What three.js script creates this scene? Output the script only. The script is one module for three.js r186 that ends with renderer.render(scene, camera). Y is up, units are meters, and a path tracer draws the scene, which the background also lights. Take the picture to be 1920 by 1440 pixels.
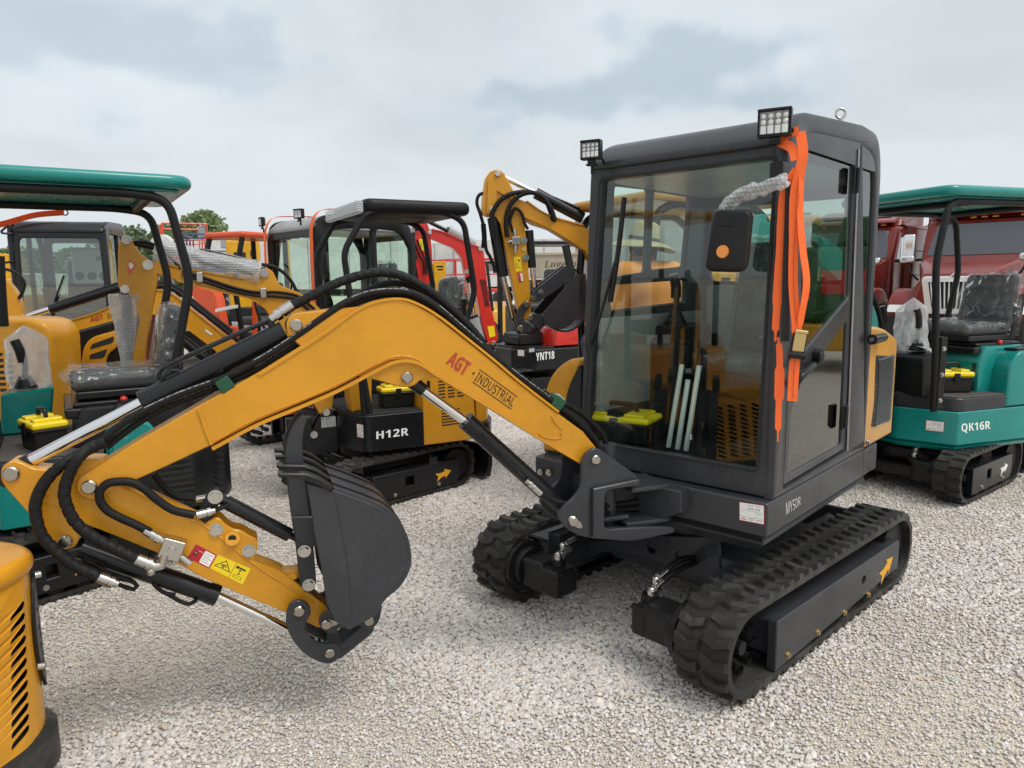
import * as THREE from 'three';
import { mergeGeometries, toCreasedNormals, mergeVertices } from 'three/addons/utils/BufferGeometryUtils.js';
import { RoundedBoxGeometry } from 'three/addons/geometries/RoundedBoxGeometry.js';
import { MarchingCubes } from 'three/addons/objects/MarchingCubes.js';

// ---------------------------------------------------------------- camera, sky, sun, exposure
const scene = new THREE.Scene();
const camera = new THREE.PerspectiveCamera(56.3, 4 / 3, 0.05, 1500);
camera.position.set(0, 1.6, 0);
camera.rotation.set(-0.14399, 0, -0.01117);
const renderer = new THREE.WebGLRenderer({ antialias: true });
renderer.setSize(1024, 768);
renderer.toneMapping = THREE.LinearToneMapping;
renderer.toneMappingExposure = 1.25;
renderer.shadowMap.enabled = true;

const SUN = new THREE.Vector3(0.42, 0.86, 0.3).normalize();
const rnd32 = (a) => () => { a |= 0; a = (a + 0x6d2b79f5) | 0; let t = Math.imul(a ^ (a >>> 15), 1 | a); t = (t + Math.imul(t ^ (t >>> 7), 61 | t)) ^ t; return ((t ^ (t >>> 14)) >>> 0) / 4294967296; };
function hash(x, y, s) { let h = Math.imul(x | 0, 374761393) + Math.imul(y | 0, 668265263) + Math.imul(s | 0, 1274126177); h = Math.imul(h ^ (h >>> 13), 1274126177); return ((h ^ (h >>> 16)) >>> 0) / 4294967296; }
function vnoise(x, y, s, per = 0) {
  const xi = Math.floor(x), yi = Math.floor(y), fx = x - xi, fy = y - yi, u = fx * fx * (3 - 2 * fx), v = fy * fy * (3 - 2 * fy);
  const w = (a) => (per ? ((a % per) + per) % per : a), h = (a, b) => hash(w(a), w(b), s);
  return (h(xi, yi) * (1 - u) + h(xi + 1, yi) * u) * (1 - v) + (h(xi, yi + 1) * (1 - u) + h(xi + 1, yi + 1) * u) * v;
}
function fbm(x, y, s, o = 5, per = 0) { let a = 0.5, r = 0, n = 0; for (let i = 0; i < o; i++) { r += a * vnoise(x, y, s + i * 17, per); n += a; a *= 0.5; x *= 2; y *= 2; per *= 2; } return r / n; }
const clamp = (x, a = 0, b = 1) => Math.min(b, Math.max(a, x)), sstep = (a, b, x) => { const t = clamp((x - a) / (b - a)); return t * t * (3 - 2 * t); };

{ // bright hazy overcast sky with a few blue-grey openings
  const W = 1536, H = 768, d = new Float32Array(W * H * 4);
  const holes = [[[.191,.296,-1.053], .20, .085, 1], [[.28,.313,-1.056], .14, .05, .75], [[.079,.304,-1.055], .10, .05, .7], [[-.574,.349,-1.061], .20, .08, .9], [[-.486,.3,-1.054], .17, .05, .75], [[-.686,.357,-1.062], .14, .09, .85], [[-.366,.331,-1.059], .05, .06, .8], [[.447,.286,-1.052], .05, .035, .5], [[-.055,.229,-1.044], .09, .025, .4], [[-.152,.248,-1.046], .05, .02, .35], [[-.7, .4, .6], .3, .1, .7], [[.6, .5, .7], .25, .12, .7], [[.1, .8, .6], .3, .2, .6], [[-.9, .3, -.2], .2, .08, .6]];
  for (const h of holes) { const l = Math.hypot(...h[0]); h[0] = h[0].map((c) => c / l); }
  for (let j = 0; j < H; j++) for (let i = 0; i < W; i++) {
    const v = (j + .5) / H, u = (i + .5) / W, el = (v - .5) * Math.PI, az = (u - .5) * 2 * Math.PI;
    const y = Math.sin(el), c = Math.cos(el), x = c * Math.cos(az), z = c * Math.sin(az), k = (j * W + i) * 4;
    let r, g, b;
    if (y < -0.02) { r = .40; g = .38; b = .35; } else {
      const yy = Math.max(y, 0), t = Math.pow(yy, .55);
      r = .615 - .10 * t; g = .66 - .105 * t; b = .685 - .095 * t;
      const q = 1 / (yy + .22), n1 = fbm(x * q * 1.5 + 9.3, z * q * 1.5 + 4.1, 3, 6), n2 = fbm(x * q * 4.2, z * q * 4.2, 11, 5);
      const cl = (sstep(.35, .68, n1) - .5) * .15 + (n2 - .5) * .12, f = 1 + cl * sstep(.0, .25, yy);
      r *= f; g *= f; b *= f;
      let m = 0;
      for (const [h, wx, wy, s] of holes) {
        const hl = Math.hypot(h[0], h[2]), da = Math.atan2(x * h[2] - z * h[0], x * h[0] + z * h[2]), de = Math.asin(y) - Math.asin(h[1]);
        const e = Math.hypot(da * hl / wx, de / wy) + (n2 - .5) * 2.2 + (fbm(x * 14 + z * 3, y * 22, 41, 5) - .5) * 1.7;
        m = Math.max(m, s * (1 - sstep(.25, 1.3, e)));
      }
      const rim = m > 0 ? m * (1 - m) * .25 : 0;
      m *= .72; r = r * (1 - m) + .37 * m + rim * .5; g = g * (1 - m) + .465 * m + rim * .5; b = b * (1 - m) + .545 * m + rim * .5;
      const sd = Math.max(0, x * SUN.x + y * SUN.y + z * SUN.z), gl = .8 * Math.pow(sd, 5) + .5 * Math.pow(sd, 24);
      r += gl * 1.25; g += gl * 1.22; b += gl * 1.16;
    }
    d[k] = r; d[k + 1] = g; d[k + 2] = b; d[k + 3] = 1;
  }
  const t = new THREE.DataTexture(d, W, H, THREE.RGBAFormat, THREE.FloatType);
  t.mapping = THREE.EquirectangularReflectionMapping; t.magFilter = THREE.LinearFilter; t.needsUpdate = true;
  scene.background = t; scene.environment = t;
}
const sun = new THREE.DirectionalLight(new THREE.Color(1, .965, .9), 1.0);
sun.position.copy(SUN).multiplyScalar(60); sun.castShadow = true; sun.shadow.radius = 36;
Object.assign(sun.shadow.camera, { left: -20, right: 20, top: 20, bottom: -20, near: 1, far: 140 });
sun.shadow.mapSize.set(4096, 4096);
scene.add(sun, sun.target);

// ---------------------------------------------------------------- textures and materials
function dataTex(N, f, srgb) {
  const d = new Uint8Array(N * N * 4);
  for (let j = 0; j < N; j++) for (let i = 0; i < N; i++) { const c = f(i / N, j / N), k = (j * N + i) * 4; d[k] = clamp(c[0]) * 255; d[k + 1] = clamp(c[1]) * 255; d[k + 2] = clamp(c[2]) * 255; d[k + 3] = 255; }
  const t = new THREE.DataTexture(d, N, N); t.wrapS = t.wrapT = THREE.RepeatWrapping; t.magFilter = THREE.LinearFilter; t.needsUpdate = true;
  if (srgb) t.colorSpace = THREE.SRGBColorSpace; return t;
}
const rep = (t, k) => { const c = t.clone(); c.repeat.set(k, k); c.needsUpdate = true; return c; };
// worn-paint mask: r bump, g roughness, b colour tone
const wear = dataTex(512, (u, v) => { const a = fbm(u * 6, v * 6, 5, 6, 6), b = fbm(u * 24, v * 24, 8, 4, 24), s = fbm(u * 4, v * 40, 71, 3, 4); return [b, .62 + .5 * (a - .35) + .2 * (s - .5), 0]; });
const tone = dataTex(512, (u, v) => { const a = fbm(u * 5, v * 5, 21, 6, 5), b = fbm(u * 40, v * 40, 28, 2, 40), s1 = vnoise(u * 8 + v * 2, v * 240, 33), k = .86 + .26 * (a - .4) + .08 * (b - .5) + .10 * sstep(.965, .99, s1); return [k + .02, k, k - .015]; });
const dust = dataTex(512, (u, v) => { const a = fbm(u * 7, v * 7, 121, 5, 7), b = fbm(u * 50, v * 50, 128, 2, 50), k = .42 + .5 * sstep(.45, .75, a + .25 * (b - .5)) + .12 * (b - .5); return [k, k * .97, k * .91]; });
const scuff = dataTex(1024, (u, v) => { const a = fbm(u * 5, v * 5, 221, 6, 5), b = fbm(u * 60, v * 60, 228, 2, 60), s1 = vnoise(u * 9 + v * 3, v * 260, 231), s2 = vnoise(u * 220, v * 7 + u * 3, 237), m = fbm(u * 3, v * 3, 241, 3, 3), k = .60 + .16 * (a - .4) + .10 * (b - .5) + .26 * sstep(.50, .80, a + .2 * (b - .5)) * sstep(.35, .7, m) + .30 * sstep(.955, .99, s1) * sstep(.5, .7, m) + .25 * sstep(.965, .99, s2) * sstep(.55, .7, a); return [k * 1.01, k, k * .975]; });
const bubble = dataTex(256, (u, v) => { const n = 14, x = u * n, y = v * n, o = Math.floor(y) % 2 ? .5 : 0, dx = ((x + o) % 1) - .5, dy = (y % 1) - .5, h = Math.sqrt(Math.max(0, 1 - (dx * dx + dy * dy) * 5.5)); return [h, .8 - h * .5, h]; });
const crinkle = dataTex(512, (u, v) => { const w = fbm(u * 5, v * 5, 51, 5, 5), r = 1 - Math.abs(2 * fbm(u * 7 + w, v * 7, 61, 4, 0) - 1), q = 1 - Math.abs(2 * fbm(u * 4, v * 4, 77, 4, 4) - 1); const k = Math.pow(r, 3) * .5 + Math.pow(q, 5) * .6; return [k, k, k]; });
const weave = dataTex(128, (u, v) => { const k = .5 + .25 * Math.sin(u * 6.283 * 16) * Math.sin(v * 6.283 * 16) + .2 * Math.sin((u + v) * 6.283 * 8); return [k, k, k]; });
const std = (c, rough, metal = 0, o = {}) => new THREE.MeshPhysicalMaterial({ color: new THREE.Color().setRGB(...c), roughness: rough, metalness: metal, side: THREE.DoubleSide, ...o });
const paint = (c, rough = .42, coat = .35, map = tone) => std(c, rough, 0, { map, roughnessMap: wear, bumpMap: wear, bumpScale: .00025, clearcoat: coat, clearcoatRoughness: .18, specularIntensity: .6 });
const M = {
  yellow: paint([.70, .322, .020], .42, .22), yellowPale: paint([.66, .33, .06], .42, .3), gray: paint([.062, .065, .076], .48, .12, scuff), black: paint([.017, .0178, .021], .42, .15, scuff), blackMat: std([.014, .0145, .016], .7, 0, { map: tone, roughnessMap: wear, specularIntensity: .5 }),
  teal: paint([.008, .27, .25], .38, .4), red: paint([.68, .030, .020], .38, .5), orange: paint([.80, .098, .022], .45, .3), maroon: paint([.21, .026, .02], .4, .25), blue: paint([.02, .09, .26], .45, .3), white: paint([.72, .73, .73], .5, .2), greyLt: paint([.36, .37, .38], .5, .1), bright: paint([.78, .40, .01], .45, .3),
  rubber: std([.066, .065, .064], .68, 0, { specularIntensity: .5, map: dust, roughnessMap: wear, bumpMap: wear, bumpScale: .001 }), hose: std([.010, .010, .011], .55, 0, { map: tone, specularIntensity: .5 }), plastic: std([.012, .012, .013], .48, 0, { specularIntensity: .6, map: tone, roughnessMap: wear }),
  chrome: std([.78, .78, .79], .09, 1), silver: std([.80, .81, .82], .3, .35), zinc: std([.62, .62, .60], .32, 1, { roughnessMap: wear, map: tone }), pin: std([.50, .48, .44], .38, 1, { roughnessMap: wear, map: tone }), brass: std([.62, .45, .20], .35, 1), steel: std([.40, .40, .41], .4, 1, { map: tone }),
  boxYellow: std([.88, .66, .006], .35, 0, { clearcoat: .2 }), green: std([.004, .07, .03], .45), strap: std([1.0, .16, .03], .75, 0, { bumpMap: weave, bumpScale: .0012 }), label: std([.8, .8, .78], .5), arrowY: std([.82, .40, .02], .5), arrowW: std([.8, .8, .78], .5),
  led: std([.86, .87, .84], .18, .35), lens: std([.95, .95, .95], .05, 0, { transmission: .85, thickness: 0 }), amber: std([.9, .28, .01], .25, 0, { clearcoat: 1 }),
  seat: std([.05, .052, .056], .6, 0, { bumpMap: wear, bumpScale: .002 }), mat: std([.085, .072, .066], .7, 0, { bumpMap: weave, bumpScale: .004 }), padBlack: std([.018, .018, .019], .75),
  glass: std([.80, .93, .865], .015, 0, { transmission: 1, thickness: 0, ior: 1.52 }), glassDoor: std([.46, .55, .50], .015, 0, { transmission: 1, thickness: 0, ior: 2.3 }), glassFront: std([.84, .94, .89], .015, 0, { transmission: 1, thickness: 0, ior: 1.75 }), glassDark: std([.10, .12, .13], .04, 0, { transmission: 1, thickness: 0, ior: 1.55 }), glassTruck: std([.05, .055, .065], .05, 0, { clearcoat: 1 }),
  film: std([.97, .98, .98], .17, 0, { transmission: .97, thickness: 0, ior: 1.45, bumpMap: crinkle, bumpScale: .06 }), bag: std([.96, .97, .98], .40, 0, { transmission: .75, thickness: 0, bumpMap: crinkle, bumpScale: .03 }),
  wrap: std([.93, .94, .95], .28, 0, { transmission: .62, thickness: 0, bumpMap: rep(bubble, 5), bumpScale: .006 }), skin: std([.36, .17, .105], .6), hair: std([.02, .015, .012], .8), shirt: std([.88, .33, .09], .85, 0, { bumpMap: weave, bumpScale: .001, sheen: .3 }), straw: std([.40, .32, .19], .85, 0, { bumpMap: rep(weave, 4), bumpScale: .003 }), jeans: std([.05, .07, .13], .9),
};
for (const k in M) M[k].name = k;

// ---------------------------------------------------------------- geometry helpers
const V = (x, y, z) => new THREE.Vector3(x, y, z), v3 = (p) => (p.isVector3 ? p.clone() : new THREE.Vector3(p[0], p[1], p[2] ?? 0));
function norm(g) { // one layout for all: position, normal, uv (metres, by the dominant axis)
  let n = g.index ? g.toNonIndexed() : g;
  if (!n.attributes.normal) n.computeVertexNormals();
  for (const k of Object.keys(n.attributes)) if (!['position', 'normal', 'uv'].includes(k)) n.deleteAttribute(k);
  if (!g.userData.keepUV) {
    const p = n.attributes.position, m = n.attributes.normal, uv = new Float32Array(p.count * 2);
    for (let i = 0; i < p.count; i += 3) {
      let a = 0, b = 0, c = 0; for (let j = 0; j < 3; j++) { a += Math.abs(m.getX(i + j)); b += Math.abs(m.getY(i + j)); c += Math.abs(m.getZ(i + j)); }
      for (let j = 0; j < 3; j++) { const k = i + j, x = p.getX(k), y = p.getY(k), z = p.getZ(k), q = a > b && a > c ? [z, y] : b > c ? [x, z] : [x, y]; uv[k * 2] = q[0] * .9 + .37; uv[k * 2 + 1] = q[1] * .9 + .11; }
    }
    n.setAttribute('uv', new THREE.BufferAttribute(uv, 2));
  }
  return n;
}
function numbered(parent, name) { if (parent !== scene) return name; const c = (numbered.c ??= {}); c[name] = (c[name] ?? -1) + 1; return c[name] ? name + '_' + String(c[name]).padStart(3, '0') : name; }
const flat = (a) => (Array.isArray(a) ? a.flat(Infinity) : [a]);
function obj(name, geos, mat, parent = scene) {
  const l = flat(geos).filter(Boolean).map(norm), g = l.length > 1 ? mergeGeometries(l) : l[0];
  const m = new THREE.Mesh(g, mat); m.name = numbered(parent, name); m.castShadow = m.receiveShadow = true; parent.add(m); return m;
}
// the same for several alike pieces, each a mesh of its own
function objs(name, items, mat, parent, xf = (g) => flat(g)) { return items.map((g) => obj(name, xf(g), mat, parent)); }
function tag(o, label, category, group, kind) { Object.assign(o.userData, { label, category }); if (group) o.userData.group = group; if (kind) o.userData.kind = kind; return o; }
function thing(name, label, category, [x, y, z, ry = 0], group) { const g = new THREE.Group(); g.name = numbered(scene, name); g.position.set(x, y, z); g.rotation.y = ry; scene.add(g); return tag(g, label, category, group); }
const fm = ([x, y, z, ry = 0]) => new THREE.Matrix4().makeRotationY(ry).setPosition(x, y, z);
const inF = (m, geos) => flat(geos).filter(Boolean).map((g) => g.applyMatrix4(m));
function shapeOf(pts, holes = []) {
  const path = (P, s) => {
    const n = P.length;
    for (let i = 0; i < n; i++) {
      const a = P[(i + n - 1) % n], b = P[i], c = P[(i + 1) % n], r = b[2] ?? 0;
      if (!r) { i ? s.lineTo(b[0], b[1]) : s.moveTo(b[0], b[1]); continue; }
      const la = Math.hypot(a[0] - b[0], a[1] - b[1]), lc = Math.hypot(c[0] - b[0], c[1] - b[1]), ra = Math.min(r, la * .49), rc = Math.min(r, lc * .49);
      const p = [b[0] + (a[0] - b[0]) * ra / la, b[1] + (a[1] - b[1]) * ra / la], q = [b[0] + (c[0] - b[0]) * rc / lc, b[1] + (c[1] - b[1]) * rc / lc];
      i ? s.lineTo(...p) : s.moveTo(...p); s.quadraticCurveTo(b[0], b[1], ...q);
    }
    s.closePath(); return s;
  };
  const s = path(pts, new THREE.Shape()); for (const h of holes) s.holes.push(h.isPath ? h : path(h, new THREE.Path())); return s;
}
const disc = (x, y, r) => { const p = new THREE.Path(); p.absarc(x, y, r, 0, Math.PI * 2); p.isPath = true; return p; };
function toAxis(g, ax) { if (ax === 'x') g.rotateY(-Math.PI / 2); else if (ax === 'y') g.rotateX(Math.PI / 2); return g; }
// polygon in the plane across an axis ('x': [z,y], 'y': [x,z], 'z': [x,y]) extruded along it from a to b
function ext(pts, ax, a, b, { bevel = .003, seg = 1, holes = [], curve = 6 } = {}) {
  let z0 = Math.min(a, b), z1 = Math.max(a, b); if (ax !== 'z') [z0, z1] = [-z1, -z0];
  const bv = Math.min(bevel, (z1 - z0) * .45);
  const g = new THREE.ExtrudeGeometry(shapeOf(pts, holes), { depth: z1 - z0 - 2 * bv, bevelEnabled: bv > 0, bevelSize: bv, bevelThickness: bv, bevelOffset: -bv, bevelSegments: seg, curveSegments: curve });
  g.translate(0, 0, z0 + bv); toAxis(g, ax); return toCreasedNormals(g, .6);
}
function sheet(pts, ax, at, holes = []) { const g = new THREE.ShapeGeometry(shapeOf(pts, holes), 6); g.translate(0, 0, ax === 'z' ? at : -at); return toAxis(g, ax); }
function box(x0, x1, y0, y1, z0, z1, r = .004) { const w = x1 - x0, h = y1 - y0, d = z1 - z0; const g = r > 0 ? new RoundedBoxGeometry(w, h, d, r > .012 ? 3 : 1, Math.min(r, Math.min(w, h, d) * .49)) : new THREE.BoxGeometry(w, h, d); return g.translate((x0 + x1) / 2, (y0 + y1) / 2, (z0 + z1) / 2); }
function cyl(p, q, r, r2 = r, n = 20, open = false) { p = v3(p); q = v3(q); const d = q.clone().sub(p), g = new THREE.CylinderGeometry(r2, r, d.length(), n, 1, open); g.applyQuaternion(new THREE.Quaternion().setFromUnitVectors(V(0, 1, 0), d.normalize())); const m = p.add(q).multiplyScalar(.5); return g.translate(m.x, m.y, m.z); }
const ball = (p, r, n = 12) => new THREE.SphereGeometry(r, n, n).translate(...p);
const AX = { x: [1, 0, 0], y: [0, 1, 0], z: [0, 0, 1] };
function pinAt(p, ax, r, l, n = 24) { const d = AX[ax], q = p.map((c, i) => c + d[i] * l), e = Math.min(.004, r * .25); return [cyl(p, q, r, r, n), cyl(q, q.map((c, i) => c + d[i] * e), r, r - e, n)]; }
function bolt(p, ax, r, sgn = 1) { const d = AX[ax].map((c) => c * sgn), at = (k) => p.map((c, i) => c + d[i] * k); return [cyl(p, at(r * .25), r * 1.35, r * 1.35, 16), cyl(at(r * .25), at(r * .95), r, r * .97, 6)]; }
// tube swept along points; rib > 0 gives a spiral-wrapped hose
function sweep(pts, r, { n = 0, m = 10, rib = 0, pitch = .028, tight = false, bend = 0, closed = false } = {}) {
  let P = pts.map(v3);
  if (bend) { // straight runs with rounded bends
    const Q = [P[0]];
    for (let i = 1; i < P.length - 1; i++) { const a = P[i - 1], b = P[i], c = P[i + 1], k = Math.min(bend, a.distanceTo(b) * .45, b.distanceTo(c) * .45), s = b.clone().lerp(a, k / a.distanceTo(b)), e = b.clone().lerp(c, k / b.distanceTo(c)); for (let j = 0; j <= 6; j++) { const t = j / 6; Q.push(s.clone().multiplyScalar((1 - t) * (1 - t)).addScaledVector(b, 2 * t * (1 - t)).addScaledVector(e, t * t)); } }
    Q.push(P[P.length - 1]); P = Q;
  }
  const path = new THREE.CatmullRomCurve3(P, closed, 'centripetal');
  let S; if (bend) S = P; else { const L = path.getLength(), k = n || Math.max(8, Math.ceil(rib ? L / (pitch / 5) : Math.min(90, L / .018))); S = path.getSpacedPoints(k); }
  const pos = [], idx = [], uvs = []; let up = V(0, 1, 0), acc = 0;
  for (let i = 0; i < S.length; i++) {
    const t = S[Math.min(i + 1, S.length - 1)].clone().sub(S[Math.max(i - 1, 0)]).normalize();
    if (!i && Math.abs(t.y) > .9) up.set(1, 0, 0);
    const s = V().crossVectors(t, up).normalize(); up = V().crossVectors(s, t).normalize(); if (i) acc += S[i].distanceTo(S[i - 1]);
    for (let j = 0; j <= m; j++) { const a = j / m * Math.PI * 2, ph = rib ? ((acc / pitch + j / m) % 1) : 0, rr = r * (rib ? 1 + rib * (ph < .16 ? -1 : .15) : 1); pos.push(S[i].x + (s.x * Math.cos(a) + up.x * Math.sin(a)) * rr, S[i].y + (s.y * Math.cos(a) + up.y * Math.sin(a)) * rr, S[i].z + (s.z * Math.cos(a) + up.z * Math.sin(a)) * rr); uvs.push(acc, j / m); }
  }
  const w = m + 1;
  for (let i = 0; i < S.length - 1; i++) for (let j = 0; j < m; j++) { const a = i * w + j, b = a + w; idx.push(a, b, a + 1, b, b + 1, a + 1); }
  for (const e of [0, S.length - 1]) { const c = pos.length / 3; pos.push(S[e].x, S[e].y, S[e].z); uvs.push(0, 0); for (let j = 0; j < m; j++) e ? idx.push(c, e * w + j + 1, e * w + j) : idx.push(c, j, j + 1); }
  const g = new THREE.BufferGeometry(); g.setAttribute('position', new THREE.Float32BufferAttribute(pos, 3)); g.setAttribute('uv', new THREE.Float32BufferAttribute(uvs, 2)); g.setIndex(idx);
  const q = toCreasedNormals(g, rib ? .9 : 1.0); return q;
}
function ribbon(pts, w, dir, th = .003) { // flat webbing; dir = width direction, one or one per point
  const P = pts.map(v3), path = new THREE.CatmullRomCurve3(P, false, 'centripetal'), n = P.length * 6, pos = [], idx = [];
  for (let i = 0; i <= n; i++) {
    const t = i / n, c = path.getPoint(t), ta = path.getTangent(t); let d;
    if (dir.isVector3) d = dir.clone(); else { const f = t * (dir.length - 1), k = Math.min(dir.length - 2, Math.floor(f)); d = dir[k].clone().lerp(dir[k + 1], f - k); }
    d.addScaledVector(ta, -d.dot(ta)).normalize(); const nn = V().crossVectors(d, ta).normalize(), ww = typeof w === 'number' ? w : w[Math.min(w.length - 1, Math.round(t * (w.length - 1)))];
    for (const [a, b] of [[-1, -1], [1, -1], [1, 1], [-1, 1]]) pos.push(c.x + d.x * a * ww / 2 + nn.x * b * th / 2, c.y + d.y * a * ww / 2 + nn.y * b * th / 2, c.z + d.z * a * ww / 2 + nn.z * b * th / 2);
  }
  for (let i = 0; i < n; i++) for (let j = 0; j < 4; j++) { const a = i * 4 + j, b = i * 4 + (j + 1) % 4; idx.push(a, a + 4, b, b, a + 4, b + 4); }
  const g = new THREE.BufferGeometry(); g.setAttribute('position', new THREE.Float32BufferAttribute(pos, 3)); g.setIndex(idx); return toCreasedNormals(g, .7);
}
function quad(p, lift = 0) { // four corners tl, tr, br, bl with the print's own uv
  const [a, b, c, d] = p.map(v3), n = V().crossVectors(d.clone().sub(a), b.clone().sub(a)).normalize().multiplyScalar(lift); for (const q of [a, b, c, d]) q.add(n);
  const g = new THREE.BufferGeometry(); g.setAttribute('position', new THREE.Float32BufferAttribute([a, b, c, d].flatMap((q) => q.toArray()), 3)); g.setAttribute('uv', new THREE.Float32BufferAttribute([0, 1, 1, 1, 1, 0, 0, 0], 2)); g.setIndex([0, 3, 1, 1, 3, 2]); g.computeVertexNormals(); g.userData.keepUV = true; const n2 = g.toNonIndexed(); n2.userData.keepUV = true; return n2;
}
function canvasMat(w, h, draw, o = {}) {
  const c = document.createElement('canvas'); c.width = w; c.height = h; const x = c.getContext('2d'); draw(x, w, h);
  const t = new THREE.CanvasTexture(c); t.colorSpace = THREE.SRGBColorSpace; return new THREE.MeshStandardMaterial({ map: t, roughness: .5, side: THREE.DoubleSide, ...o });
}
function print(text, color, { w = 512, h = 128, font = 'bold 110px sans-serif', sx = 1 } = {}) { // lettering on a clear ground
  return canvasMat(w, h, (x) => { x.clearRect(0, 0, w, h); x.fillStyle = color; x.textAlign = 'center'; x.textBaseline = 'middle'; x.font = font; x.translate(w / 2, h / 2); const tw = x.measureText(text).width; x.scale(Math.min(sx, w * .97 / tw), 1); x.fillText(text, 0, 4); }, { transparent: true });
}
const warn = canvasMat(256, 180, (x) => { x.fillStyle = '#f2d21a'; x.fillRect(0, 0, 256, 180); x.strokeStyle = '#222'; x.lineWidth = 7; x.beginPath(); x.moveTo(75, 28); x.lineTo(132, 128); x.lineTo(18, 128); x.closePath(); x.stroke(); x.fillStyle = '#222'; x.fillRect(58, 78, 36, 12); x.fillRect(52, 94, 48, 8); x.beginPath(); x.arc(75, 112, 8, 0, 7); x.fill(); x.lineWidth = 2; x.strokeRect(146, 4, 1, 172); x.fillRect(158, 36, 74, 18); x.fillRect(158, 28, 20, 34); x.fillRect(194, 62, 5, 44); x.beginPath(); x.moveTo(184, 72); x.lineTo(196, 56); x.lineTo(209, 72); x.fill(); x.beginPath(); x.moveTo(184, 98); x.lineTo(196, 114); x.lineTo(209, 98); x.fill(); x.lineWidth = 4; x.strokeRect(168, 126, 58, 26); });
const danger = canvasMat(192, 128, (x) => { x.fillStyle = '#b3202f'; x.fillRect(0, 0, 192, 128); x.fillStyle = '#f4f1ec'; x.fillRect(96, 10, 88, 108); x.fillStyle = '#111'; x.beginPath(); x.moveTo(36, 48); x.lineTo(56, 84); x.lineTo(16, 84); x.fill(); x.fillStyle = '#fff'; x.fillRect(34, 58, 4, 14); x.fillStyle = '#555'; for (let i = 0; i < 5; i++) x.fillRect(104, 26 + i * 18, 70 - (i % 2) * 18, 4); x.fillStyle = '#e9b8bd'; x.fillRect(48, 34, 40, 5); });
const tagMat = (txt, txt2) => canvasMat(320, 256, (x) => { x.fillStyle = '#f5f4f1'; x.fillRect(0, 0, 320, 256); x.strokeStyle = '#c2303a'; x.lineWidth = 10; x.strokeRect(4, 4, 312, 248); x.fillStyle = '#333'; x.font = 'italic 44px sans-serif'; x.fillText(txt, 104, 92); x.font = 'italic 30px sans-serif'; x.fillText(txt2, 226, 226); x.fillStyle = '#888'; x.fillRect(14, 108, 292, 3); x.fillRect(14, 186, 292, 3); x.fillRect(214, 108, 3, 130); for (const [a, b, c] of [[106, 30, 80], [210, 30, 70], [226, 128, 60], [30, 202, 50], [120, 202, 70], [120, 222, 60]]) x.fillRect(a, b, c, 7); x.fillStyle = '#c2303a'; x.fillRect(30, 222, 60, 10); });

// ---------------------------------------------------------------- parts shared by the diggers
// endless rubber track round two wheels: frame z along, x across; returns { belt, lugs }
function trackPath(zf, zr, y0, y1, rise = 0) { // front and rear wheel centres
  const R = (y1 - y0) / 2, yc = (y0 + y1) / 2, Ls = zf - zr, C = Math.PI * R, T = 2 * Ls + 2 * C;
  return { T, R, at(s, h = 0) { s = ((s % T) + T) % T; let z, y, nz, ny; if (s < Ls) { z = zr + s; y = yc + R; nz = 0; ny = 1; } else if (s < Ls + C) { const a = (s - Ls) / R; nz = Math.sin(a); ny = Math.cos(a); z = zf + nz * R; y = yc + ny * R; } else if (s < 2 * Ls + C) { z = zf - (s - Ls - C); y = yc - R; nz = 0; ny = -1; } else { const a = (s - 2 * Ls - C) / R; nz = -Math.sin(a); ny = -Math.cos(a); z = zr + nz * R; y = yc + ny * R; } return [z + nz * h, y + ny * h]; } };
}
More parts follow.
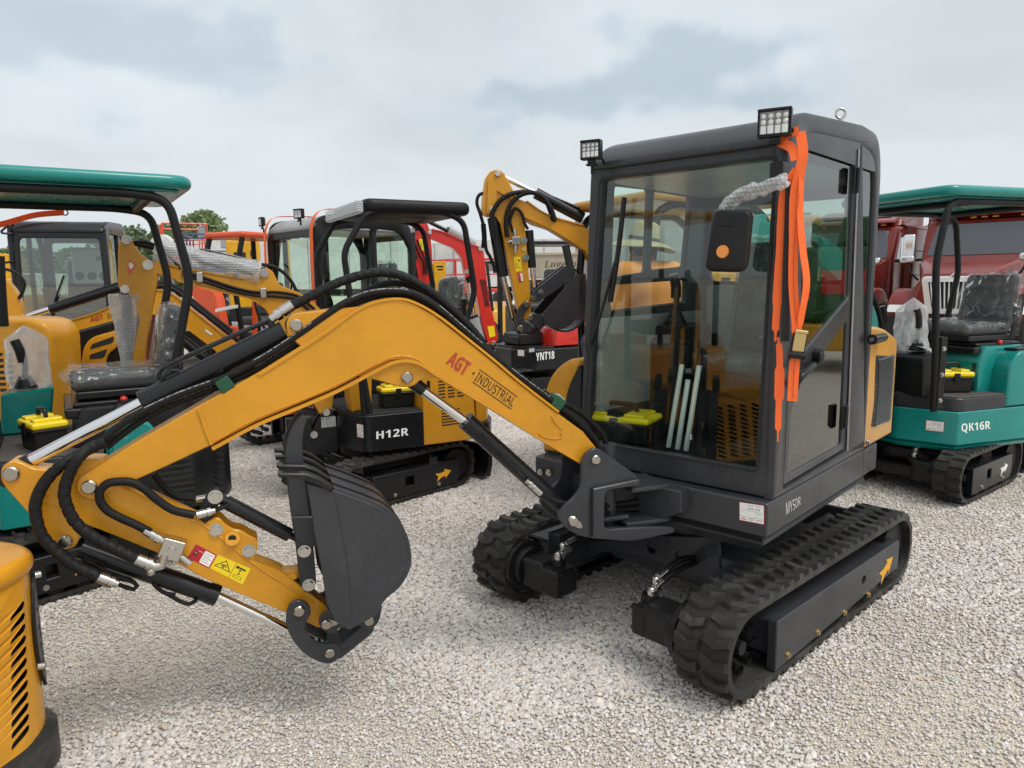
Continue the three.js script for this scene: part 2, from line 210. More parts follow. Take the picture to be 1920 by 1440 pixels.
function rubberTrack(x0, x1, zf, zr, y0, y1, { th = .024, lug = .024, count = 44, seg = 150, style = 'chevron', sag = .012 } = {}) {
  const p = trackPath(zf, zr, y0 + lug, y1 - lug), out = [], N = seg, pos = [], idx = [], xm = (x0 + x1) / 2, hw = (x1 - x0) / 2;
  const prof = [[x0, 0], [x1, 0], [x1, -th], [x0, -th]];
  for (let i = 0; i < N; i++) for (const [x, h] of prof) { const [z, y] = p.at(i / N * p.T, h); pos.push(x, y, z); }
  for (let i = 0; i < N; i++) for (let j = 0; j < 4; j++) { const a = i * 4 + j, b = i * 4 + (j + 1) % 4, c = ((i + 1) % N) * 4 + j, d = ((i + 1) % N) * 4 + (j + 1) % 4; idx.push(a, b, c, b, d, c); }
  const g = new THREE.BufferGeometry(); g.setAttribute('position', new THREE.Float32BufferAttribute(pos, 3)); g.setIndex(idx); out.push(toCreasedNormals(g, .6));
  const block = (outline, s, top) => { // outline [x, d] counterclockwise
    const P = [], I = [], n = outline.length, cx = outline.reduce((a, q) => a + q[0], 0) / n, cd = outline.reduce((a, q) => a + q[1], 0) / n;
    for (const h of [-.002, top]) for (const [x, d] of outline) { const k = h > 0 ? .72 : 1, [z, y] = p.at(s + cd + (d - cd) * k, h); P.push(cx + (x - cx) * (h > 0 ? .93 : 1), y, z); }
    for (let i = 0; i < n; i++) { const j = (i + 1) % n; I.push(i, j, n + i, j, n + j, n + i); }
    if (n === 6) I.push(n, n + 1, n + 5, n + 1, n + 4, n + 5, n + 1, n + 2, n + 4, n + 2, n + 3, n + 4); else I.push(n, n + 1, n + 2, n, n + 2, n + 3);
    const q = new THREE.BufferGeometry(); q.setAttribute('position', new THREE.Float32BufferAttribute(P, 3)); q.setIndex(I); const f = q.toNonIndexed(); f.computeVertexNormals(); return f;
  };
  const pitch = p.T / count;
  for (let i = 0; i < count; i++) for (const s of [-1, 1]) {
    const st = i * pitch + (s > 0 ? pitch * .5 : 0), a = pitch * .27, o = pitch * .24;
    const xs = s < 0 ? [x0, x0 + hw * .5, xm - .004] : [xm + .004, x1 - hw * .5, x1];
    if (style === 'chevron') { const [q, r, t] = xs; out.push(block([[q, -a - o * .1], [r, -a + o], [t, -a], [t, a * .8], [r, a + o], [q, a]], st, lug)); } else { const [q, , t] = xs; out.push(block([[q, -a * 1.2], [t, -a * 1.2], [t, a * 1.2], [q, a * 1.2]], st, lug * (i % 2 ? 1 : .8))); }
  }
  for (let i = 0; i < count; i++) { const [z, y] = p.at(i * pitch, -th - .012); out.push(box(xm - .02, xm + .02, y - .012, y + .012, z - .014, z + .014, .003)); } // inner guide lugs
  return out;
}
function wheel(x0, x1, y, z, r, holes = 8) { const s = new THREE.Shape(); s.absarc(0, 0, r, 0, 7); for (let i = 0; i < holes; i++) { const a = i / holes * 6.283; s.holes.push(disc(Math.cos(a) * r * .66, Math.sin(a) * r * .66, r * .15)); } s.holes.push(disc(0, 0, r * .12)); const g = new THREE.ExtrudeGeometry(s, { depth: x1 - x0, bevelEnabled: false, curveSegments: 14 }); g.rotateY(-Math.PI / 2); g.translate(x1, y, z); return [g, cyl([x0, y, z], [x1 + .004, y, z], r * .2)]; }
const arrowShape = (s, px = 0, py = 0, a = 0) => [[-.5, .22], [-.36, 0], [-.5, -.22], [-.2, -.12], [.1, -.12], [.06, -.26], [.5, 0], [.06, .26], [.1, .12], [-.2, .12]].map(([x, y]) => { x *= s; y *= s; return [px + x * Math.cos(a) - y * Math.sin(a), py + x * Math.sin(a) + y * Math.cos(a)]; });
// crumpled clear film round a box-like thing
function filmBox(x0, x1, y0, y1, z0, z1, amp, seed, r = .05) {
  const w = x1 - x0, h = y1 - y0, d = z1 - z0, g0 = new RoundedBoxGeometry(w, h, d, 6, Math.min(r, Math.min(w, h, d) * .45)); g0.deleteAttribute('uv'); g0.deleteAttribute('normal'); const g = mergeVertices(g0, 1e-4), p = g.attributes.position;
  for (let i = 0; i < p.count; i++) { const x = p.getX(i), y = p.getY(i), z = p.getZ(i), k = 1 + amp * (vnoise(x * 22 + y * 9, z * 22 - y * 14, seed) - .4) / Math.min(w, h, d) * 1.6; p.setXYZ(i, x * k, y * k, z * k); }
  g.computeVertexNormals(); g.translate((x0 + x1) / 2, (y0 + y1) / 2, (z0 + z1) / 2); return g;
}
// suspension-less digger seat at x, facing +z, cushion top at y; under clear film
function diggerSeat(root, x, y, zf, zr, top, lean = .08, w = .23, film = true) {
  const s = obj('seat', [box(x - w, x + w, y - .09, y, zr, zf, .035)], M.seat, root);
  const back = box(x - w, x + w, y - .02, top, -.05, .03, .045).toNonIndexed(); { const p = back.attributes.position; for (let i = 0; i < p.count; i++) { const t = (p.getY(i) - y) / (top - y), k = 1 - .12 * Math.max(0, t); p.setX(i, x + (p.getX(i) - x) * k); p.setZ(i, p.getZ(i) + zr - t * lean); } }
  obj('backrest', [back], M.seat, s); obj('seat_pan', [box(x - w - .012, x + w + .012, y - .13, y - .085, zr - .03, zf - .02, .012), ext([[zr - .07, y - .1], [zr + .02, y - .1], [zr - .01 - lean * .6, y + (top - y) * .6, .02], [zr - .07 - lean * .6, y + (top - y) * .6, .02]], 'x', x + w + .002, x + w + .014)], M.black, s);
  if (film) { const f = filmBox(x - w - .012, x + w + .012, y - .06, y + .022, zr - .015, zf + .02, .02, 5, .04), fb = filmBox(x - w - .014, x + w + .014, y + .01, top + .015, -.068, .048, .02, 9, .05), p = fb.attributes.position; for (let i = 0; i < p.count; i++) { const t = (p.getY(i) - y) / (top - y), k = 1 - .12 * Math.max(0, t); p.setX(i, x + (p.getX(i) - x) * k); p.setZ(i, p.getZ(i) + zr - t * lean); } fb.computeVertexNormals(); objs('plastic_film', [f, fb], M.film, s); }
  return s;
}
function joystick(root, p, h = .3, wrapped = false) {
  const [x, y, z] = p, b = [0, 1, 2, 3].map((i) => cyl([x, y + i * .018, z], [x, y + i * .018 + .016, z], .062 - i * .009, .058 - i * .009, 18));
  const j = obj('joystick', [...b, sweep([[x, y + .06, z], [x, y + h * .5, z - .008], [x, y + h * .62, z]], .015, { n: 10 }), sweep([[x, y + h * .55, z], [x + .004, y + h * .8, z + .012], [x, y + h, z + .03]], .026, { n: 12, m: 12 })], M.plastic, root);
  if (wrapped) obj('plastic_bag', [bagOver(x - .075, y - .01, z - .02, .10, h + .09, 3)], M.bag, j);
  return j;
}
function bagOver(x, y, z, r, h, seed) { const pts = []; for (let i = 0; i <= 14; i++) { const t = i / 14; pts.push(new THREE.Vector2(r * (t < .8 ? 1 - .12 * t : (1 - t) * 4.4 + .02), h * t)); } const g = mergeVertices(new THREE.LatheGeometry(pts, 30)), p = g.attributes.position; for (let i = 0; i < p.count; i++) { const a = Math.atan2(p.getZ(i), p.getX(i)), k = .72 + .55 * vnoise(Math.cos(a) * 3 + 7, Math.sin(a) * 3 + p.getY(i) * 11, seed) + .12 * vnoise(a * 6, p.getY(i) * 40, seed + 4); p.setX(i, p.getX(i) * k); p.setZ(i, p.getZ(i) * k); } g.computeVertexNormals(); return g.translate(x, y, z); }
function toolbox(name, label, frame, group, w = .30, d = .17, h = .17) {
  const t = thing(name, label, 'toolbox', frame, group);
  obj('case_body', [box(-w / 2 + .012, w / 2 - .012, 0, h * .66, -d / 2 + .01, d / 2 - .01, .012), box(-w / 2 + .004, w / 2 - .004, h * .58, h * .68, -d / 2, d / 2, .008)], M.plastic, t);
  obj('lid', [box(-w / 2, w / 2, h * .68, h * .9, -d / 2, d / 2, .016), box(-w / 2 + .03, -w * .12, h * .88, h, -d / 2 + .015, d / 2 - .015, .012), box(w * .12, w / 2 - .03, h * .88, h, -d / 2 + .015, d / 2 - .015, .012)], M.boxYellow, t);
  obj('handle', [sweep([[-w * .24, h * .86, 0], [-w * .2, h * 1.24, 0], [w * .2, h * 1.24, 0], [w * .24, h * .86, 0]], .011, { bend: .02, m: 8 })], M.plastic, t);
  obj('latch', [box(-.02, .02, h * .5, h * .86, d / 2 - .004, d / 2 + .008, .004)], M.plastic, t);
  return t;
}
function workLight(root, x, y, z, w, h, yaw) {
  const m = fm([x, y, z, yaw]), l = obj('work_light', inF(m, [box(-w / 2, w / 2, -h / 2, h / 2, -.028, 0, .006), box(-w / 2 - .003, w / 2 + .003, h / 2 - .005, h / 2 + .005, -.03, .012, .003), box(-w / 2 - .003, w / 2 + .003, -h / 2 - .003, -h / 2 + .004, -.03, .005, .002), box(-w / 2 - .003, -w / 2 + .003, -h / 2, h / 2, -.03, .006, .002), box(w / 2 - .003, w / 2 + .003, -h / 2, h / 2, -.03, .006, .002), ...[0, 1, 2, 3, 4].map((i) => box(-w * .35, w * .35, -h * .4 + i * h * .18, -h * .4 + i * h * .18 + .006, -.042, -.026, 0)), box(-.018, .018, -h / 2 - .02, -h / 2 - .002, -.022, -.008, .003), box(-.022, .022, -h / 2 - .028, -h / 2 - .02, -.03, .0, .002), cyl([0, -h / 2 - .06, -.025], [0, -h / 2 - .03, -.025], .008)]), M.plastic, root);
  const cells = []; for (let i = 0; i < 4; i++) { for (let j = 0; j < 2; j++) cells.push(new THREE.SphereGeometry(w * .095, 10, 8).translate(-w * .345 + i * w * .23, h * (.28 - j * .24), -.002)); cells.push(box(-w * .44 + i * w * .225, -w * .25 + i * w * .225, -h * .42, -h * .08, -.012, .001 + (i % 2) * .004, .003)); }
  objs('reflector_cell', cells, M.led, l, (g) => inF(m, g)); obj('lens', inF(m, [sheet([[-w / 2 + .006, -h / 2 + .006], [w / 2 - .006, -h / 2 + .006], [w / 2 - .006, h / 2 - .008], [-w / 2 + .006, h / 2 - .008]], 'z', .0125)]), M.lens, l);
  return l;
}
function fitting(p, q, r = .015) { p = v3(p); q = v3(q); const l = (t) => p.clone().lerp(q, t); return [cyl(l(0), l(.5), r * .95, r, 16), cyl(l(.5), l(.55), r * .7), cyl(l(.55), l(.78), r * 1.1, r * 1.1, 6), cyl(l(.78), l(1), r * .72, r * .72, 14)]; }

// ---------------------------------------------------------------- the gravel yard
const patch = (x, z) => fbm(x * .55 + 31, z * .55 + 17, 91, 4), worn = (x, z) => sstep(.46, .64, patch(x, z) + .10 * (fbm(x * 2.3, z * 2.3, 95, 3) - .5));
{
  const N = 1024, cell = new Float32Array(N * N * 2), K = 84; // one metre of crushed limestone
  for (let j = 0; j < N; j++) for (let i = 0; i < N; i++) {
    const x = i / N * K, y = j / N * K, xi = Math.floor(x), yi = Math.floor(y); let d1 = 9, d2 = 9, id = 0;
    for (let b = -1; b <= 1; b++) for (let a = -1; a <= 1; a++) { const cx = (xi + a + K) % K, cy = (yi + b + K) % K, px = xi + a + .5 + .8 * (hash(cx, cy, 1) - .5), py = yi + b + .5 + .8 * (hash(cx, cy, 2) - .5), k = .75 + .6 * hash(cx, cy, 3), q = Math.hypot(x - px, y - py) / k; if (q < d1) { d2 = d1; d1 = q; id = hash(cx, cy, 4); } else if (q < d2) d2 = q; }
    cell[(j * N + i) * 2] = clamp((d2 - d1) * 1.6); cell[(j * N + i) * 2 + 1] = id;
  }
  const at = (u, v) => { const i = Math.min(N - 1, u * N | 0), j = Math.min(N - 1, v * N | 0), k = (j * N + i) * 2; return [cell[k], cell[k + 1]]; };
  const col = dataTex(N, (u, v) => { const [e, id] = at(u, v), g = fbm(u * 9, v * 9, 33, 4, 9), k = (.80 + .12 * id + .08 * (g - .5)) * (.86 + .14 * sstep(.02, .3, e)); return [k * 1.0 + (id > .93 ? .02 : 0), k * .978, k * .93]; }, true);
  const bump = dataTex(N, (u, v) => { const [e, id] = at(u, v), k = Math.sqrt(sstep(0, .9, e)) * (.6 + .4 * id); return [k, 1, k]; });
  const gm = std([.95, .93, .90], .95, 0, { map: col, bumpMap: bump, bumpScale: .006, vertexColors: true }); gm.name = 'gravel';
  // one sheet to the horizon, fine near the camera so that the dusty patches show as tint
  const P = [], C = [], U = [], I = [], rows = 150, cols = 150, sp = (t, a) => Math.sign(t) * (Math.pow(Math.abs(t), 3.4) * a + Math.abs(t) * 9);
  for (let j = 0; j <= rows; j++) for (let i = 0; i <= cols; i++) {
    const x = sp(i / cols * 2 - 1, 700), z = sp(j / rows * 2 - 1, 700) - 4, r = Math.hypot(x, z), w = r < 60 ? worn(x, z) : .5, t = fbm(x * .9, z * .9, 7, 4), o = sstep(.60, .74, fbm(x * .8 + 5, z * .8 + 2, 57, 4));
    P.push(x, -.002 + (r < 40 ? .02 * (fbm(x * .7, z * .7, 3, 3) - .5) - .01 : 0), z); const k = .92 + .20 * (t - .4) + .10 * w; C.push(k + .02 * w + .02 * o, k - .012 * o, k - .02 * w - .045 * o); U.push(x, z);
  }
  const w = cols + 1; for (let j = 0; j < rows; j++) for (let i = 0; i < cols; i++) { const a = j * w + i; I.push(a, a + w, a + 1, a + 1, a + w, a + w + 1); }
  const g = new THREE.BufferGeometry(); g.setAttribute('position', new THREE.Float32BufferAttribute(P, 3)); g.setAttribute('color', new THREE.Float32BufferAttribute(C, 3)); g.setAttribute('uv', new THREE.Float32BufferAttribute(U, 2)); g.setIndex(I); g.computeVertexNormals();
  const m = new THREE.Mesh(g, gm); m.name = 'gravel_ground'; m.receiveShadow = true; m.userData = { kind: 'structure', label: 'pale crushed limestone gravel of the machinery yard', category: 'ground' }; scene.add(m);
  // the loose stones themselves, thinning out with distance and on the dusty patches
  const R = rnd32(77), stone = (s, det) => { const g0 = mergeVertices(new THREE.IcosahedronGeometry(1, det).deleteAttribute('uv').deleteAttribute('normal')), p = g0.attributes.position; for (let i = 0; i < p.count; i++) { const k = .84 + .32 * hash(i, s, 9); p.setXYZ(i, p.getX(i) * k, p.getY(i) * k * .74, p.getZ(i) * k * (.75 + .25 * hash(s, 3, 3))); } const q = g0.toNonIndexed(); q.computeVertexNormals(); return toCreasedNormals(q, .5); };
  const sm = std([1, 1, 1], .92, 0, {}); sm.name = 'limestone';
  const places = []; let guard = 0;
  while (places.length < 580000 && guard++ < 2500000) {
    const a = (R() - .5) * 1.32, d = 1.1 + 12.5 * Math.pow(R(), .72), x = Math.tan(a) * d, z = -d, w = worn(x, z);
    if (R() > (1 - .5 * w)) continue;
    const base = d < 5 ? .0080 : .0094, s = base * (.62 + .75 * Math.pow(R(), 1.5)) * (1 - .35 * w) * (R() > .985 ? 1.7 : 1);
    places.push([x, z, s, R()]);
  }
  const kinds = [0, 1, 2, 3, 4, 5], o = new THREE.Object3D(), c = new THREE.Color();
  const group = new THREE.Group(); group.name = 'loose_gravel'; group.userData = { kind: 'stuff', label: 'loose limestone chippings strewn over the yard', category: 'gravel' }; scene.add(group);
  for (const k of kinds) {
    const l = places.filter((_, i) => i % kinds.length === k), im = new THREE.InstancedMesh(stone(k + 1, k < 2 ? 0 : 1), sm, l.length); im.name = 'stones'; im.userData.kind = 'stuff';
    l.forEach(([x, z, s, q], i) => { o.position.set(x, s * .22 + .02 * (fbm(x * .7, z * .7, 3, 3) - .5) - .008, z); o.rotation.set((R() - .5) * .9, R() * 6.283, (R() - .5) * .9); const e = .8 + .5 * R(); o.scale.set(s * e * 1.15, s * (.8 + .4 * R()), s / e * 1.1); o.updateMatrix(); im.setMatrixAt(i, o.matrix); const b = .46 + .25 * q + (q > .97 ? .05 : 0), t = R(); c.setRGB(b * (1.035 + .05 * t + (t > .965 ? .05 : 0)), b * (.985 - (t > .965 ? .06 : 0)), b * (.895 + .06 * (1 - t) - (t > .965 ? .16 : 0))); im.setColorAt(i, c); });
    group.add(im);
  }
}

// ---------------------------------------------------------------- the dark grey cab digger in front
const MX = [1.02,0,-3.5,-0.7465], FT = fm([0,0,0,-0.0792]), FB = fm([-.1,.9,.95,1.0956]);
function undercarriage(root, ft, { half = .627, wide = .23, zf = .745, zr = -.745, y1 = .395, guard = [.05, .262, -.72, .57], big = true, arrow = M.arrowY, mat = M.gray, count = 50, y0 = 0 }) {
  const F = (g) => inF(ft, g);
  for (const s of [1, -1]) {
    const a = half - wide, b = half, X = (p, q) => (s > 0 ? [p, q] : [-q, -p]);
    const tr = obj('rubber_track', F(rubberTrack(...X(a, b), zf, zr, y0, y1, { count, th: big ? .026 : .02, lug: big ? .019 : .015, style: big ? 'chevron' : 'bar' })), M.rubber, root);
    const yc = (y0 + y1) / 2, r = (y1 - y0) / 2 - .06;
    obj('sprocket', F(wheel(...X(a + wide * .35, b - wide * .2), yc, zf, r, 8)), M.blackMat, tr);
    obj('idler', F([cyl([X(a + wide * .3, b - wide * .15)[0], yc, zr], [X(a + wide * .3, b - wide * .15)[1], yc, zr], r, r, 24)]), M.blackMat, tr);
    for (let i = 0; i < 4; i++) { const z = zr + (zf - zr) * (.2 + .2 * i); obj('roller', F(cyl([X(a + .03, b - .01)[0], .085, z], [X(a + .03, b - .01)[1], .085, z], .052, .052, 18)), M.blackMat, tr); }
    const [g0, g1, gz0, gz1] = guard, gd = obj('track_guard', F([ext([[gz0, g0 + .05], [gz0 + .03, g0 + (big ? .06 : 0)], [gz1, g0, .006], [gz1, g1, .012], [gz0, g1, .02]], 'x', ...X(b - .035, b + .006), { bevel: .004, holes: big ? [disc((gz0 * .66 + gz1 * .34), (g0 + g1) / 2 + .02, .022)] : [[[gz0 * .45 + gz1 * .55, g0 + .07], [gz0 * .35 + gz1 * .65, g0 + .07], [gz0 * .35 + gz1 * .65, g0 + .14], [gz0 * .45 + gz1 * .55, g0 + .14]]] }), box(...X(a + .05, b - .01), g1 - .02, g1 - .005, gz0 + .02, gz1 - .005), box(...X(a + .06, b - .05), g0 + .03, g1 - .02, gz0 + .04, gz1 - .05, .01)]), mat, tr);
    for (let i = 0; i < (big ? 4 : 2); i++) obj('bolt', F(bolt([s * (b + .006), big ? g0 + .035 : g0 + .03, big ? gz1 - .10 - i * .27 : gz1 - .18 - i * .4], 'x', .011, s)), big ? M.brass : M.zinc, gd);
    obj('arrow_sticker', F([ext(arrowShape(big ? .17 : .15, gz0 + .16, (g0 + g1) / 2 + .0, big ? 2.7 : 2.95).map(([z, y]) => [z, y]), 'x', ...(s > 0 ? [b + .0062, b + .0075] : [-b - .0075, -b - .0062]), { bevel: 0 })]), arrow, gd);
  }
}
function hydMotor(root, ft, x0, x1, y, z, s) { // travel motor on the inside of a track; s points to the machine's middle
  const F = (g) => inF(ft, g), m = obj('drive_motor', F([cyl([x0, y, z], [x0 + s * .025, y, z], .125, .125, 32), cyl([x0 + s * .02, y, z], [x0 + s * .06, y, z], .10, .095, 28), box(Math.min(x0 + s * .05, x0 + s * .19), Math.max(x0 + s * .05, x0 + s * .19), y - .075, y + .07, z - .075, z + .07, .02), box(Math.min(x0 + s * .17, x1), Math.max(x0 + s * .17, x1), y - .07, y + .055, z - .07, z + .075, .015), cyl([x0 + s * .21, y + .05, z - .02], [x0 + s * .21, y + .085, z - .02], .04, .036, 18), ...[[-.05, .04], [.05, .04], [.05, -.05]].flatMap(([a, b]) => bolt([x1, y + b, z + a], 'x', .011, s))]), M.plastic, root);
  const fx = x0 + s * .21, fy = y + .085, q = []; for (const [dx, dz, h] of [[0, -.035, .05], [.012, .01, .02]]) { const P = [fx + dx, fy, z - .02 + dz]; obj('hose_fitting', F([cyl(P, [P[0], fy + h, P[2]], .017, .015, 14), cyl([P[0], fy + .006, P[2]], [P[0], fy + .022, P[2]], .022, .022, 6), ball([P[0], fy + h, P[2]], .016), ...fitting([P[0] + s * .006, fy + h + .012, P[2] - .08], [P[0], fy + h, P[2]], .015)]), M.zinc, m); }
  objs('hydraulic_hose', [[0, -.035, .05], [.012, .01, .02]].map(([dx, dz, h]) => sweep([[fx + dx + s * .006, fy + h + .012, z - .1 + dz], [fx + dx + s * .01, fy + h + .022, z - .19], [fx + dx + s * .03, fy + h + .01, z - .32], [fx + dx + s * .06, fy, z - .5]], .013, { rib: .1, m: 9 })), M.hose, m, F);
}
function mainDigger() {
  const root = thing('mini_excavator', 'dark grey cab excavator with yellow boom, largest machine in the foreground', 'excavator', MX);
  const B = (g) => inF(FB, g), T = (g) => inF(FT, g);
  undercarriage(root, FT.clone().multiply(new THREE.Matrix4().makeTranslation(-.087, 0, 0)), { half: .714 });
  hydMotor(root, FT, .39, .15, .215, .80, -1); hydMotor(root, FT, -.565, -.27, .215, .80, 1);
  obj('undercarriage_frame', T([ext([[-.526,.279],[.257,.463],[.283,.243],[.097,.251,.02],[-.146,.261,.05],[-.398,.218,.05],[-.621,.063],[-.866,-.099],[-.909,-.017]], 'z', .375, .40, { holes: [[-.097,.318],[.069,.32]].map(([x, y]) => disc(x, y, .03)) }), box(-.40, .40, .18, .36, -.36, .36, .03), box(-.42, .42, .31, .375, -.30, .39, .01), box(-.58, -.50, .12, .33, -.7, .62, .01), box(-.60, -.38, .2, .34, -.28, .36, .02), box(.33, .41, .12, .33, -.7, .62, .01), ext([[.34, .375], [.34, .2], [.42, .12], [.42, .34]], 'z', -.55, .60)]), M.gray, root);
  obj('turntable', [cyl([0, .37, 0], [0, .52, 0], .36, .36, 48), cyl([0, .43, 0], [0, .47, 0], .40, .40, 56)], M.blackMat, root);
  obj('dozer_blade', T([ext([[-.90, .03], [-.97, .02], [-.995, .15, .05], [-.985, .28], [-.96, .28], [-.97, .17, .05], [-.93, .06]], 'x', -.76, .60), box(-.3, -.22, .13, .22, -.95, -.4), box(.22, .3, .13, .22, -.95, -.4)]), M.gray, root);

  // house: skirt, nose plates that carry the swing post, hoods
  const W = .543, houseTop = [[W, -.70], [W, .655, .01], [.12, .655], [-.12, .66], [-.64, .66, .03], [-.66, -.70], [-.5, -.97, .15], [.40, -.97, .12]];
  const house = obj('house', [ext(houseTop, 'y', .603, .74, { bevel: .006 }), ext(houseTop.map(([x, z]) => [x * .93, z < 0 ? z * .93 : z * .9]), 'y', .50, .603, { bevel: .05, seg: 1 }), box(-.66, W - .02, .735, .775, -.9, .56, .01),
    ext([[.002,.729],[.088,.738],[.207,.738],[.209,.649],[.115,.598],[.085,.516],[.006,.489]], 'z', .60, .72, { bevel: .004 }), ...inF(FB, [box(.02, .20, -.135, -.118, -.10, .06, .004), box(.02, .17, -.29, -.272, -.10, .06, .004), box(.16, .34, -.168, -.150, -.11, .095, .004), box(.14, .34, -.312, -.294, -.11, .095, .004)])], M.gray, root);
  obj('model_lettering', [quad([[.543,.726,.504],[.543,.711,.314],[.543,.649,.306],[.543,.639,.494]], .0015)], print('MY50R', '#c9c9c6', { w: 384, h: 150, font: '130px sans-serif', sx: .8 }), house);
  obj('paper_tag', [quad([[.429,.728,.656],[.532,.734,.656],[.535,.656,.656],[.432,.652,.656]], .003)], tagMat('LE4-160', '8015'), house);
  const seam = box(-.002, .002, .61, .735, .654, .6575, 0); objs('skirt_seam', [seam, ext([[-.49,.744],[-.507,.743],[-.527,.635],[-.51,.633]], 'x', .543, .5442, { bevel: 0 })], M.black, house);
  const hood = obj('engine_hood', [ext([[-.965, .745], [-.965, 1.265, .05], [-.70, 1.34, .1], [-.474, 1.36, .02], [-.474, .745]], 'x', -.55, W - .001, { bevel: .018, seg: 3, holes: [] })], M.yellowPale, root);
  const gr = [[-.59,1.208,.01],[-.879,1.178,.01],[-.913,1.112,.01],[-.899,.824,.01],[-.584,.843,.01],[-.611,.973,.01],[-.599,1.075,.01]]; obj('vent_grille', [ext(gr, 'x', .536, .545, { bevel: .002 })], M.black, hood);
  const sl = []; { const zs = gr.map((p) => p[0]), ys = gr.map((p) => p[1]), y0 = Math.min(...ys), y1 = Math.max(...ys); for (let i = 0; i < 26; i++) { const y = y0 + .02 + (y1 - y0 - .05) * i / 25, t = (y - y0) / (y1 - y0), z0 = Math.min(...zs) + .02, z1 = Math.max(...zs) - .025 - .03 * Math.sin(t * 3.1); sl.push(ext([[.543, y], [.552, y - .004], [.552, y + .001], [.543, y + .008]].map(([x, yy]) => [x, yy]), 'z', z0, z1, { bevel: 0 })); } } objs('louvre_slat', sl, M.gray, hood);
  obj('bolt', bolt([.545,.775,-.529], 'x', .013), M.zinc, hood);
  const side = obj('side_hood', [ext([[-.655, .75], [-.665, .98, .08], [-.60, 1.16, .12], [-.42, 1.26, .1], [-.405, .75]], 'z', -.55, .575, { bevel: .02, seg: 3 })], M.yellow, root);
  obj('hood_seal', [ext([[-.50, .76], [-.50, 1.05, .1], [-.415, 1.2], [-.40, 1.2], [-.40, .76]], 'z', .57, .592)], M.padBlack, side);
  obj('inspection_sticker', [cyl([-.575, .985, .577], [-.575, .985, .5785], .034, .034, 28)], M.green, side);
  obj('sticker_lettering', [quad([[-.602, 1.005, .5795], [-.548, 1.005, .5795], [-.548, .965, .5795], [-.602, .965, .5795]])], canvasMat(128, 96, (x) => { x.clearRect(0, 0, 128, 96); x.fillStyle = '#e6efe6'; x.font = 'bold 40px sans-serif'; x.textAlign = 'center'; x.fillText('QC', 64, 40); x.fillText('PASS', 64, 84); }, { transparent: true }), side);
  obj('smile_sticker', [cyl([-.47, 1.235, .2], [-.47, 1.242, .2], .04, .04, 24)], M.boxYellow, side);
  objs('bolt', [bolt([-.588,.67,.67], 'z', .012), bolt([-.534,.677,.67], 'z', .012)], M.zinc, house);
  obj('warning_sticker', [ext([[-.468,.713],[-.435,.719],[-.435,.685]], 'z', .661, .663, { bevel: 0 })], M.label, house);

  // cab
  const fr = [[-.284,2.03,.03],[.492,2.03,.03],[.466,.852,.02],[-.366,.85,.02]];
  const lean = (g) => { const p = g.attributes.position; for (let i = 0; i < p.count; i++) p.setX(i, p.getX(i) + .055 * clamp((p.getY(i) - .74) / 1.36)); return g; };
  const doorHole = [[.505, .766, .01], [.485, 2.135, .15], [-.19, 2.172, .01], [-.224, .786, .01]], qw = [[-.236, .79, .01], [-.206, 2.165, .01], [-.43, 2.14, .20], [-.472, .80, .03]];
  const cab = obj('cab_frame', [
    ext([[-.405, .745], [.541, .745, .01], [.537, 2.08], [-.345, 2.08]], 'z', .55, .60, { holes: [fr], bevel: .006 }),
    ext([[.60, .742], [.605, 2.20, .19], [-.20, 2.258], [-.50, 2.245, .24], [-.505, .742]], 'x', .495, .543, { holes: [doorHole, qw], bevel: .012, seg: 2, curve: 10 }),
    ext([[.56, .742], [.56, 1.34], [.545, 1.40]].length ? [[.50, .745], [.56, .745], [.56, .80], [.50, .80]] : [], 'x', .47, .50),
    ...[ext([[-.47, .745], [.555, .745], [.555, 2.08], [-.47, 2.08]], 'x', -.405, -.37, { holes: [[[.443,2.023,.03],[.144,2.03,.03],[.138,1.632,.03],[.437,1.607,.03]], [[.105,2.026,.03],[-.265,2.024,.03],[-.236,1.661,.03],[.099,1.643,.03]], [[.45,1.57,.03],[-.268,1.59,.03],[-.273,1.474,.03],[.431,1.452,.03]], [[-.20, 2.05, .02], [-.40, 2.05, .02], [-.40, 2.075], [-.20, 2.075]]], bevel: .008 })].map(lean),
    ext([[-.37, .745], [.53, .745], [.53, 2.1], [-.33, 2.1]], 'z', -.49, -.45, { holes: [[[-.30, 1.58, .04], [.42, 1.58, .04], [.42, 1.975, .04], [-.30, 1.975, .04]]], bevel: .008 }),
  ], M.gray, root);
  obj('roof', [ext([[.625, 2.075, .01], [.625, 2.11, .06], [.50, 2.205, .12], [-.28, 2.235, .25], [-.50, 2.12, .16], [-.50, 2.06, .02]], 'x', -.345, .541, { bevel: .05, seg: 5, curve: 12 })], M.gray, cab);
  obj('lifting_eye', [new THREE.TorusGeometry(.021, .006, 10, 28).rotateY(.6).translate(...[.4,2.347,-.33]), cyl([.4,2.326,-.334], [.4,2.308,-.337], .012)], M.zinc, cab);
  obj('windshield', [sheet(fr.map(([x, y]) => [x, y]), 'z', .578)], M.glassFront, cab);
  { const [a, b, c, d] = fr, gsk = sheet([[a[0] - .012, a[1] + .012, .03], [b[0] + .012, b[1] + .012, .03], [c[0] + .012, c[1] - .012, .03], [d[0] - .012, d[1] - .012, .03]], 'z', .6035, [fr.map(([x, y]) => [x + .0, y])]); obj('window_seal', [gsk], M.padBlack, cab); }
  objs('side_window', [[[[.443,2.023],[.144,2.03],[.138,1.632],[.437,1.607]]], [[[.105,2.026],[-.265,2.024],[-.236,1.661],[.099,1.643]]], [[[.45,1.57],[-.268,1.59],[-.273,1.474],[.431,1.452]]]].map(([p]) => lean(sheet(p, 'x', -.388))), M.glass, cab);
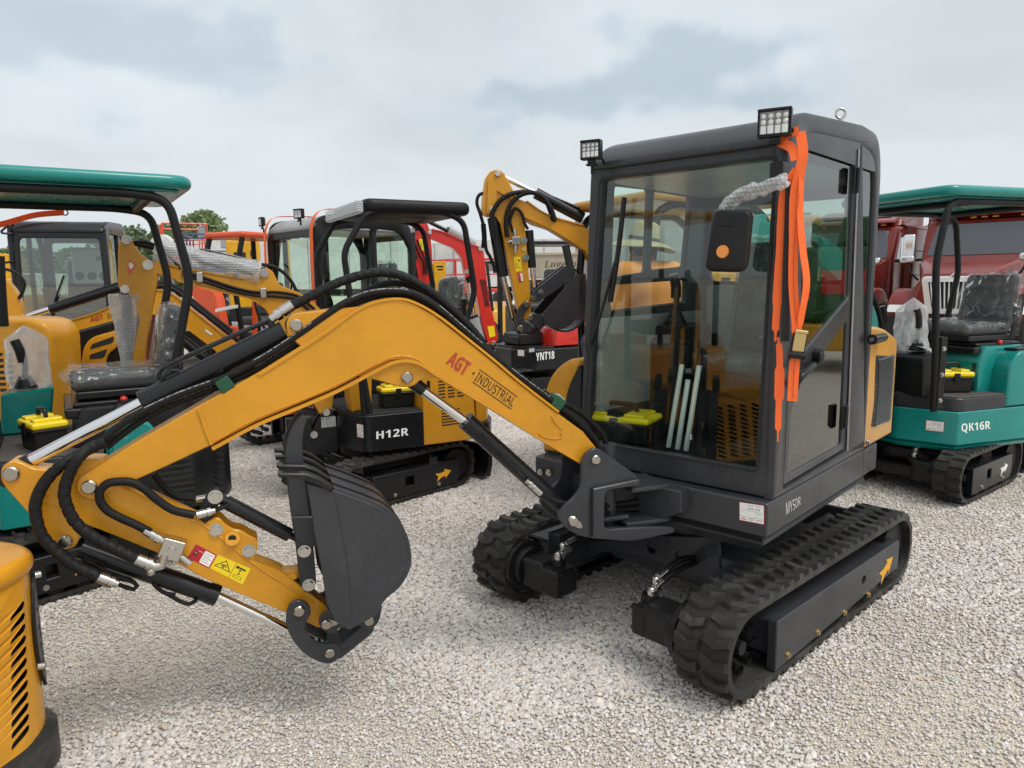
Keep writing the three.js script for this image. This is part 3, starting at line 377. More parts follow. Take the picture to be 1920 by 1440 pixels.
  obj('rear_window', [sheet([[-.30, 1.58, .04], [.42, 1.58, .04], [.42, 1.975, .04], [-.30, 1.975, .04]], 'z', -.47)], M.glass, cab);
  obj('quarter_window', [sheet(qw, 'x', .528)], M.glassDoor, cab);
  const up = [[.43, 1.97], [.415, 2.09, .10], [-.135, 2.122, .03], [-.158, 1.505, .02], [.385, 1.285, .03]], lo = [[-.155, 1.40, .02], [-.17, .825, .02], [.455, .812, .02], [.45, 1.08, .05], [.36, 1.175, .03]];
  const door = obj('cab_door', [ext([[.498, .774, .01], [.478, 2.127, .145], [-.184, 2.163, .01], [-.217, .794, .01]], 'x', .50, .537, { holes: [up, lo], bevel: .006 })], M.gray, root);
  objs('door_glass', [sheet(up, 'x', .528), sheet(lo, 'x', .528)], M.glassDoor, door);
  obj('door_handle', [sweep([[.53,1.159,.396], [.585,1.209,.517], [.59,1.245,.409], [.53,1.238,.205]], .014, { m: 10 }), ext([[.445,1.223],[.234,1.25],[.248,1.225],[.423,1.174]], 'x', .532, .548)], M.plastic, door);
  { const c = [.537,1.274,.229]; obj('door_lock', [cyl(c, [c[0] + .03, c[1], c[2]], .032, .030, 28), cyl([c[0] + .03, c[1], c[2]], [c[0] + .034, c[1], c[2]], .022, .02, 10)], M.plastic, door); }
  for (const p of [[.547,2.012,-.107], [.547,.963,-.127]]) obj('hinge', [box(p[0] - .006, p[0] + .016, p[1] - .055, p[1] + .055, p[2] - .022, p[2] - .002), box(p[0] - .006, p[0] + .012, p[1] - .055, p[1] + .055, p[2] + .002, p[2] + .022), cyl([p[0] + .016, p[1] - .05, p[2]], [p[0] + .016, p[1] + .05, p[2]], .010)], M.black, door);
  obj('door_trim', [sweep([[.544,2.148,-.156],[.544,.786,-.23]], .006, { n: 3, m: 6 })], M.steel, door);
  obj('door_catch', [cyl([.575, 1.30, -.40], [.575, 1.30, -.58], .024, .022, 20), cyl([.575, 1.30, -.58], [.575, 1.30, -.63], .016, .004, 14), cyl([.575, 1.30, -.40], [.575, 1.30, -.35], .016, .004, 14), box(.54, .59, 1.285, 1.315, -.5, -.46)], M.plastic, cab);
  // wiper
  obj('wiper', [sweep([[-.322,1.293,.625],[-.255,1.478,.625],[-.192,1.671,.625]], .007, { n: 8, m: 6 }), sweep([[-.153,1.945,.618],[-.183,1.71,.618],[-.223,1.499,.618]], .010, { n: 8, m: 6 }), sweep([[-.152,1.94,.612],[-.182,1.71,.612],[-.219,1.499,.612]], .008, { n: 6, m: 6 }), cyl([-.346,1.285,.6], [-.317,1.289,.64], .018)], M.plastic, cab);
  // mirror
  const mr = [[.354,1.847,.03],[.496,1.835,.03],[.481,1.617,.04],[.322,1.623,.04]];
  const mi = obj('mirror', [ext(mr, 'z', .755, .80, { bevel: .014, seg: 3 }), ext([[.375,1.823],[.442,1.826],[.44,1.778],[.385,1.785]], 'z', .798, .8025), sweep([[.381,1.834,.74],[.39,1.867,.74],[.438,1.897,.74],[.532,1.919,.74]].concat([[.565,1.946,.66]]), .012, { m: 8 }), box(.50, .55, 1.93, 2.01, .60, .665, .008)], M.plastic, cab);
  { const c = [.399,1.693,.801]; obj('reflector', [cyl(c, [c[0], c[1], c[2] + .006], .024, .022, 24)], M.amber, mi); }
  obj('bubble_wrap', [(() => { const g = mergeVertices(sweep([[.379,1.826,.745],[.385,1.856,.745],[.425,1.891,.745],[.515,1.911,.745],[.598,1.93,.745]], .026, { n: 60, m: 14 }).deleteAttribute('uv').deleteAttribute('normal')), p = g.attributes.position; for (let i = 0; i < p.count; i++) { p.setX(i, p.getX(i) + .010 * (vnoise(p.getX(i) * 60, p.getY(i) * 60, 3) - .5)); p.setY(i, p.getY(i) + .012 * (vnoise(p.getX(i) * 50, p.getY(i) * 70, 7) - .5)); } g.computeVertexNormals(); return g; })()], M.wrap, mi);
  workLight(root, ...[-.271,2.145,.7], .084, .072, .28); workLight(root, ...[.529,2.137,.7], .108, .088, .26);
  objs('light_cable', [sweep([...[[-.275,2.131,.66],[-.241,2.113,.66]], ...[[-.27,2.087,.6]]], .005), sweep([...[[.565,2.131,.68],[.582,2.114,.68]], ...[[.543,2.104,.58]]], .005)], M.hose, cab);
  // inside the cab
  obj('cab_floor', [box(-.36, .49, .765, .80, -.44, .54), box(-.36, -.22, .80, .98, .1, .53, .02), box(.30, .48, .8, .92, .1, .5, .02), box(-.34, .47, .80, 1.12, -.44, -.16, .03)], M.blackMat, cab);
  obj('side_console', [box(-.36, -.19, .80, 1.30, -.40, .1, .03), box(-.34, -.2, 1.28, 1.36, -.3, .06, .02), box(.30, .47, .80, 1.22, -.40, .02, .03)], M.blackMat, cab);
  obj('cab_lining', [box(-.335, .48, 2.03, 2.06, -.43, .54), box(-.31, .47, 1.15, 1.56, -.452, -.44, .004), box(-.37, -.33, .8, 1.42, -.44, .53, .004)], M.greyLt, cab);
  diggerSeat(root, .10, 1.22, .02, -.36, 1.78, .05, .22);
  joystick(root, [-.26, 1.36, -.02], .26); joystick(root, [.37, 1.22, -.02], .26);
  obj('armrest', [box(.30, .44, 1.40, 1.44, -.28, .0, .018), sweep([[.37, 1.40, -.2], [.37, 1.2, -.2]], .012, { n: 2 }), sweep([[.31, 1.4, -.02], [.29, 1.12, -.02], [.29, 1.0, -.02]], .010, { bend: .03 })], M.plastic, cab);
  objs('travel_lever', [sweep([[-.024,.837,.43],[.037,1.229,.43]], .0115, { n: 3, m: 10 }), sweep([[.023,.835,.43],[.068,1.155,.43]], .0115, { n: 3, m: 10 }), sweep([[.066,.836,.43],[.12,1.225,.43]], .0115, { n: 3, m: 10 })], M.silver, cab);
  objs('lever_grip', [sweep([[.034,1.224,.43],[.046,1.301,.43]], .015, { n: 3, m: 10 }), sweep([[.118,1.225,.43],[.123,1.3,.43]], .015, { n: 3, m: 10 })], M.plastic, cab);

  // swing post
  const pl = [[-.07,-.015],[-.054,.022,.03],[-.012,.044,.04],[.03,.018,.03],[.181,-.096,.01],[.182,-.123],[-.018,-.121],[-.017,-.331,.02],[-.076,-.316,.03],[-.142,-.272,.03],[-.176,-.215,.04],[-.151,-.186],[-.091,-.147,.05],[-.07,-.095,.03]];
  const post = obj('swing_post', B([ext(pl, 'z', .085, .105, { bevel: .004 }), ext(pl, 'z', -.105, -.085, { bevel: .004 }),
    ext([[-.03,-.119],[.179,-.102,.01],[.18,-.129,.01],[.022,-.132,.03],[.018,-.293,.03],[.17,-.304,.01],[.348,-.326,.02],[.343,-.351],[.146,-.361,.06],[-.029,-.323]], 'z', .104, .128, { bevel: .004 }), ext([[-.03,-.119],[.022,-.132],[.023,-.326],[-.029,-.318]], 'z', -.104, .104), ext([[-.026,-.1],[.179,-.105],[.18,-.127],[-.025,-.12]], 'z', -.09, .104), ext([[-.024,-.31],[.233,-.327],[.233,-.35],[-.024,-.332]], 'z', -.09, .104), cyl([.10, -.345, -.02], [.10, .02, -.02], .045, .045, 24)]), M.gray, root);
  objs('boom_pin', [pinAt([-.01,-.008,.105], 'z', .0195, .006), [...pinAt([-.107,-.248,.105], 'z', .02, .008), ext([[-.134,-.229,.02],[-.097,-.224,.02],[-.064,-.275,.01],[-.078,-.284,.01],[-.124,-.26,.02]], 'z', .106, .110)]], M.pin, post, B);
  // boom
  const bo = [[.031,-.031,.02],[0,-.05,.02],[-.05,-.028],[-.258,.108],[-.345,.165],[-.563,.313],[-.649,.369],[-.71,.413,.03],[-.758,.427,.03],[-.806,.421],[-.864,.398],[-.996,.335],[-1.264,.237],[-1.406,.169,.01],[-1.519,.122],[-1.64,.074],[-1.719,.044],[-1.743,.025,.03],[-1.776,.022,.04],[-1.808,.049,.04],[-1.806,.083,.03],[-1.793,.101],[-1.638,.192],[-1.456,.292],[-1.246,.402],[-1.041,.523],[-.92,.604],[-.874,.626,.02],[-.804,.64,.03],[-.757,.637,.03],[-.708,.619,.03],[-.637,.576],[-.539,.497],[-.427,.405],[-.343,.332],[-.179,.201],[-.045,.1],[.029,.009,.02]];
  const boom = obj('boom', B([ext(bo, 'z', -.062, .062, { bevel: .003 }),
    ribbon([[-.02,-.048,0],[-.233,.091,0],[-.388,.197,0],[-.546,.301,0],[-.634,.359,0],[-.697,.404,0],[-.746,.418,0],[-.795,.413,0],[-.854,.388,0],[-.989,.325,0],[-1.12,.276,0],[-1.265,.224,0],[-1.406,.156,0]], .142, V(0, 0, 1), .011), ribbon([[-1.246,.394,0],[-1.137,.459,0],[-1.035,.519,0],[-.912,.603,0],[-.864,.625,0],[-.793,.638,0],[-.745,.636,0],[-.694,.617,0],[-.622,.573,0],[-.521,.492,0],[-.407,.398,0],[-.321,.323,0],[-.152,.188,0]], .136, V(0, 0, 1), .009),
    ext([[-.916,.369],[-.862,.404],[-.756,.433],[-.669,.386],[-.61,.351],[-.646,.348,.02],[-.696,.341],[-.718,.322,.02],[-.756,.319,.03],[-.792,.331,.02],[-.864,.356]], 'z', -.05, .05, { bevel: .004 }),
    ext([[-1.145,.524],[-1.15,.564,.02],[-1.128,.596,.02],[-1.096,.598,.02],[-.964,.61],[-.898,.614],[-.914,.575],[-1.102,.479]], 'z', .03, .05, { bevel: .004 }), ext([[-1.145,.524],[-1.15,.564,.02],[-1.128,.596,.02],[-1.096,.598,.02],[-.964,.61],[-.898,.614],[-.914,.575],[-1.102,.479]], 'z', -.05, -.03, { bevel: .004 }),
    sweep([[-.258,.116,.063],[-.409,.22,.063],[-.564,.321,.063],[-.649,.377,.063],[-.71,.423,.063],[-.758,.436,.063],[-.806,.431,.063],[-.864,.407,.063],[-.996,.345,.063],[-1.123,.297,.063],[-1.264,.247,.063],[-1.393,.183,.063]], .0032, { rib: .25, pitch: .012, m: 6 }), sweep([[-1.409,.17,.064],[-1.419,.205,.064],[-1.44,.291,.064]], .005, { rib: .25, pitch: .012, m: 6 }), sweep([[-.236,.111,.064],[-.223,.097,.064],[-.155,.082,.064],[-.137,.091,.064],[-.146,.103,.064]], .003, { n: 16, m: 6 }), sweep([[-.182,.174,.064],[-.168,.147,.064],[-.137,.115,.064]], .0025, { n: 8, m: 6 })]), M.yellow, root);
  objs('pin', [pinAt([-.743,.357,.05], 'z', .0205, .014), pinAt([-1.772,.067,.062], 'z', .0225, .010), pinAt([-1.117,.556,.05], 'z', .021, .008)], M.pin, boom, B);
  obj('lettering_red', B([quad([[-.574,.459,.062],[-.488,.398,.062],[-.526,.338,.062],[-.612,.402,.062]], .0016)]), print('AGT', '#b23a26', { w: 256, h: 128, font: '900 132px sans-serif', sx: .8 }), boom);
  obj('lettering_black', B([quad([[-.484,.388,.062],[-.318,.262,.062],[-.349,.207,.062],[-.518,.334,.062]], .0016)]), canvasMat(640, 128, (x) => { x.clearRect(0, 0, 640, 128); x.fillStyle = '#231a16'; x.fillRect(58, 8, 580, 6); x.fillRect(58, 114, 580, 6); x.beginPath(); x.arc(20, 62, 11, 0, 7); x.fill(); x.font = '96px sans-serif'; x.textBaseline = 'middle'; const w = x.measureText('INDUSTRIAL').width; x.translate(62, 66); x.scale(572 / w, 1); x.fillText('INDUSTRIAL', 0, 0); }, { transparent: true }), boom);
  for (const [q, a] of [[[[-1.353,.367,0]], -.55], [[[-.15,.221,0]], .72]]) { const [x, y] = q[0], g = box(-.024, .024, -.022, .024, -.06, .066, .005).rotateZ(-a).translate(x, y, 0); obj('hose_clamp', B([g]), M.green, boom); obj('clamp_bolt', B([box(-.018, .018, .022, .032, .02, .05, .003).rotateZ(-a).translate(x, y, 0)]), M.zinc, boom); }
  // boom (lift) cylinder
  const lift = obj('lift_cylinder', B([cyl([-.08,-.251,0], [-.497,.155,0], .034, .034, 28), cyl([-.463,.123,0], [-.513,.171,0], .036, .036, 28), cyl([[-.058,-.288,0][0], [-.058,-.288,0][1], -.06], [[-.058,-.288,0][0], [-.058,-.288,0][1], .06], .034), sweep([[-.457,.119,.042],[-.372,.031,.042],[-.285,-.067,.042]], .006, { n: 10, m: 7 })]), M.black, root);
  obj('piston_rod', B([cyl([-.497,.155,0], [-.7,.319,0], .0185, .0185, 24)]), M.chrome, lift); obj('rod_eye', B([cyl([-.672,.297,0], [-.715,.333,0], .024, .026, 20)]), M.black, lift);
  obj('hose_fitting', B(fitting([-.223,-.137,.05], [-.286,-.074,.05], .014)), M.zinc, lift);
  objs('hydraulic_hose', ([sweep([...[[-.227,-.132,.05],[-.175,-.167,.05],[-.112,-.192,.05]], ...[[-.032,-.181,-.03],[-.008,-.104,-.03]]], .013, { rib: .12 }), sweep([[-.038,-.247,-.06],[-.033,-.19,-.06],[-.003,-.112,-.06],[.021,-.073,-.06]], .013, { rib: .12 }), sweep([[-.024,-.225,-.02],[-.022,-.157,-.02],[.007,-.092,-.02]], .013, { rib: .12 })]), M.hose, lift, B);
  objs('hydraulic_hose', ([sweep([...[[.056,-.227,.03]], ...[[.163,-.25,-.02],[.266,-.248,-.02]]], .014, { rib: .12 }), sweep([...[[.057,-.259,.03]], ...[[.176,-.273,-.02],[.28,-.281,-.02]]], .014, { rib: .12 })]), M.hose, post, B);
  // arm (dipper) cylinder along the boom
  const dip = obj('dipper_cylinder', B([cyl([-1.602,.319,0], [-1.153,.534,0], .037, .037, 32), cyl([-1.609,.315,0], [-1.573,.332,0], .040, .040, 32), cyl([[-1.115,.553,0][0], [-1.115,.553,0][1], -.03], [[-1.115,.553,0][0], [-1.115,.553,0][1], .03], .036, .036, 24), cyl([[-1.994,.116,0][0], [-1.994,.116,0][1], -.035], [[-1.994,.116,0][0], [-1.994,.116,0][1], .035], .036, .036, 24), cyl([-1.981,.129,0], [-1.936,.155,0], .028, .024),
    sweep([[-1.561,.389,0],[-1.553,.413,0],[-1.534,.428,0],[-1.383,.497,0],[-1.199,.574,0]], .0085, { m: 8 }), sweep([[-1.549,.379,0],[-1.536,.403,0],[-1.503,.417,0],[-1.485,.402,0],[-1.496,.385,0]], .006, { m: 8 }), cyl([-1.199,.574,0], [-1.185,.515,0], .012)]), M.black, root);
  obj('piston_rod', B([cyl([-1.602,.319,0], [-1.94,.152,0], .0205, .0205, 28)]), M.chrome, dip);
  obj('hose_fitting', B([...fitting([-1.122,.623,0], [-1.196,.575,0], .020)]), M.zinc, dip);
  // hoses over the boom
  obj('hydraulic_hose', B([sweep([[-1.129,.617,0],[-1.065,.649,0],[-.982,.69,0],[-.898,.719,0],[-.822,.732,0],[-.755,.724,0],[-.688,.694,0],[-.62,.649,0],[-.55,.588,0],[-.489,.527,0],[-.438,.466,0]], .0165, { rib: .12, pitch: .03, m: 12 })]), M.hose, boom);
  const hA = [[-1.736,.199,.045],[-1.69,.24,.045],[-1.618,.287,.045],[-1.505,.338,.045],[-1.351,.391,.045],[-1.235,.448,.045],[-1.119,.519,.045],[-1.009,.592,.045],[-.944,.631,.045],[-.87,.659,.045],[-.785,.667,.045],[-.709,.657,.045],[-.632,.613,.045],[-.543,.537,.045],[-.452,.455,.045],[-.337,.356,.045],[-.171,.229,.045],[-.056,.139,.045],[.02,.054,.045],[.042,-.001,.045]], hB = [[-1.722,.182,.02],[-1.665,.226,.02],[-1.558,.292,.02],[-1.353,.366,.02],[-1.245,.415,.02],[-1.11,.497,.02],[-.999,.569,.02],[-.923,.619,.02],[-.848,.647,.02],[-.762,.655,.02],[-.694,.639,.02],[-.597,.567,.02],[-.486,.474,.02],[-.349,.358,.02],[-.163,.208,.02],[-.044,.099,.02],[.021,.027,.02]], hC = [[-.936,.612,-.03],[-.858,.668,-.03],[-.78,.693,-.03],[-.702,.683,-.03],[-.623,.635,-.03],[-.542,.565,-.03],[-.418,.447,-.03],[-.287,.326,-.03],[-.137,.228,-.03],[-.009,.155,-.03],[.09,.057,-.03],[.11,-.001,-.03]];
  objs('hydraulic_hose', [sweep(hA, .0125, { n: 120, m: 10 }), sweep(hB, .0125, { n: 120, m: 10 }), sweep(hC, .0125, { n: 80, m: 10 })], M.hose, boom, B);
  { // white print along the two hoses
    const pm = canvasMat(1024, 32, (x) => { x.clearRect(0, 0, 1024, 32); x.fillStyle = '#d8d8d4'; x.font = 'bold 26px monospace'; x.fillText('HYDRAULIC HOSE 1SN-9.5WP33MPa 2SN 1523-1S6-2SN', 4, 25); }, { transparent: true });
    const strip = (P, t0, t1) => { const c = new THREE.CatmullRomCurve3(P.map(v3), false, 'centripetal'), n = 24, pos = [], uv = [], idx = []; for (let i = 0; i <= n; i++) { const t = t0 + (t1 - t0) * i / n, p = c.getPointAt(t), ta = c.getTangentAt(t), nr = V(-ta.y, ta.x, 0).normalize(); if (nr.y < 0) nr.negate(); for (const s of [1, -1]) { const a = .72 + s * .22, q = p.clone().addScaledVector(nr, Math.sin(a) * .0129).add(V(0, 0, Math.cos(a) * .0129)); pos.push(q.x, q.y, q.z); uv.push(i / n, s > 0 ? 1 : 0); } } for (let i = 0; i < n; i++) { const a = i * 2; idx.push(a, a + 1, a + 2, a + 1, a + 3, a + 2); } const g = new THREE.BufferGeometry(); g.setAttribute('position', new THREE.Float32BufferAttribute(pos, 3)); g.setAttribute('uv', new THREE.Float32BufferAttribute(uv, 2)); g.setIndex(idx); g.computeVertexNormals(); const k = g.toNonIndexed(); k.userData.keepUV = true; return k; };
    const gs = []; for (const P of [hA, hB]) for (const [a, b] of [[.08, .22], [.25, .40], [.43, .56], [.58, .72], [.75, .88]]) gs.push(strip(P, a, b)); objs('hose_print', gs, pm, boom, B);
  }
  // arm
  const ar = [[-2.01,.126,.03],[-2.005,.149,.03],[-1.98,.167,.04],[-1.953,.159,.03],[-1.921,.134,.03],[-1.877,.126,.03],[-1.828,.138],[-1.773,.152],[-1.733,.146],[-1.712,.104],[-1.679,.058],[-1.578,-.01],[-1.462,-.089],[-1.3,-.258],[-1.215,-.308],[-1.119,-.406],[-1.061,-.469,.02],[-1.051,-.499,.02],[-1.087,-.55,.02],[-1.189,-.475],[-1.324,-.389],[-1.467,-.292],[-1.583,-.195],[-1.704,-.117],[-1.805,-.055],[-1.826,-.069,.02],[-1.819,-.109,.03],[-1.834,-.133,.03],[-1.861,-.138,.03],[-1.885,-.121,.03],[-1.938,-.021],[-2.009,.099,.03]];
  const arm = obj('dipper_arm', B([ext(ar, 'z', -.045, .045, { bevel: .003 }), sweep([[-1.685,.053,.046],[-1.578,-.017,.046],[-1.462,-.098,.046],[-1.294,-.274,.046],[-1.105,-.444,.046]], .004, { n: 20, m: 6 }), sweep([[-1.903,.046,.046],[-1.885,.02,.046],[-1.853,-.008,.046]], .0025, { n: 6, m: 6 }), ribbon([[-1.838,.127,0],[-1.782,.14,0],[-1.741,.138,0]], .088, V(0, 0, 1), .008),
    ...[[.028, .044], [-.044, -.028]].map(([a, b]) => ext([[-1.459,-.121],[-1.448,-.104,.02],[-1.423,-.09,.02],[-1.4,-.089,.02],[-1.385,-.114,.02],[-1.362,-.136,.02],[-1.335,-.143,.02],[-1.309,-.166,.02],[-1.285,-.183,.02],[-1.283,-.206,.02],[-1.3,-.258],[-1.36,-.216]], 'z', a, b)), cyl([-1.365,-.173,.03], [-1.364,-.163,.058], .024, .024, 24), box(-.03, .03, -.012, .012, -.04, .04).rotateZ(.3).translate(...[-1.189,-.344,0]), ext([[-1.224,-.317],[-1.153,-.318],[-1.15,-.346],[-1.214,-.344]], 'z', -.03, .03)]), M.yellow, root);
  objs('pin', [pinAt([-1.981,.127,.045], 'z', .0235, .01), pinAt([-1.857,-.107,.045], 'z', .021, .012)], M.pin, arm, B); objs('bolt', [[-1.414,-.129,.044], [-1.314,-.218,.044]].map((p) => bolt(p, 'z', .017)), M.zinc, arm, B);
  obj('bushing_hole', B([cyl([-1.364,-.163,.058], [[-1.364,-.163,.058][0], [-1.364,-.163,.058][1], .0595], .013)]), M.black, arm);
  obj('danger_sticker', B([quad([[-1.479,-.171,.045],[-1.417,-.218,.045],[-1.445,-.263,.045],[-1.508,-.214,.045]], .001)]), danger, arm); obj('warning_sticker', B([quad([[-1.413,-.218,.045],[-1.312,-.283,.045],[-1.342,-.337,.045],[-1.441,-.262,.045]], .001)]), warn, arm);
  { // valve block with its hoses
    const [x, y] = [-1.549,-.165,.045], g = [box(-.034, .034, -.034, .034, 0, .05, .004), cyl([0, 0, .05], [0, 0, .062], .014, .012, 6), ...[[-1, -1], [1, -1], [1, 1], [-1, 1]].map(([a, b]) => cyl([a * .023, b * .023, .05], [a * .023, b * .023, .052], .006, .006, 10)), ...fitting([-.10, .035, .03], [-.03, .015, .03], .015), ...fitting([.07, -.035, .03], [.03, -.018, .03], .013), cyl([-.005, -.03, .03], [-.03, -.075, .04], .013, .013, 8), ball([-.035, -.085, .04], .017)].map((q) => q.rotateZ(-.42).translate(x, y, .045));
    const vb = obj('valve_block', B(g), M.zinc, arm);
    obj('hydraulic_hose', B([sweep([[-1.61,-.102,.075],[-1.649,-.071,.075],[-1.693,-.041,.075],[-1.726,-.013,.075],[-1.744,.022,.075],[-1.741,.053,.075],[-1.719,.074,.075],[-1.688,.077,.075],[-1.654,.072,.075],[-1.62,.049,.075],[-1.581,.005,.075],[-1.537,-.035,.075],[-1.474,-.061,.075]], .0135, { n: 70, m: 10 })]), M.hose, vb);
    objs('hose_fitting', ([fitting([-1.471,-.063,.07], [-1.414,-.06,.05], .015), [...fitting([-1.656,-.18,.09], [-1.601,-.214,.09], .020), cyl([-1.604,-.214,.09], [-1.583,-.213,.09], .015), cyl([-1.585,-.22,.09], [-1.571,-.178,.09], .014, .014, 8)], fitting([-1.77,-.23,.07], [-1.716,-.264,.07], .019)]), M.zinc, vb, B);
    objs('hydraulic_hose', ([sweep([...[[-1.715,.203,.06],[-1.747,.196,.06]], ...[[-1.783,.174,.1],[-1.816,.12,.1],[-1.834,.062,.1],[-1.83,.019,.1],[-1.811,-.035,.1],[-1.775,-.08,.1],[-1.716,-.13,.1],[-1.653,-.177,.1]]], .0178, { rib: .13, pitch: .03, m: 12 }), sweep([...[[-1.732,.2,.06],[-1.775,.181,.06]], ...[[-1.832,.153,.09],[-1.886,.098,.09],[-1.915,.035,.09],[-1.917,-.016,.09],[-1.906,-.069,.09],[-1.875,-.12,.09],[-1.829,-.176,.09],[-1.765,-.223,.09]]], .0178, { rib: .13, pitch: .03, m: 12 })]), M.hose, vb, B);
    objs('steel_pipe', ([sweep([[-1.72,-.272,.05],[-1.699,-.286,.05],[-1.675,-.298,.05],[-1.665,-.287,.05],[-1.676,-.272,.05],[-1.714,-.251,.05],[-1.81,-.173,.05]], .0075, { m: 8 }), sweep([[-1.816,-.17,.03],[-1.812,-.192,.03],[-1.769,-.226,.03],[-1.679,-.278,.03]], .0075, { m: 8 }), sweep([[-1.619,-.293,.03],[-1.608,-.313,.03],[-1.584,-.335,.03],[-1.555,-.345,.03]], .0075, { m: 8 }), sweep([[-1.584,-.335,.03],[-1.532,-.378,.03],[-1.511,-.385,.03],[-1.493,-.373,.03]], .0075, { m: 8 })]), M.hose, vb, B);
  }
  const bc = obj('bucket_cylinder', B([cyl([-1.826,-.152,0], [-1.429,-.383,0], .034, .034, 28), cyl([-1.457,-.366,0], [-1.427,-.383,0], .0365, .0365, 28), cyl([[-1.868,-.121,0][0], [-1.868,-.121,0][1], -.03], [[-1.868,-.121,0][0], [-1.868,-.121,0][1], .03], .03), cyl([-1.109,-.616,0], [-1.062,-.668,0], .02)]), M.black, root);
  obj('piston_rod', B([cyl([-1.432,-.38,0], [-1.079,-.637,0], .0165, .0165, 22)]), M.chrome, bc);
  // thumb
  const thA = [[-1.096,.237,.01],[-1.115,.246,.01],[-1.145,.215,.04],[-1.173,.151,.05],[-1.177,.095],[-1.173,.013],[-1.168,-.102],[-1.155,-.253],[-1.15,-.366,.02],[-1.137,-.397,.02],[-1.107,-.397,.02],[-1.095,-.367,.02],[-1.099,-.233],[-1.106,-.104],[-1.116,.047],[-1.119,.135,.03],[-1.113,.184,.03]];
  const thumb = obj('bucket_thumb', B([ext(thA, 'z', .04, .06), ext(thA, 'z', -.06, -.04), ext([[-1.169,-.106],[-1.065,-.119,.01],[-1.023,-.164,.02],[-1.028,-.2,.02],[-1.06,-.238,.03],[-1.082,-.235],[-1.107,-.221],[-1.156,-.193]], 'z', .06, .072), cyl([-1.115,-.415,-.06], [-1.122,-.365,.06], .02), box(-.02, .02, -.012, .012, -.05, .05).translate(...[-1.142,-.016,0])]), M.gray, root);
  objs('bolt', [...[[-1.079,-.141,.072], [-1.046,-.175,.072], [-1.072,-.213,.072]].map((p) => bolt(p, 'z', .0125)), ...[[-1.131,-.24,.06], [-1.122,-.367,.06]].map((p) => bolt(p, 'z', .017))], M.zinc, thumb, B);
  const tc = obj('thumb_cylinder', B([cyl([-1.378,-.049,0], [-1.176,-.196,0], .0245, .0245, 24), cyl([-1.181,-.191,0], [-1.11,-.243,0], .012), ext([[-1.409,.003,.02],[-1.386,-.018,.02],[-1.424,-.093],[-1.449,-.116],[-1.472,-.087,.02],[-1.44,-.021]], 'z', .02, .035), ext([[-1.409,.003,.02],[-1.386,-.018,.02],[-1.424,-.093],[-1.449,-.116],[-1.472,-.087,.02],[-1.44,-.021]], 'z', -.035, -.02), cyl([-1.413,-.034,-.03], [-1.409,-.017,.03], .024), cyl([-1.404,-.03,0], [-1.372,-.053,0], .018), sweep([[-1.416,-.066,.03],[-1.393,-.059,.03],[-1.371,-.048,.03]], .008)]), M.black, root);
  obj('bolt', B(bolt([-1.409,-.016,.036], 'z', .018)), M.zinc, tc);
  obj('hydraulic_hose', B([sweep([[-1.6,.065,-.04],[-1.576,.021,-.04],[-1.537,-.021,-.04],[-1.475,-.039,-.04]], .012, { m: 9 })]), M.hose, tc); obj('hose_fitting', B(fitting([-1.475,-.039,-.04], [-1.43,-.037,-.04], .012)), M.zinc, tc);
  // bucket
  const bs = [[-1.119,.04],[-1.034,.007],[-.922,-.049],[-.863,-.085,.03],[-.808,-.156,.05],[-.786,-.237,.05],[-.788,-.3,.05],[-.826,-.363,.04],[-.876,-.401,.02],[-.889,-.432],[-.916,-.469,.02],[-.962,-.483],[-1.004,-.499],[-1.045,-.464],[-1.074,-.39],[-1.084,-.276],[-1.102,-.141],[-1.109,-.064]];
  const shell = [[-1.016,-.048,0],[-.895,-.108,0],[-.827,-.15,0],[-.771,-.223,0],[-.748,-.311,0],[-.75,-.379,0],[-.791,-.447,0],[-.846,-.488,0],[-.89,-.544,0]].map(([x, y], i) => { const q = [[-1.033,.005],[-.921,-.051],[-.859,-.089],[-.807,-.158],[-.785,-.239],[-.787,-.302],[-.825,-.366],[-.876,-.403],[-.917,-.455]][i]; return [q[0], q[1], 0]; });
  const bu = obj('bucket', B([ext(bs, 'z', .175, .19, { bevel: .003 }), ext(bs, 'z', -.19, -.175, { bevel: .003 }), ribbon(shell, .372, V(0, 0, 1), .016), sweep([[-1.031,-.004,.191],[-1.014,-.128,.191],[-.998,-.264,.191],[-.991,-.439,.191]], .0012, { n: 8, m: 5 }),
    ...[[.075, .095], [-.095, -.075]].map(([a, b]) => ext([[-1.1,-.513,.03],[-1.091,-.474,.03],[-1.057,-.462,.03],[-.978,-.469],[-.87,-.478],[-.885,-.544,.03],[-.924,-.562,.03],[-.965,-.529],[-1.026,-.534],[-1.058,-.557,.03]], 'z', a, b))]), M.gray, root);
  { const l = [[-1.207,.086],[-1.117,.075],[-1.075,.054],[-1.032,.018],[-1.039,.002],[-1.093,.034],[-1.13,.058],[-1.206,.073]], ts = []; const t0 = [.178, .06, -.06, -.178]; for (const n of t0) obj('tooth', B([ext(l.map(([x, y]) => [x, y]), 'z', n - .022, n + .022, { bevel: .005 })]), M.black, bu); }
  objs('wear_strip', [.13, 0, -.13].map((n) => ribbon(shell.slice(0, 6).map(([x, y]) => [x + .004, y + .009, n]), .012, V(0, 0, 1), .006)), M.black, bu, B);
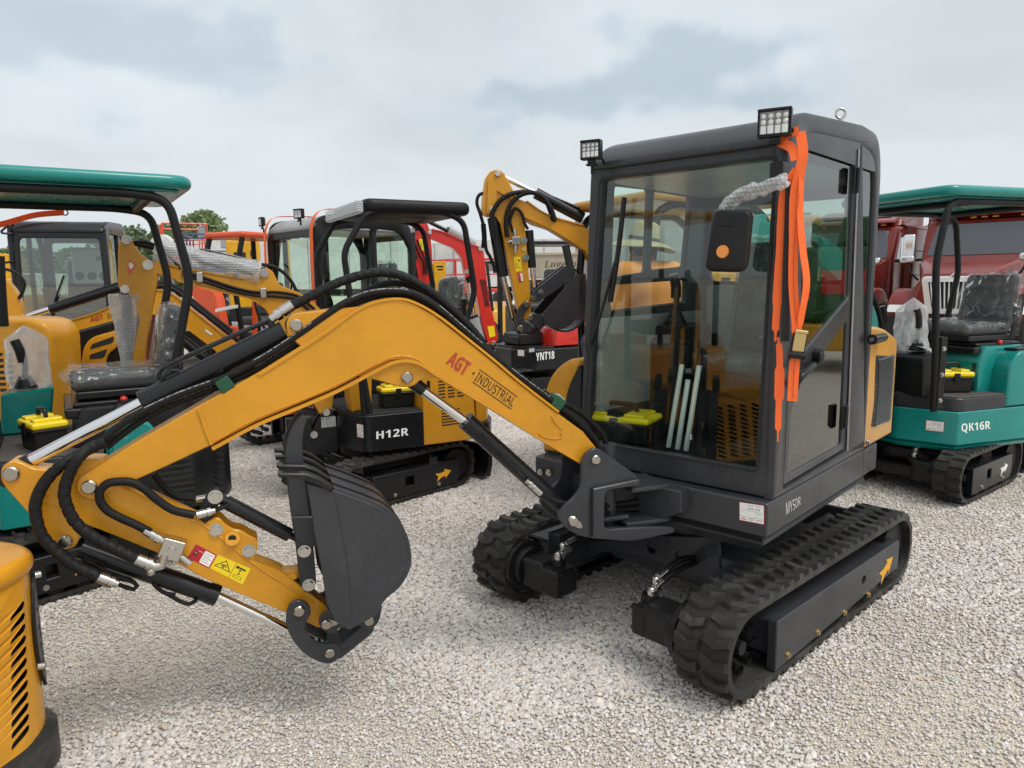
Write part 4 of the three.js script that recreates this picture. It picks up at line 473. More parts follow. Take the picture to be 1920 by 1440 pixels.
  const lk = obj('hook_link', B([.075, -.095].flatMap((n) => [ext([[-1.206,-.447,.02],[-1.192,-.412,.03],[-1.159,-.402,.03],[-1.127,-.425,.02],[-1.12,-.459,.02],[-1.141,-.489,.03],[-1.147,-.528,.04],[-1.114,-.573,.03],[-1.072,-.585,.02],[-1.038,-.588,.02],[-1.025,-.619,.02],[-1.036,-.654,.02],[-1.064,-.665,.02],[-1.096,-.654,.03],[-1.151,-.612,.04],[-1.19,-.55,.05],[-1.208,-.493,.04]], 'z', n, n + .02)]).concat([ext([[-1.062,-.611],[-1.018,-.615],[-.938,-.551],[-.895,-.558,.02],[-.9,-.591,.02],[-1.021,-.669],[-1.065,-.673]], 'z', -.06, .06)])), M.gray, root);
  objs('pin', ([pinAt([-1.161,-.443,.095], 'z', .020, .008), pinAt([-1.065,-.62,.095], 'z', .017, .008), pinAt([-.92,-.524,.095], 'z', .017, .006), [...pinAt([-1.071,-.509,.095], 'z', .019, .008), ext([[-1.083,-.501,.01],[-1.06,-.489,.01],[-1.02,-.512],[-1.063,-.525,.01]], 'z', .095, .099)]]), M.pin, lk, B);
  return root;
}
mainDigger();

{ // orange ratchet strap hung from the cab corner
  const s = thing('ratchet_strap', 'orange webbing ratchet strap hanging down the front corner pillar of the cab', 'strap', MX), d = V(.86, 0, -.5);
  objs('webbing', [ribbon([[.543,2.083,.655],[.569,2.102,.655],[.597,2.109,.655]], .034, V(.3, .8, -.3)), ribbon([[.601,2.103,.65],[.614,2.033,.65],[.604,1.952,.65],[.593,1.898,.65],[.595,1.75,.65],[.6,1.579,.65],[.616,1.445,.65],[.625,1.384,.65]], [.034, .034, .036, .034, .032, .032, .036], d), ribbon([[.609,2.007,.645],[.611,1.925,.645],[.612,1.823,.645],[.628,1.692,.645],[.646,1.579,.645],[.634,1.465,.645],[.626,1.403,.645]], [.02, .02, .024, .026, .026, .024, .018], V(.7, 0, -.8)), ribbon([[.597,1.976,.64],[.57,1.948,.64],[.552,1.918,.64],[.544,1.828,.64],[.545,1.733,.64],[.542,1.56,.64],[.539,1.442,.64],[.539,1.363,.64]], [.036, .034, .03, .030, .032, .034, .026, .008], d), ribbon([[.549,1.379,.638],[.556,1.324,.638],[.561,1.204,.638],[.562,1.083,.638],[.564,.985,.638]], [.008, .022, .034, .022, .005], d), ribbon([[.621,1.321,.652],[.618,1.251,.652],[.617,1.148,.652]], .036, d), ribbon([[.528,2.077,.66],[.56,2.062,.66],[.581,2.045,.66],[.594,2.007,.66]], .032, V(.2, .9, -.2)), ribbon([[.598,1.974,.66],[.58,1.95,.66],[.564,1.928,.66]], .036, V(.6, .6, -.3))], M.strap, s);
  const [x, y, z] = [.63,1.353,.655], bk = (g) => flat(g).map((q) => q.translate(-x, -y, -z).rotateZ(-.12).rotateY(.5).translate(x, y, z));
  obj('buckle_frame', [box(x - .024, x - .019, y - .055, y + .045, z - .008, z + .016), box(x + .019, x + .024, y - .055, y + .045, z - .008, z + .016), cyl([x - .030, y - .035, z + .008], [x + .030, y - .035, z + .008], .012, .012, 16)].map((q) => bk(q)), M.blackMat, s);
  obj('ratchet_handle', bk([box(x - .020, x + .022, y - .02, y + .055, z + .010, z + .016, .003), box(x - .022, x + .024, y + .045, y + .058, z + .006, z + .026, .004)]), M.brass, s);
  const st = []; for (const [P, n] of [[[[.61,1.887,.653],[.6,1.749,.653],[.603,1.579,.653],[.617,1.445,.653]], 44], [[[.62,1.314,.655],[.619,1.251,.655],[.619,1.156,.655]], 16]]) { const c = new THREE.CatmullRomCurve3(P.map(v3)); for (let i = 0; i < n; i++) { const p = c.getPoint((i + .2) / n), q = c.getPoint((i + .65) / n); st.push(cyl([p.x, p.y, p.z], [q.x, q.y, q.z], .0011, .0011, 5)); } } tag(obj('stitching', st, M.hair, s), undefined, undefined, null, 'stuff');
  obj('black_webbing', [ribbon([[.569,1.957,.642],[.57,1.789,.642],[.571,1.599,.642],[.577,1.365,.642]], .028, d)], M.padBlack, s);
}
{ const f = [1.02,0,-3.5,-0.7465], m = fm(f), p = V(...[-.252,.872,.44]); p.y = .84; p.x -= .02; p.applyMatrix4(m); toolbox('tool_case', 'yellow lidded toolbox lying inside the dark grey cab', [p.x, p.y, p.z, f[3] + .2], 'yellow toolboxes with the machines', .34, .20, .14); }

// ---------------------------------------------------------------- the two teal canopy diggers
const slots = (n, x0, x1, y0, dy, h, z, ax = 'x') => Array.from({ length: n }, (_, i) => ext([[x0, y0 + i * dy], [x1, y0 + i * dy, .006], [x1, y0 + i * dy + h, .006], [x0, y0 + i * dy + h]], ax, z, z + .004, { bevel: .001 }));
function tealDigger(name, label, hf, tf, { roof = 0, textMat, tagTxt, arrow, boom = true, group, zf = .43, darkTail = false, roofRear = -.86, seatBack = .12, seatY = 1.24, pr = .10 }) {
  const root = thing(name, label, 'excavator', hf, group), FT = fm(tf);
  undercarriage(root, FT, { half: .47, wide: .18, zf, zr: -zf, y1: .37, guard: [.06, .25, .07 - zf, zf - .03], big: false, arrow, mat: M.black, count: zf < .4 ? 34 : 40 });
  hydMotor(root, FT, .29, .12, .19, .44, -1);
  obj('undercarriage_frame', inF(FT, [box(-.30, .30, .16, .32, -.3, .3, .03), box(-.3, .3, .1, .2, .3, .42, .02)]), M.black, root); obj('turntable', [cyl([0, .30, 0], [0, .41, 0], .28, .28, 36)], M.blackMat, root);
  obj('dozer_blade', inF(FT, [ext([[-.66, .03], [-.74, .03], [-.77, .15, .05], [-.75, .30], [-.72, .30], [-.73, .16, .05], [-.70, .06]], 'x', -.46, .47), box(-.24, -.18, .12, .2, -.72, -.3), box(.18, .24, .12, .2, -.72, -.3)]), M.black, root);
  const o = [[.47, -.70, .1], [.47, .285, .01], [.13, .47, .01], [-.13, .47, .01], [-.47, .285, .01], [-.47, -.70, .1], [-.25, -.88, .2], [.25, -.88, .2]];
  const house = obj('house', darkTail ? [ext([[.46, .1], ...o.slice(1, 5), [-.46, .1]], 'y', .40, .64, { bevel: .006 }), box(.42, .462, .66, .80, -.30, -.22)] : [ext(o, 'y', .40, .64, { bevel: .006 }), ext(o.map(([x, z]) => [x * .94, z * .94]), 'y', .345, .40, { bevel: .03 })], M.teal, root);
  if (textMat) obj('model_lettering', [quad([[.47,.573,.269],[.47,.572,-.043],[.47,.485,-.054],[.47,.488,.259]], .0015)], textMat, house);
  if (tagTxt) { const a = V(.17, 0, .4478), b = V(.40, 0, .3255), up = (p, y) => [p.x + .0006, y, p.z + .001]; obj('paper_tag', [quad([up(a.clone().lerp(b, .55), .565), up(a.clone().lerp(b, 1.0), .565), up(a.clone().lerp(b, 1.0), .49), up(a.clone().lerp(b, .55), .49)], .004)], tagMat('LE4-162', '8016'), house); }
  obj('deck', [ext([[.465, -.18], [.465, .275, .06], [.13, .455], [-.13, .455], [-.46, .27, .05], [-.46, -.18]], 'y', .64, .735, { bevel: .005 })], M.gray, root); obj('floor_mat', [ext([[.455, -.18], [.455, .265, .06], [.13, .445], [-.13, .445], [-.45, .26, .05], [-.45, -.18]], 'y', .735, .747, { bevel: .003 })], M.mat, root);
  const dY = seatY - 1.24, sb = obj('seat_base', [ext([[-.05, .64], [-.05, .96 + dY, .02], [-.10, 1.08 + dY, .03], [-.50, 1.08 + dY, .03], [-.54, .64]], 'x', -.40, .34, { bevel: .015, seg: 2 })], darkTail ? M.black : M.teal, root); objs('hinge', [box(.30, .316, .9, .96, -.055, -.035), box(.30, .316, .76, .82, -.055, -.035)], M.black, sb);
  obj('seat_box', [box(-.34, .30, 1.075 + dY, 1.10 + dY, -.52, -.06, .01), box(-.36, .32, 1.02 + dY, 1.075 + dY, -.56, -.02, .015)], M.black, sb);
  const h = obj('engine_hood', darkTail ? [ext([[-.19, .645], [-.19, .84, .05], [-.40, .90, .08], [-.50, .645]], 'x', .30, .45, { bevel: .02 })] : [ext([[-.19, .645], [-.19, .93, .05], [-.28, 1.06, .08], [-.74, 1.00, .16], [-.84, .645]], 'x', .30, .468, { bevel: .02, seg: 3 }), ext([[-.19, .645], [-.19, .93, .05], [-.28, 1.06, .08], [-.74, 1.00, .16], [-.84, .645]], 'x', -.468, -.38, { bevel: .02, seg: 3 }), ext([[-.52, .645], [-.52, 1.05, .05], [-.74, 1.00, .16], [-.85, .645]], 'x', -.40, .32, { bevel: .02, seg: 3 })], M.teal, root);
  if (!darkTail) obj('vent_grille', [ext([[-.42, .70, .02], [-.40, .90, .03], [-.70, .88, .05], [-.78, .70, .03]], 'x', .466, .4705), ], M.black, h); if (!darkTail) objs('louvre_slat', slots(5, -.74, -.43, .725, .032, .010, .4705), M.teal, h);
  if (!darkTail) obj('cup_tray', [ext([[.32, -.30, .03], [.44, -.30, .03], [.44, -.48, .03], [.32, -.48, .03]], 'y', 1.035, 1.065)], M.plastic, h);
  if (darkTail) { // black louvred tail with a round sticker
    const tail = obj('rear_guard', [ext([[.465, .10], [.47, -.66, .12], [.30, -.84, .12], [-.30, -.84, .12], [-.47, -.66, .12], [-.465, .10]], 'y', .36, .70, { bevel: .02, seg: 2 }), ext([[.43, -.25], [.44, -.62, .12], [.28, -.78, .12], [-.28, -.78, .12], [-.44, -.62, .12], [-.43, -.25]], 'y', .70, .98, { bevel: .03, seg: 2 })], M.black, root);
    objs('guard_slot', slots(8, -.60, -.42, .40, .034, .014, .466), M.padBlack, tail); objs('guard_slot', Array.from({ length: 7 }, (_, i) => box(-.045, .045, .41 + i * .036, .425 + i * .036, -.003, .003, .001).rotateY(.8).translate(.40, 0, -.732)), M.padBlack, tail);
    obj('round_sticker', [cyl([.466, .60, -.27], [.4685, .60, -.27], .05, .05, 28)], M.label, tail); obj('sticker_centre', [cyl([.4686, .605, -.27], [.4692, .605, -.27], .028, .028, 22)], M.green, tail);
  } else {
    const tail = obj('rear_guard', [ext([[.45, -.62], [.47, -.70, .1], [.25, -.90, .2], [-.25, -.90, .2], [-.47, -.70, .1], [-.45, -.62]], 'y', .42, .90, { bevel: .02 })], M.black, root);
    objs('guard_slot', slots(9, -.72, -.62, .45, .05, .022, .472), M.padBlack, tail);
  }
  diggerSeat(root, .04, seatY, .13 - seatBack, -.34 - seatBack, seatY + .36, .06, .225);
  // consoles, levers
  const c = obj('front_console', [ext([[.44, .74], [.46, 1.02, .04], [.30, 1.06, .03], [.28, .74]], 'x', -.18, .30, { bevel: .012, seg: 2 })], M.plastic, root); obj('console_strap', [ribbon([[.31, 1.0, .30], [.26, 1.075, .36], [-.10, 1.075, .4], [-.2, 1.02, .42]], .05, V(0, 0, 1))], M.greyLt, c);
  obj('hose_guard', [ext([[-.30, .80], [-.30, 1.20, .14], [-.02, 1.26, .12], [.0, .80]], 'z', .52, .62, { bevel: .02, seg: 2 })], M.teal, root);
  obj('joystick_console', [ext([[.30, .75], [.28, 1.06 + dY * .6, .02], [.02, 1.08 + dY * .6, .02], [.06, .75]], 'x', .20, .36, { bevel: .012 })].map((g) => g.translate(-.62, 0, 0)), M.teal, root);
  joystick(root, [.16, 1.06, .36], .30, !darkTail); joystick(root, [-.33, 1.08 + dY * .6, .16], .28, darkTail);
  objs('travel_lever', [-.03, .05].map((x) => [sweep([[x, .9, .33], [x, 1.15, .32], [x + .01, 1.33, .28]], .008, { n: 8 })]), M.zinc, root); objs('lever_grip', [-.03, .05].map((x) => sweep([[x + .008, 1.30, .285], [x + .012, 1.38, .27]], .017, { n: 3 })), M.plastic, root);
  // canopy
  const R0 = roof, top = ext([[.50, .55, .12], [.50, roofRear, .14], [-.50, roofRear, .14], [-.50, .55, .12]], 'y', 2.125 + R0, 2.195 + R0, { bevel: .045, seg: 5 });
  const can = obj('canopy_roof', [top, box(-.28, .28, 2.19 + R0, 2.215 + R0, -.6, .3, .012)], M.teal, root);
  obj('canopy_lining', [ext([[.44, .48, .1], [.44, roofRear + .06, .1], [-.44, roofRear + .06, .1], [-.44, .48, .1]], 'y', 2.108 + R0, 2.124 + R0), ...[[.3, .3], [-.3, .3], [.3, -.5], [-.3, -.5]].map(([x, z]) => cyl([x, 2.07 + R0, z], [x, 2.11 + R0, z], .01))], M.teal, can);
  for (const s of [.44, -.44]) {
    obj('canopy_post', [sweep([[s, .66, .49], [s, 1.1, .515], [s, 1.69, .57], [s, 2.09 + R0, .49], [s, 2.095 + R0, -.40], [s, 2.07 + R0, -.58 - pr], [s, 1.62, -.66 - pr], [s, 1.12, -.54 - pr], [s * .9, 1.0, -.54 - pr]], .0235, { bend: .10, m: 12 }), ...(s > 0 ? [box(s - .03, s + .03, .68, 1.18, .44, .50, .006)] : [])], M.blackMat, root);
    if (s > 0) objs('bolt', [.74, .92, 1.10].map((y) => bolt([s + .03, y, .475], 'x', .012)), M.zinc, root);
  }
  objs('canopy_crossbar', [sweep([[.44, 2.09 + R0, -.5], [-.44, 2.09 + R0, -.5]], .025, { n: 3 }), sweep([[.44, 2.09 + R0, .3], [-.44, 2.09 + R0, .3]], .025, { n: 3 })], M.blackMat, root);
  obj('ignition_knob', [ball([.30, 1.10 + dY, -.30], .02)], M.red, root);
  // boom reaching forward
  obj('swing_post', [box(-.10, .10, .42, .80, .47, .66, .02), cyl([0, .40, .62], [0, .84, .62], .06)], M.black, root);
  if (boom) {
    const bo = [[.60, .72], [.72, .70], [.84, 1.25], [1.02, 1.62, .2], [1.75, 1.86], [1.72, 1.98], [1.00, 1.85, .3], [.62, 1.3, .1]];
    obj('boom', [ext(bo, 'x', -.05, .05, { bevel: .004 })], M.teal, root); obj('lift_cylinder', [cyl([.0, .6, .74], [0, 1.1, .96], .035), cyl([0, 1.1, .96], [0, 1.5, 1.06], .018)], M.black, root);
    obj('dipper_arm', [ext([[1.66, 2.02, .03], [1.80, 2.0, .03], [1.70, 1.4], [1.32, .55, .03], [1.24, .58, .03], [1.5, 1.4]], 'x', -.045, .045)], M.teal, root); obj('bucket', [ext([[1.36, .62], [1.2, .55, .03], [1.0, .6], [.96, .35, .1], [1.15, .22, .1], [1.38, .30, .03]], 'x', -.18, .18, { bevel: .01 })], M.black, root);
    objs('hydraulic_hose', [[.03, 0], [-.02, .03]].map(([x, d]) => sweep([[x, .8, .60 + d], [x, 1.15, .55 + d], [x, 1.5, .70 + d], [x, 1.75, .95 + d]], .018, { rib: .1 })), M.hose, root);
  }
  return root;
}
const GT = 'teal canopy mini excavators';
tealDigger('canopy_excavator', 'teal canopy digger lettered QK16R parked at the right of the grey cab digger', [3.25,0,-5.506,-1.2217], [0,0,0,0.3142], { textMat: print('QK16R', '#e9efec', { w: 340, h: 128, font: 'bold 120px sans-serif', sx: .85 }), tagTxt: true, arrow: M.arrowW, group: GT });
tealDigger('canopy_excavator', 'teal canopy digger at the far left, behind the raised yellow boom', [-2.529,0,-3.955,-1.0123], [.043,0,.174,0.3142], { roof: -.03, arrow: M.arrowY, boom: false, group: GT, zf: .32, darkTail: true, roofRear: -.71, seatBack: .19, seatY: 1.12, pr: 0 });
{ const at = (f, p, r) => { const q = V(...p).applyMatrix4(fm(f)); return [q.x, q.y, q.z, f[3] + r]; };
  toolbox('tool_case', 'yellow lidded toolbox standing on the deck of the QK16R digger at right', at([3.25,0,-5.506,-1.2217], [.24, .748, .10], 1.2), 'yellow toolboxes with the machines', .26, .17, .17);
  toolbox('tool_case', 'yellow lidded toolbox by the levers of the far left teal digger', at([-2.529,0,-3.955,-1.0123], [.22, .748, .08], .3), 'yellow toolboxes with the machines', .26, .17, .17);
  toolbox('tool_case', 'yellow lidded toolbox on the black deck of the H12R digger', at([-1.063,0,-5.458,-1.0821], [.22, .672, -.10], 1.5), 'yellow toolboxes with the machines', .26, .17, .17); }

// ---------------------------------------------------------------- yellow and black canopy digger lettered H12R
{
  const root = thing('canopy_excavator', 'yellow and black canopy digger lettered H12R, seen under the raised boom', 'excavator', [-1.063,0,-5.458,-1.0821]), FT = fm([0,0,0,0.2793]), B = (g) => inF(fm([0,.6,.65,1.4661]), g);
  undercarriage(root, FT, { half: .45, wide: .18, zf: .43, zr: -.45, y1: .36, guard: [.04, .232, -.46, .33], big: false, arrow: M.arrowY, mat: M.black, count: 38 });
  obj('undercarriage_frame', inF(FT, [box(-.30, .30, .14, .30, -.3, .3, .03)]), M.black, root); obj('turntable', [cyl([0, .29, 0], [0, .40, 0], .27, .27, 36)], M.blackMat, root);
  obj('dozer_blade', inF(FT, [ext([[-.70, .03], [-.78, .02], [-.81, .14, .05], [-.79, .28], [-.76, .28], [-.77, .15, .05], [-.74, .06]], 'x', -.45, .46), box(-.24, -.18, .12, .2, -.76, -.3), box(.18, .24, .12, .2, -.76, -.3)]), M.black, root);
  const o = [[.45, -.60], [.45, .21, .05], [.16, .32, .02], [-.16, .32, .02], [-.44, .2, .05], [-.44, -.60]];
  const house = obj('house', [ext([[.45, -.225], ...o.slice(1, 5), [-.44, -.225]], 'y', .395, .66, { bevel: .006 })], M.black, root);
  obj('deck', [ext([[.44, -.222], [.44, .2, .05], [.16, .31, .02], [-.16, .31, .02], [-.43, .19, .05], [-.43, -.222]], 'y', .66, .672)], M.padBlack, root);
  obj('model_lettering', [quad([[.45,.558,.145],[.45,.562,-.114],[.45,.483,-.112],[.45,.481,.148]], .002)], print('H12R', '#f4f4f2', { w: 300, h: 120, font: 'bold 118px sans-serif' }), house);
  obj('paper_tag', [quad([[.36, .60, .249], [.43, .60, .222], [.43, .50, .222], [.36, .50, .249]], -.004)], tagMat('LE4-171', '8012'), house);
  const eh = obj('engine_hood', [ext([[-.226, .40], [-.226, .96, .02], [-.62, .98, .08], [-.66, .40, .03]], 'x', -.44, .449, { bevel: .012, seg: 2 })], M.yellow, root);
  objs('louvre_slot', [...[0, 1, 2, 3, 4, 5, 6].flatMap((i) => [0, 1, 2].map((j) => ext([[-.35 - j * .075, .74 + i * .024], [-.405 - j * .075, .742 + i * .024, .004], [-.405 - j * .075, .752 + i * .024, .004], [-.35 - j * .075, .750 + i * .024]], 'x', .449, .4515, { bevel: .0005 }))), ...[0, 1, 2, 3, 4, 5].map((i) => ext([[-.37, .53 + i * .022], [-.52, .535 + i * .022, .004], [-.52, .544 + i * .022, .004], [-.37, .540 + i * .022]], 'x', .449, .4515, { bevel: .0005 }))], M.padBlack, eh);
  obj('latch', [ext([[-.262, .80], [-.285, .80, .006], [-.285, .88, .006], [-.262, .88]], 'x', .449, .455)], M.plastic, eh);
  const rh = obj('rear_hood', [ext([[.44, -.66], [.43, -.76, .08], [.2, -.88, .12], [-.2, -.88, .12], [-.43, -.76, .08], [-.44, -.66]], 'y', .52, .95, { bevel: .02, seg: 2 })], M.yellow, root);
  objs('vent_slot', [0, 1, 2].flatMap((i) => [0, 1, 2, 3, 4].map((j) => box(.30, .40, .62 + j * .05, .655 + j * .05, -.70 - i * .03, -.685 - i * .03, .003).translate(.035 - i * .04, 0, 0))), M.padBlack, rh);
  obj('counterweight', [ext([[.46, -.64], [.44, -.78, .08], [.2, -.91, .12], [-.2, -.91, .12], [-.44, -.78, .08], [-.45, -.64]], 'y', .40, .525, { bevel: .01 })], M.black, root);
  const col = obj('step_column', [ext([[.30, .672], [.36, 1.08, .03], [.14, 1.12, .03], [.16, .672]].map(([a, b]) => [a - .05, b]), 'x', .12, .30, { bevel: .02, seg: 3 })], M.yellow, root);
  obj('front_post_foot', [sweep([[.40, .672, .20], [.40, .9, .21], [.405, 1.2, .24]], .022, { n: 5 })], M.blackMat, root);
  diggerSeat(root, .06, 1.22, -.16, -.56, 1.62, .08, .21); obj('seat_box', [box(-.34, .34, .95, 1.12, -.62, -.2, .03)], M.black, root);
  joystick(root, [.2, 1.10, .18], .26); joystick(root, [-.25, 1.1, .15], .26);
  obj('canopy_roof', [ext([[.45, .15, .08], [.45, -.66, .10], [-.45, -.66, .10], [-.45, .15, .08]], 'y', 2.07, 2.165, { bevel: .04, seg: 4 }), cyl([.2, 2.16, .0], [.2, 2.18, .0], .02), cyl([.2, 2.16, -.5], [.2, 2.18, -.5], .02)], M.blackMat, root);
  obj('edge_film', [ext([[.44, .16], [-.44, .16], [-.44, .20], [.44, .20]], 'y', 2.06, 2.15, { bevel: .01 })], M.wrap, root);
  for (const s of [.41, -.41]) { obj('canopy_post', [sweep([[s, .675, .16], [s, 1.25, .24], [s, 1.80, .30], [s, 2.06, .14], [s, 2.09, .0], [s, 2.09, -.45], [s, 2.03, -.60], [s, 1.52, -.68], [s, 1.22, -.58], [s, .9, -.5]], .022, { bend: .07, m: 12 })], M.blackMat, root); }
  // boom, dipper and cylinder wrapped for transport
  obj('swing_post', B([ext([[.095,-.241],[.115,-.147],[.148,-.094],[.243,.065,.02],[.305,.076,.02],[.34,-.023],[.337,-.257,.03],[.244,-.256],[.205,-.26,.02]], 'z', .045, .06), ext([[.095,-.241],[.115,-.147],[.148,-.094],[.243,.065,.02],[.305,.076,.02],[.34,-.023],[.337,-.257,.03],[.244,-.256],[.205,-.26,.02]], 'z', -.06, -.045), box(-.02, .16, -.2, .02, -.045, .045)]), M.black, root);
  obj('rating_plate', B([quad([[.226,.015,.061],[.33,.019,.061],[.33,-.058,.061],[.226,-.061,.061]], .001)]), canvasMat(192, 128, (x) => { x.fillStyle = '#b9bcba'; x.fillRect(0, 0, 192, 128); x.fillStyle = '#1e7a74'; x.fillRect(10, 12, 26, 22); x.fillStyle = '#222'; x.font = 'bold 34px sans-serif'; x.fillText('AGT', 60, 36); x.fillStyle = '#777'; for (let i = 0; i < 4; i++) x.fillRect(12, 52 + i * 18, 168, 5); }), root);
  objs('bolt', [[.266,.052,.06], [.17,-.108,.06]].map((p) => bolt(p, 'z', .02)), M.zinc, root, B);
  const bm = obj('boom', B([ext([[-.839,1.141,.02],[-.807,1.152,.02],[-.734,1.138],[-.582,1.098],[-.246,1.031,.02],[-.175,1.049,.03],[-.141,1.093,.02],[-.091,1.104,.02],[-.05,1.078,.02],[-.012,.981,.03],[.115,.93],[.258,.825,.1],[.399,.568],[.306,.051,.02],[.22,.034,.02],[.169,.149],[.089,.427,.05],[-.076,.739,.06],[-.124,.834,.04],[-.209,.891],[-.435,.95],[-.665,1.021],[-.834,1.086,.02]], 'z', -.05, .05, { bevel: .004 }), ribbon([[-.738,1.135,0],[-.583,1.096,0],[-.244,1.028,0]], .118, V(0, 0, 1), .008), ribbon([[-.668,1.021,0],[-.435,.95,0],[-.207,.887,0],[-.115,.825,0]], .118, V(0, 0, 1), .008)]), M.yellow, root);
  objs('hydraulic_hose', ([sweep([[-.628,1.084,.062],[-.506,1.041,.062],[-.308,.967,.062],[-.172,.935,.062],[-.03,.933,.062],[.113,.9,.062],[.219,.807,.062]], .010, { n: 40, m: 8 }), sweep([[-.629,1.063,.062],[-.508,1.016,.062],[-.31,.945,.062],[-.173,.913,.062],[-.032,.903,.062],[.093,.878,.062],[.209,.769,.062]], .010, { n: 40, m: 8 }), sweep([[-.98,.976,.05],[-.99,1.08,.05],[-.991,1.148,.05],[-.97,1.217,.05],[-.926,1.261,.05],[-.869,1.275,.05],[-.808,1.266,.05],[-.759,1.238,.05],[-.7,1.176,.05],[-.634,1.099,.05]], .010, { n: 60, m: 8 }), sweep([[-.124,1.126,.03],[-.054,1.115,.03],[.016,1.074,.03],[.077,.998,.03],[.116,.9,.03]], .012, { n: 30, m: 8 })]), M.hose, bm, B);
  for (const q of [[-.523,1.041,.06], [-.123,.931,.06]]) obj('hose_clip', B([box(q[0] - .02, q[0] + .02, q[1] - .034, q[1] + .034, .055, .082, .006)]), M.zinc, bm);
  objs('pin', ([[-.831,1.124,.052], [-.111,1.067,.052]].map((p) => [cyl(p, [p[0], p[1], p[2] + .012], .034, .032, 24), ...bolt([p[0], p[1], p[2] + .012], 'z', .020)])), M.pin, bm, B);
  const st = obj('dipper_arm', B([ext([[-.997,1.216,.02],[-.986,1.277,.03],[-.943,1.315,.04],[-.911,1.285,.02],[-.892,1.217,.05],[-.833,1.162,.03],[-.787,1.113,.02],[-.779,1.043],[-.816,.886],[-.88,.623],[-.916,.41],[-.991,.415],[-.908,.765],[-.928,.906],[-.963,.941],[-1.005,.949,.03],[-1.016,1.011]], 'z', .040, .060), ext([[-.997,1.216,.02],[-.986,1.277,.03],[-.943,1.315,.04],[-.911,1.285,.02],[-.892,1.217,.05],[-.833,1.162,.03],[-.787,1.113,.02],[-.779,1.043],[-.816,.886],[-.88,.623],[-.916,.41],[-.991,.415],[-.908,.765],[-.928,.906],[-.963,.941],[-1.005,.949,.03],[-1.016,1.011]], 'z', -.060, -.040), ext([[-.897,.905],[-.816,.886],[-.88,.623],[-.916,.41],[-.991,.415],[-.908,.765]], 'z', -.04, .04)]), M.yellow, root);
  objs('pin', ([[-.945,1.284,.06], [-.976,.969,.06]].map((p) => [cyl(p, [p[0], p[1], p[2] + .01], .030, .028, 24), ...bolt([p[0], p[1], p[2] + .01], 'z', .020)])), M.pin, st, B);
  obj('diamond_sticker', B([ext([[-.94,1.158,.01],[-.899,1.124],[-.945,1.055],[-.953,1.103]], 'z', .0605, .062, { bevel: 0 })]), M.orange, st); obj('diamond_centre', B([ext([[-.937,1.148,.02],[-.911,1.124,.01],[-.933,1.089,.02],[-.946,1.114,.02]], 'z', .0625, .0635, { bevel: 0 })]), M.label, st);
  const bub = (a, b, r0, r1, seed) => { const g = mergeVertices(cyl(a, b, r1, r0, 26).deleteAttribute('uv').deleteAttribute('normal')); let q = new THREE.CylinderGeometry(r0, r1, v3(a).distanceTo(v3(b)), 26, 24); const p = q.attributes.position; for (let i = 0; i < p.count; i++) { const k = 1 + .22 * (vnoise(p.getX(i) * 30, p.getY(i) * 16 + p.getZ(i) * 30, seed) - .45); p.setX(i, p.getX(i) * k); p.setZ(i, p.getZ(i) * k); } q.computeVertexNormals(); q.applyQuaternion(new THREE.Quaternion().setFromUnitVectors(V(0, 1, 0), v3(b).sub(v3(a)).normalize())); const m = v3(a).add(v3(b)).multiplyScalar(.5); q.translate(m.x, m.y, m.z); q.userData.keepUV = false; return q; };
  const cy = obj('dipper_cylinder', B([cyl([-.525,1.174,0], [-.139,1.083,0], .045, .045, 24), cyl([-.951,1.284,0], [-.525,1.174,0], .022), sweep([[-.547,1.184,.02],[-.535,1.22,.02],[-.501,1.227,.02],[-.143,1.145,.02]], .008, { m: 6 })]), M.black, root);
  obj('bubble_wrap', B([bub([-.789,1.219,0], [-.14,1.06,0], .085, .075, 4)]), M.wrap, cy);
  const bc = obj('bucket_cylinder', B([cyl([-.98,.958,0], [-.984,.623,0], .034), cyl([-.984,.623,0], [-.997,.336,0], .02)]), M.black, root);
  obj('bubble_wrap', B([bub([-.979,.934,0], [-.998,.444,0], .045, .105, 8)]), M.wrap, bc);
}

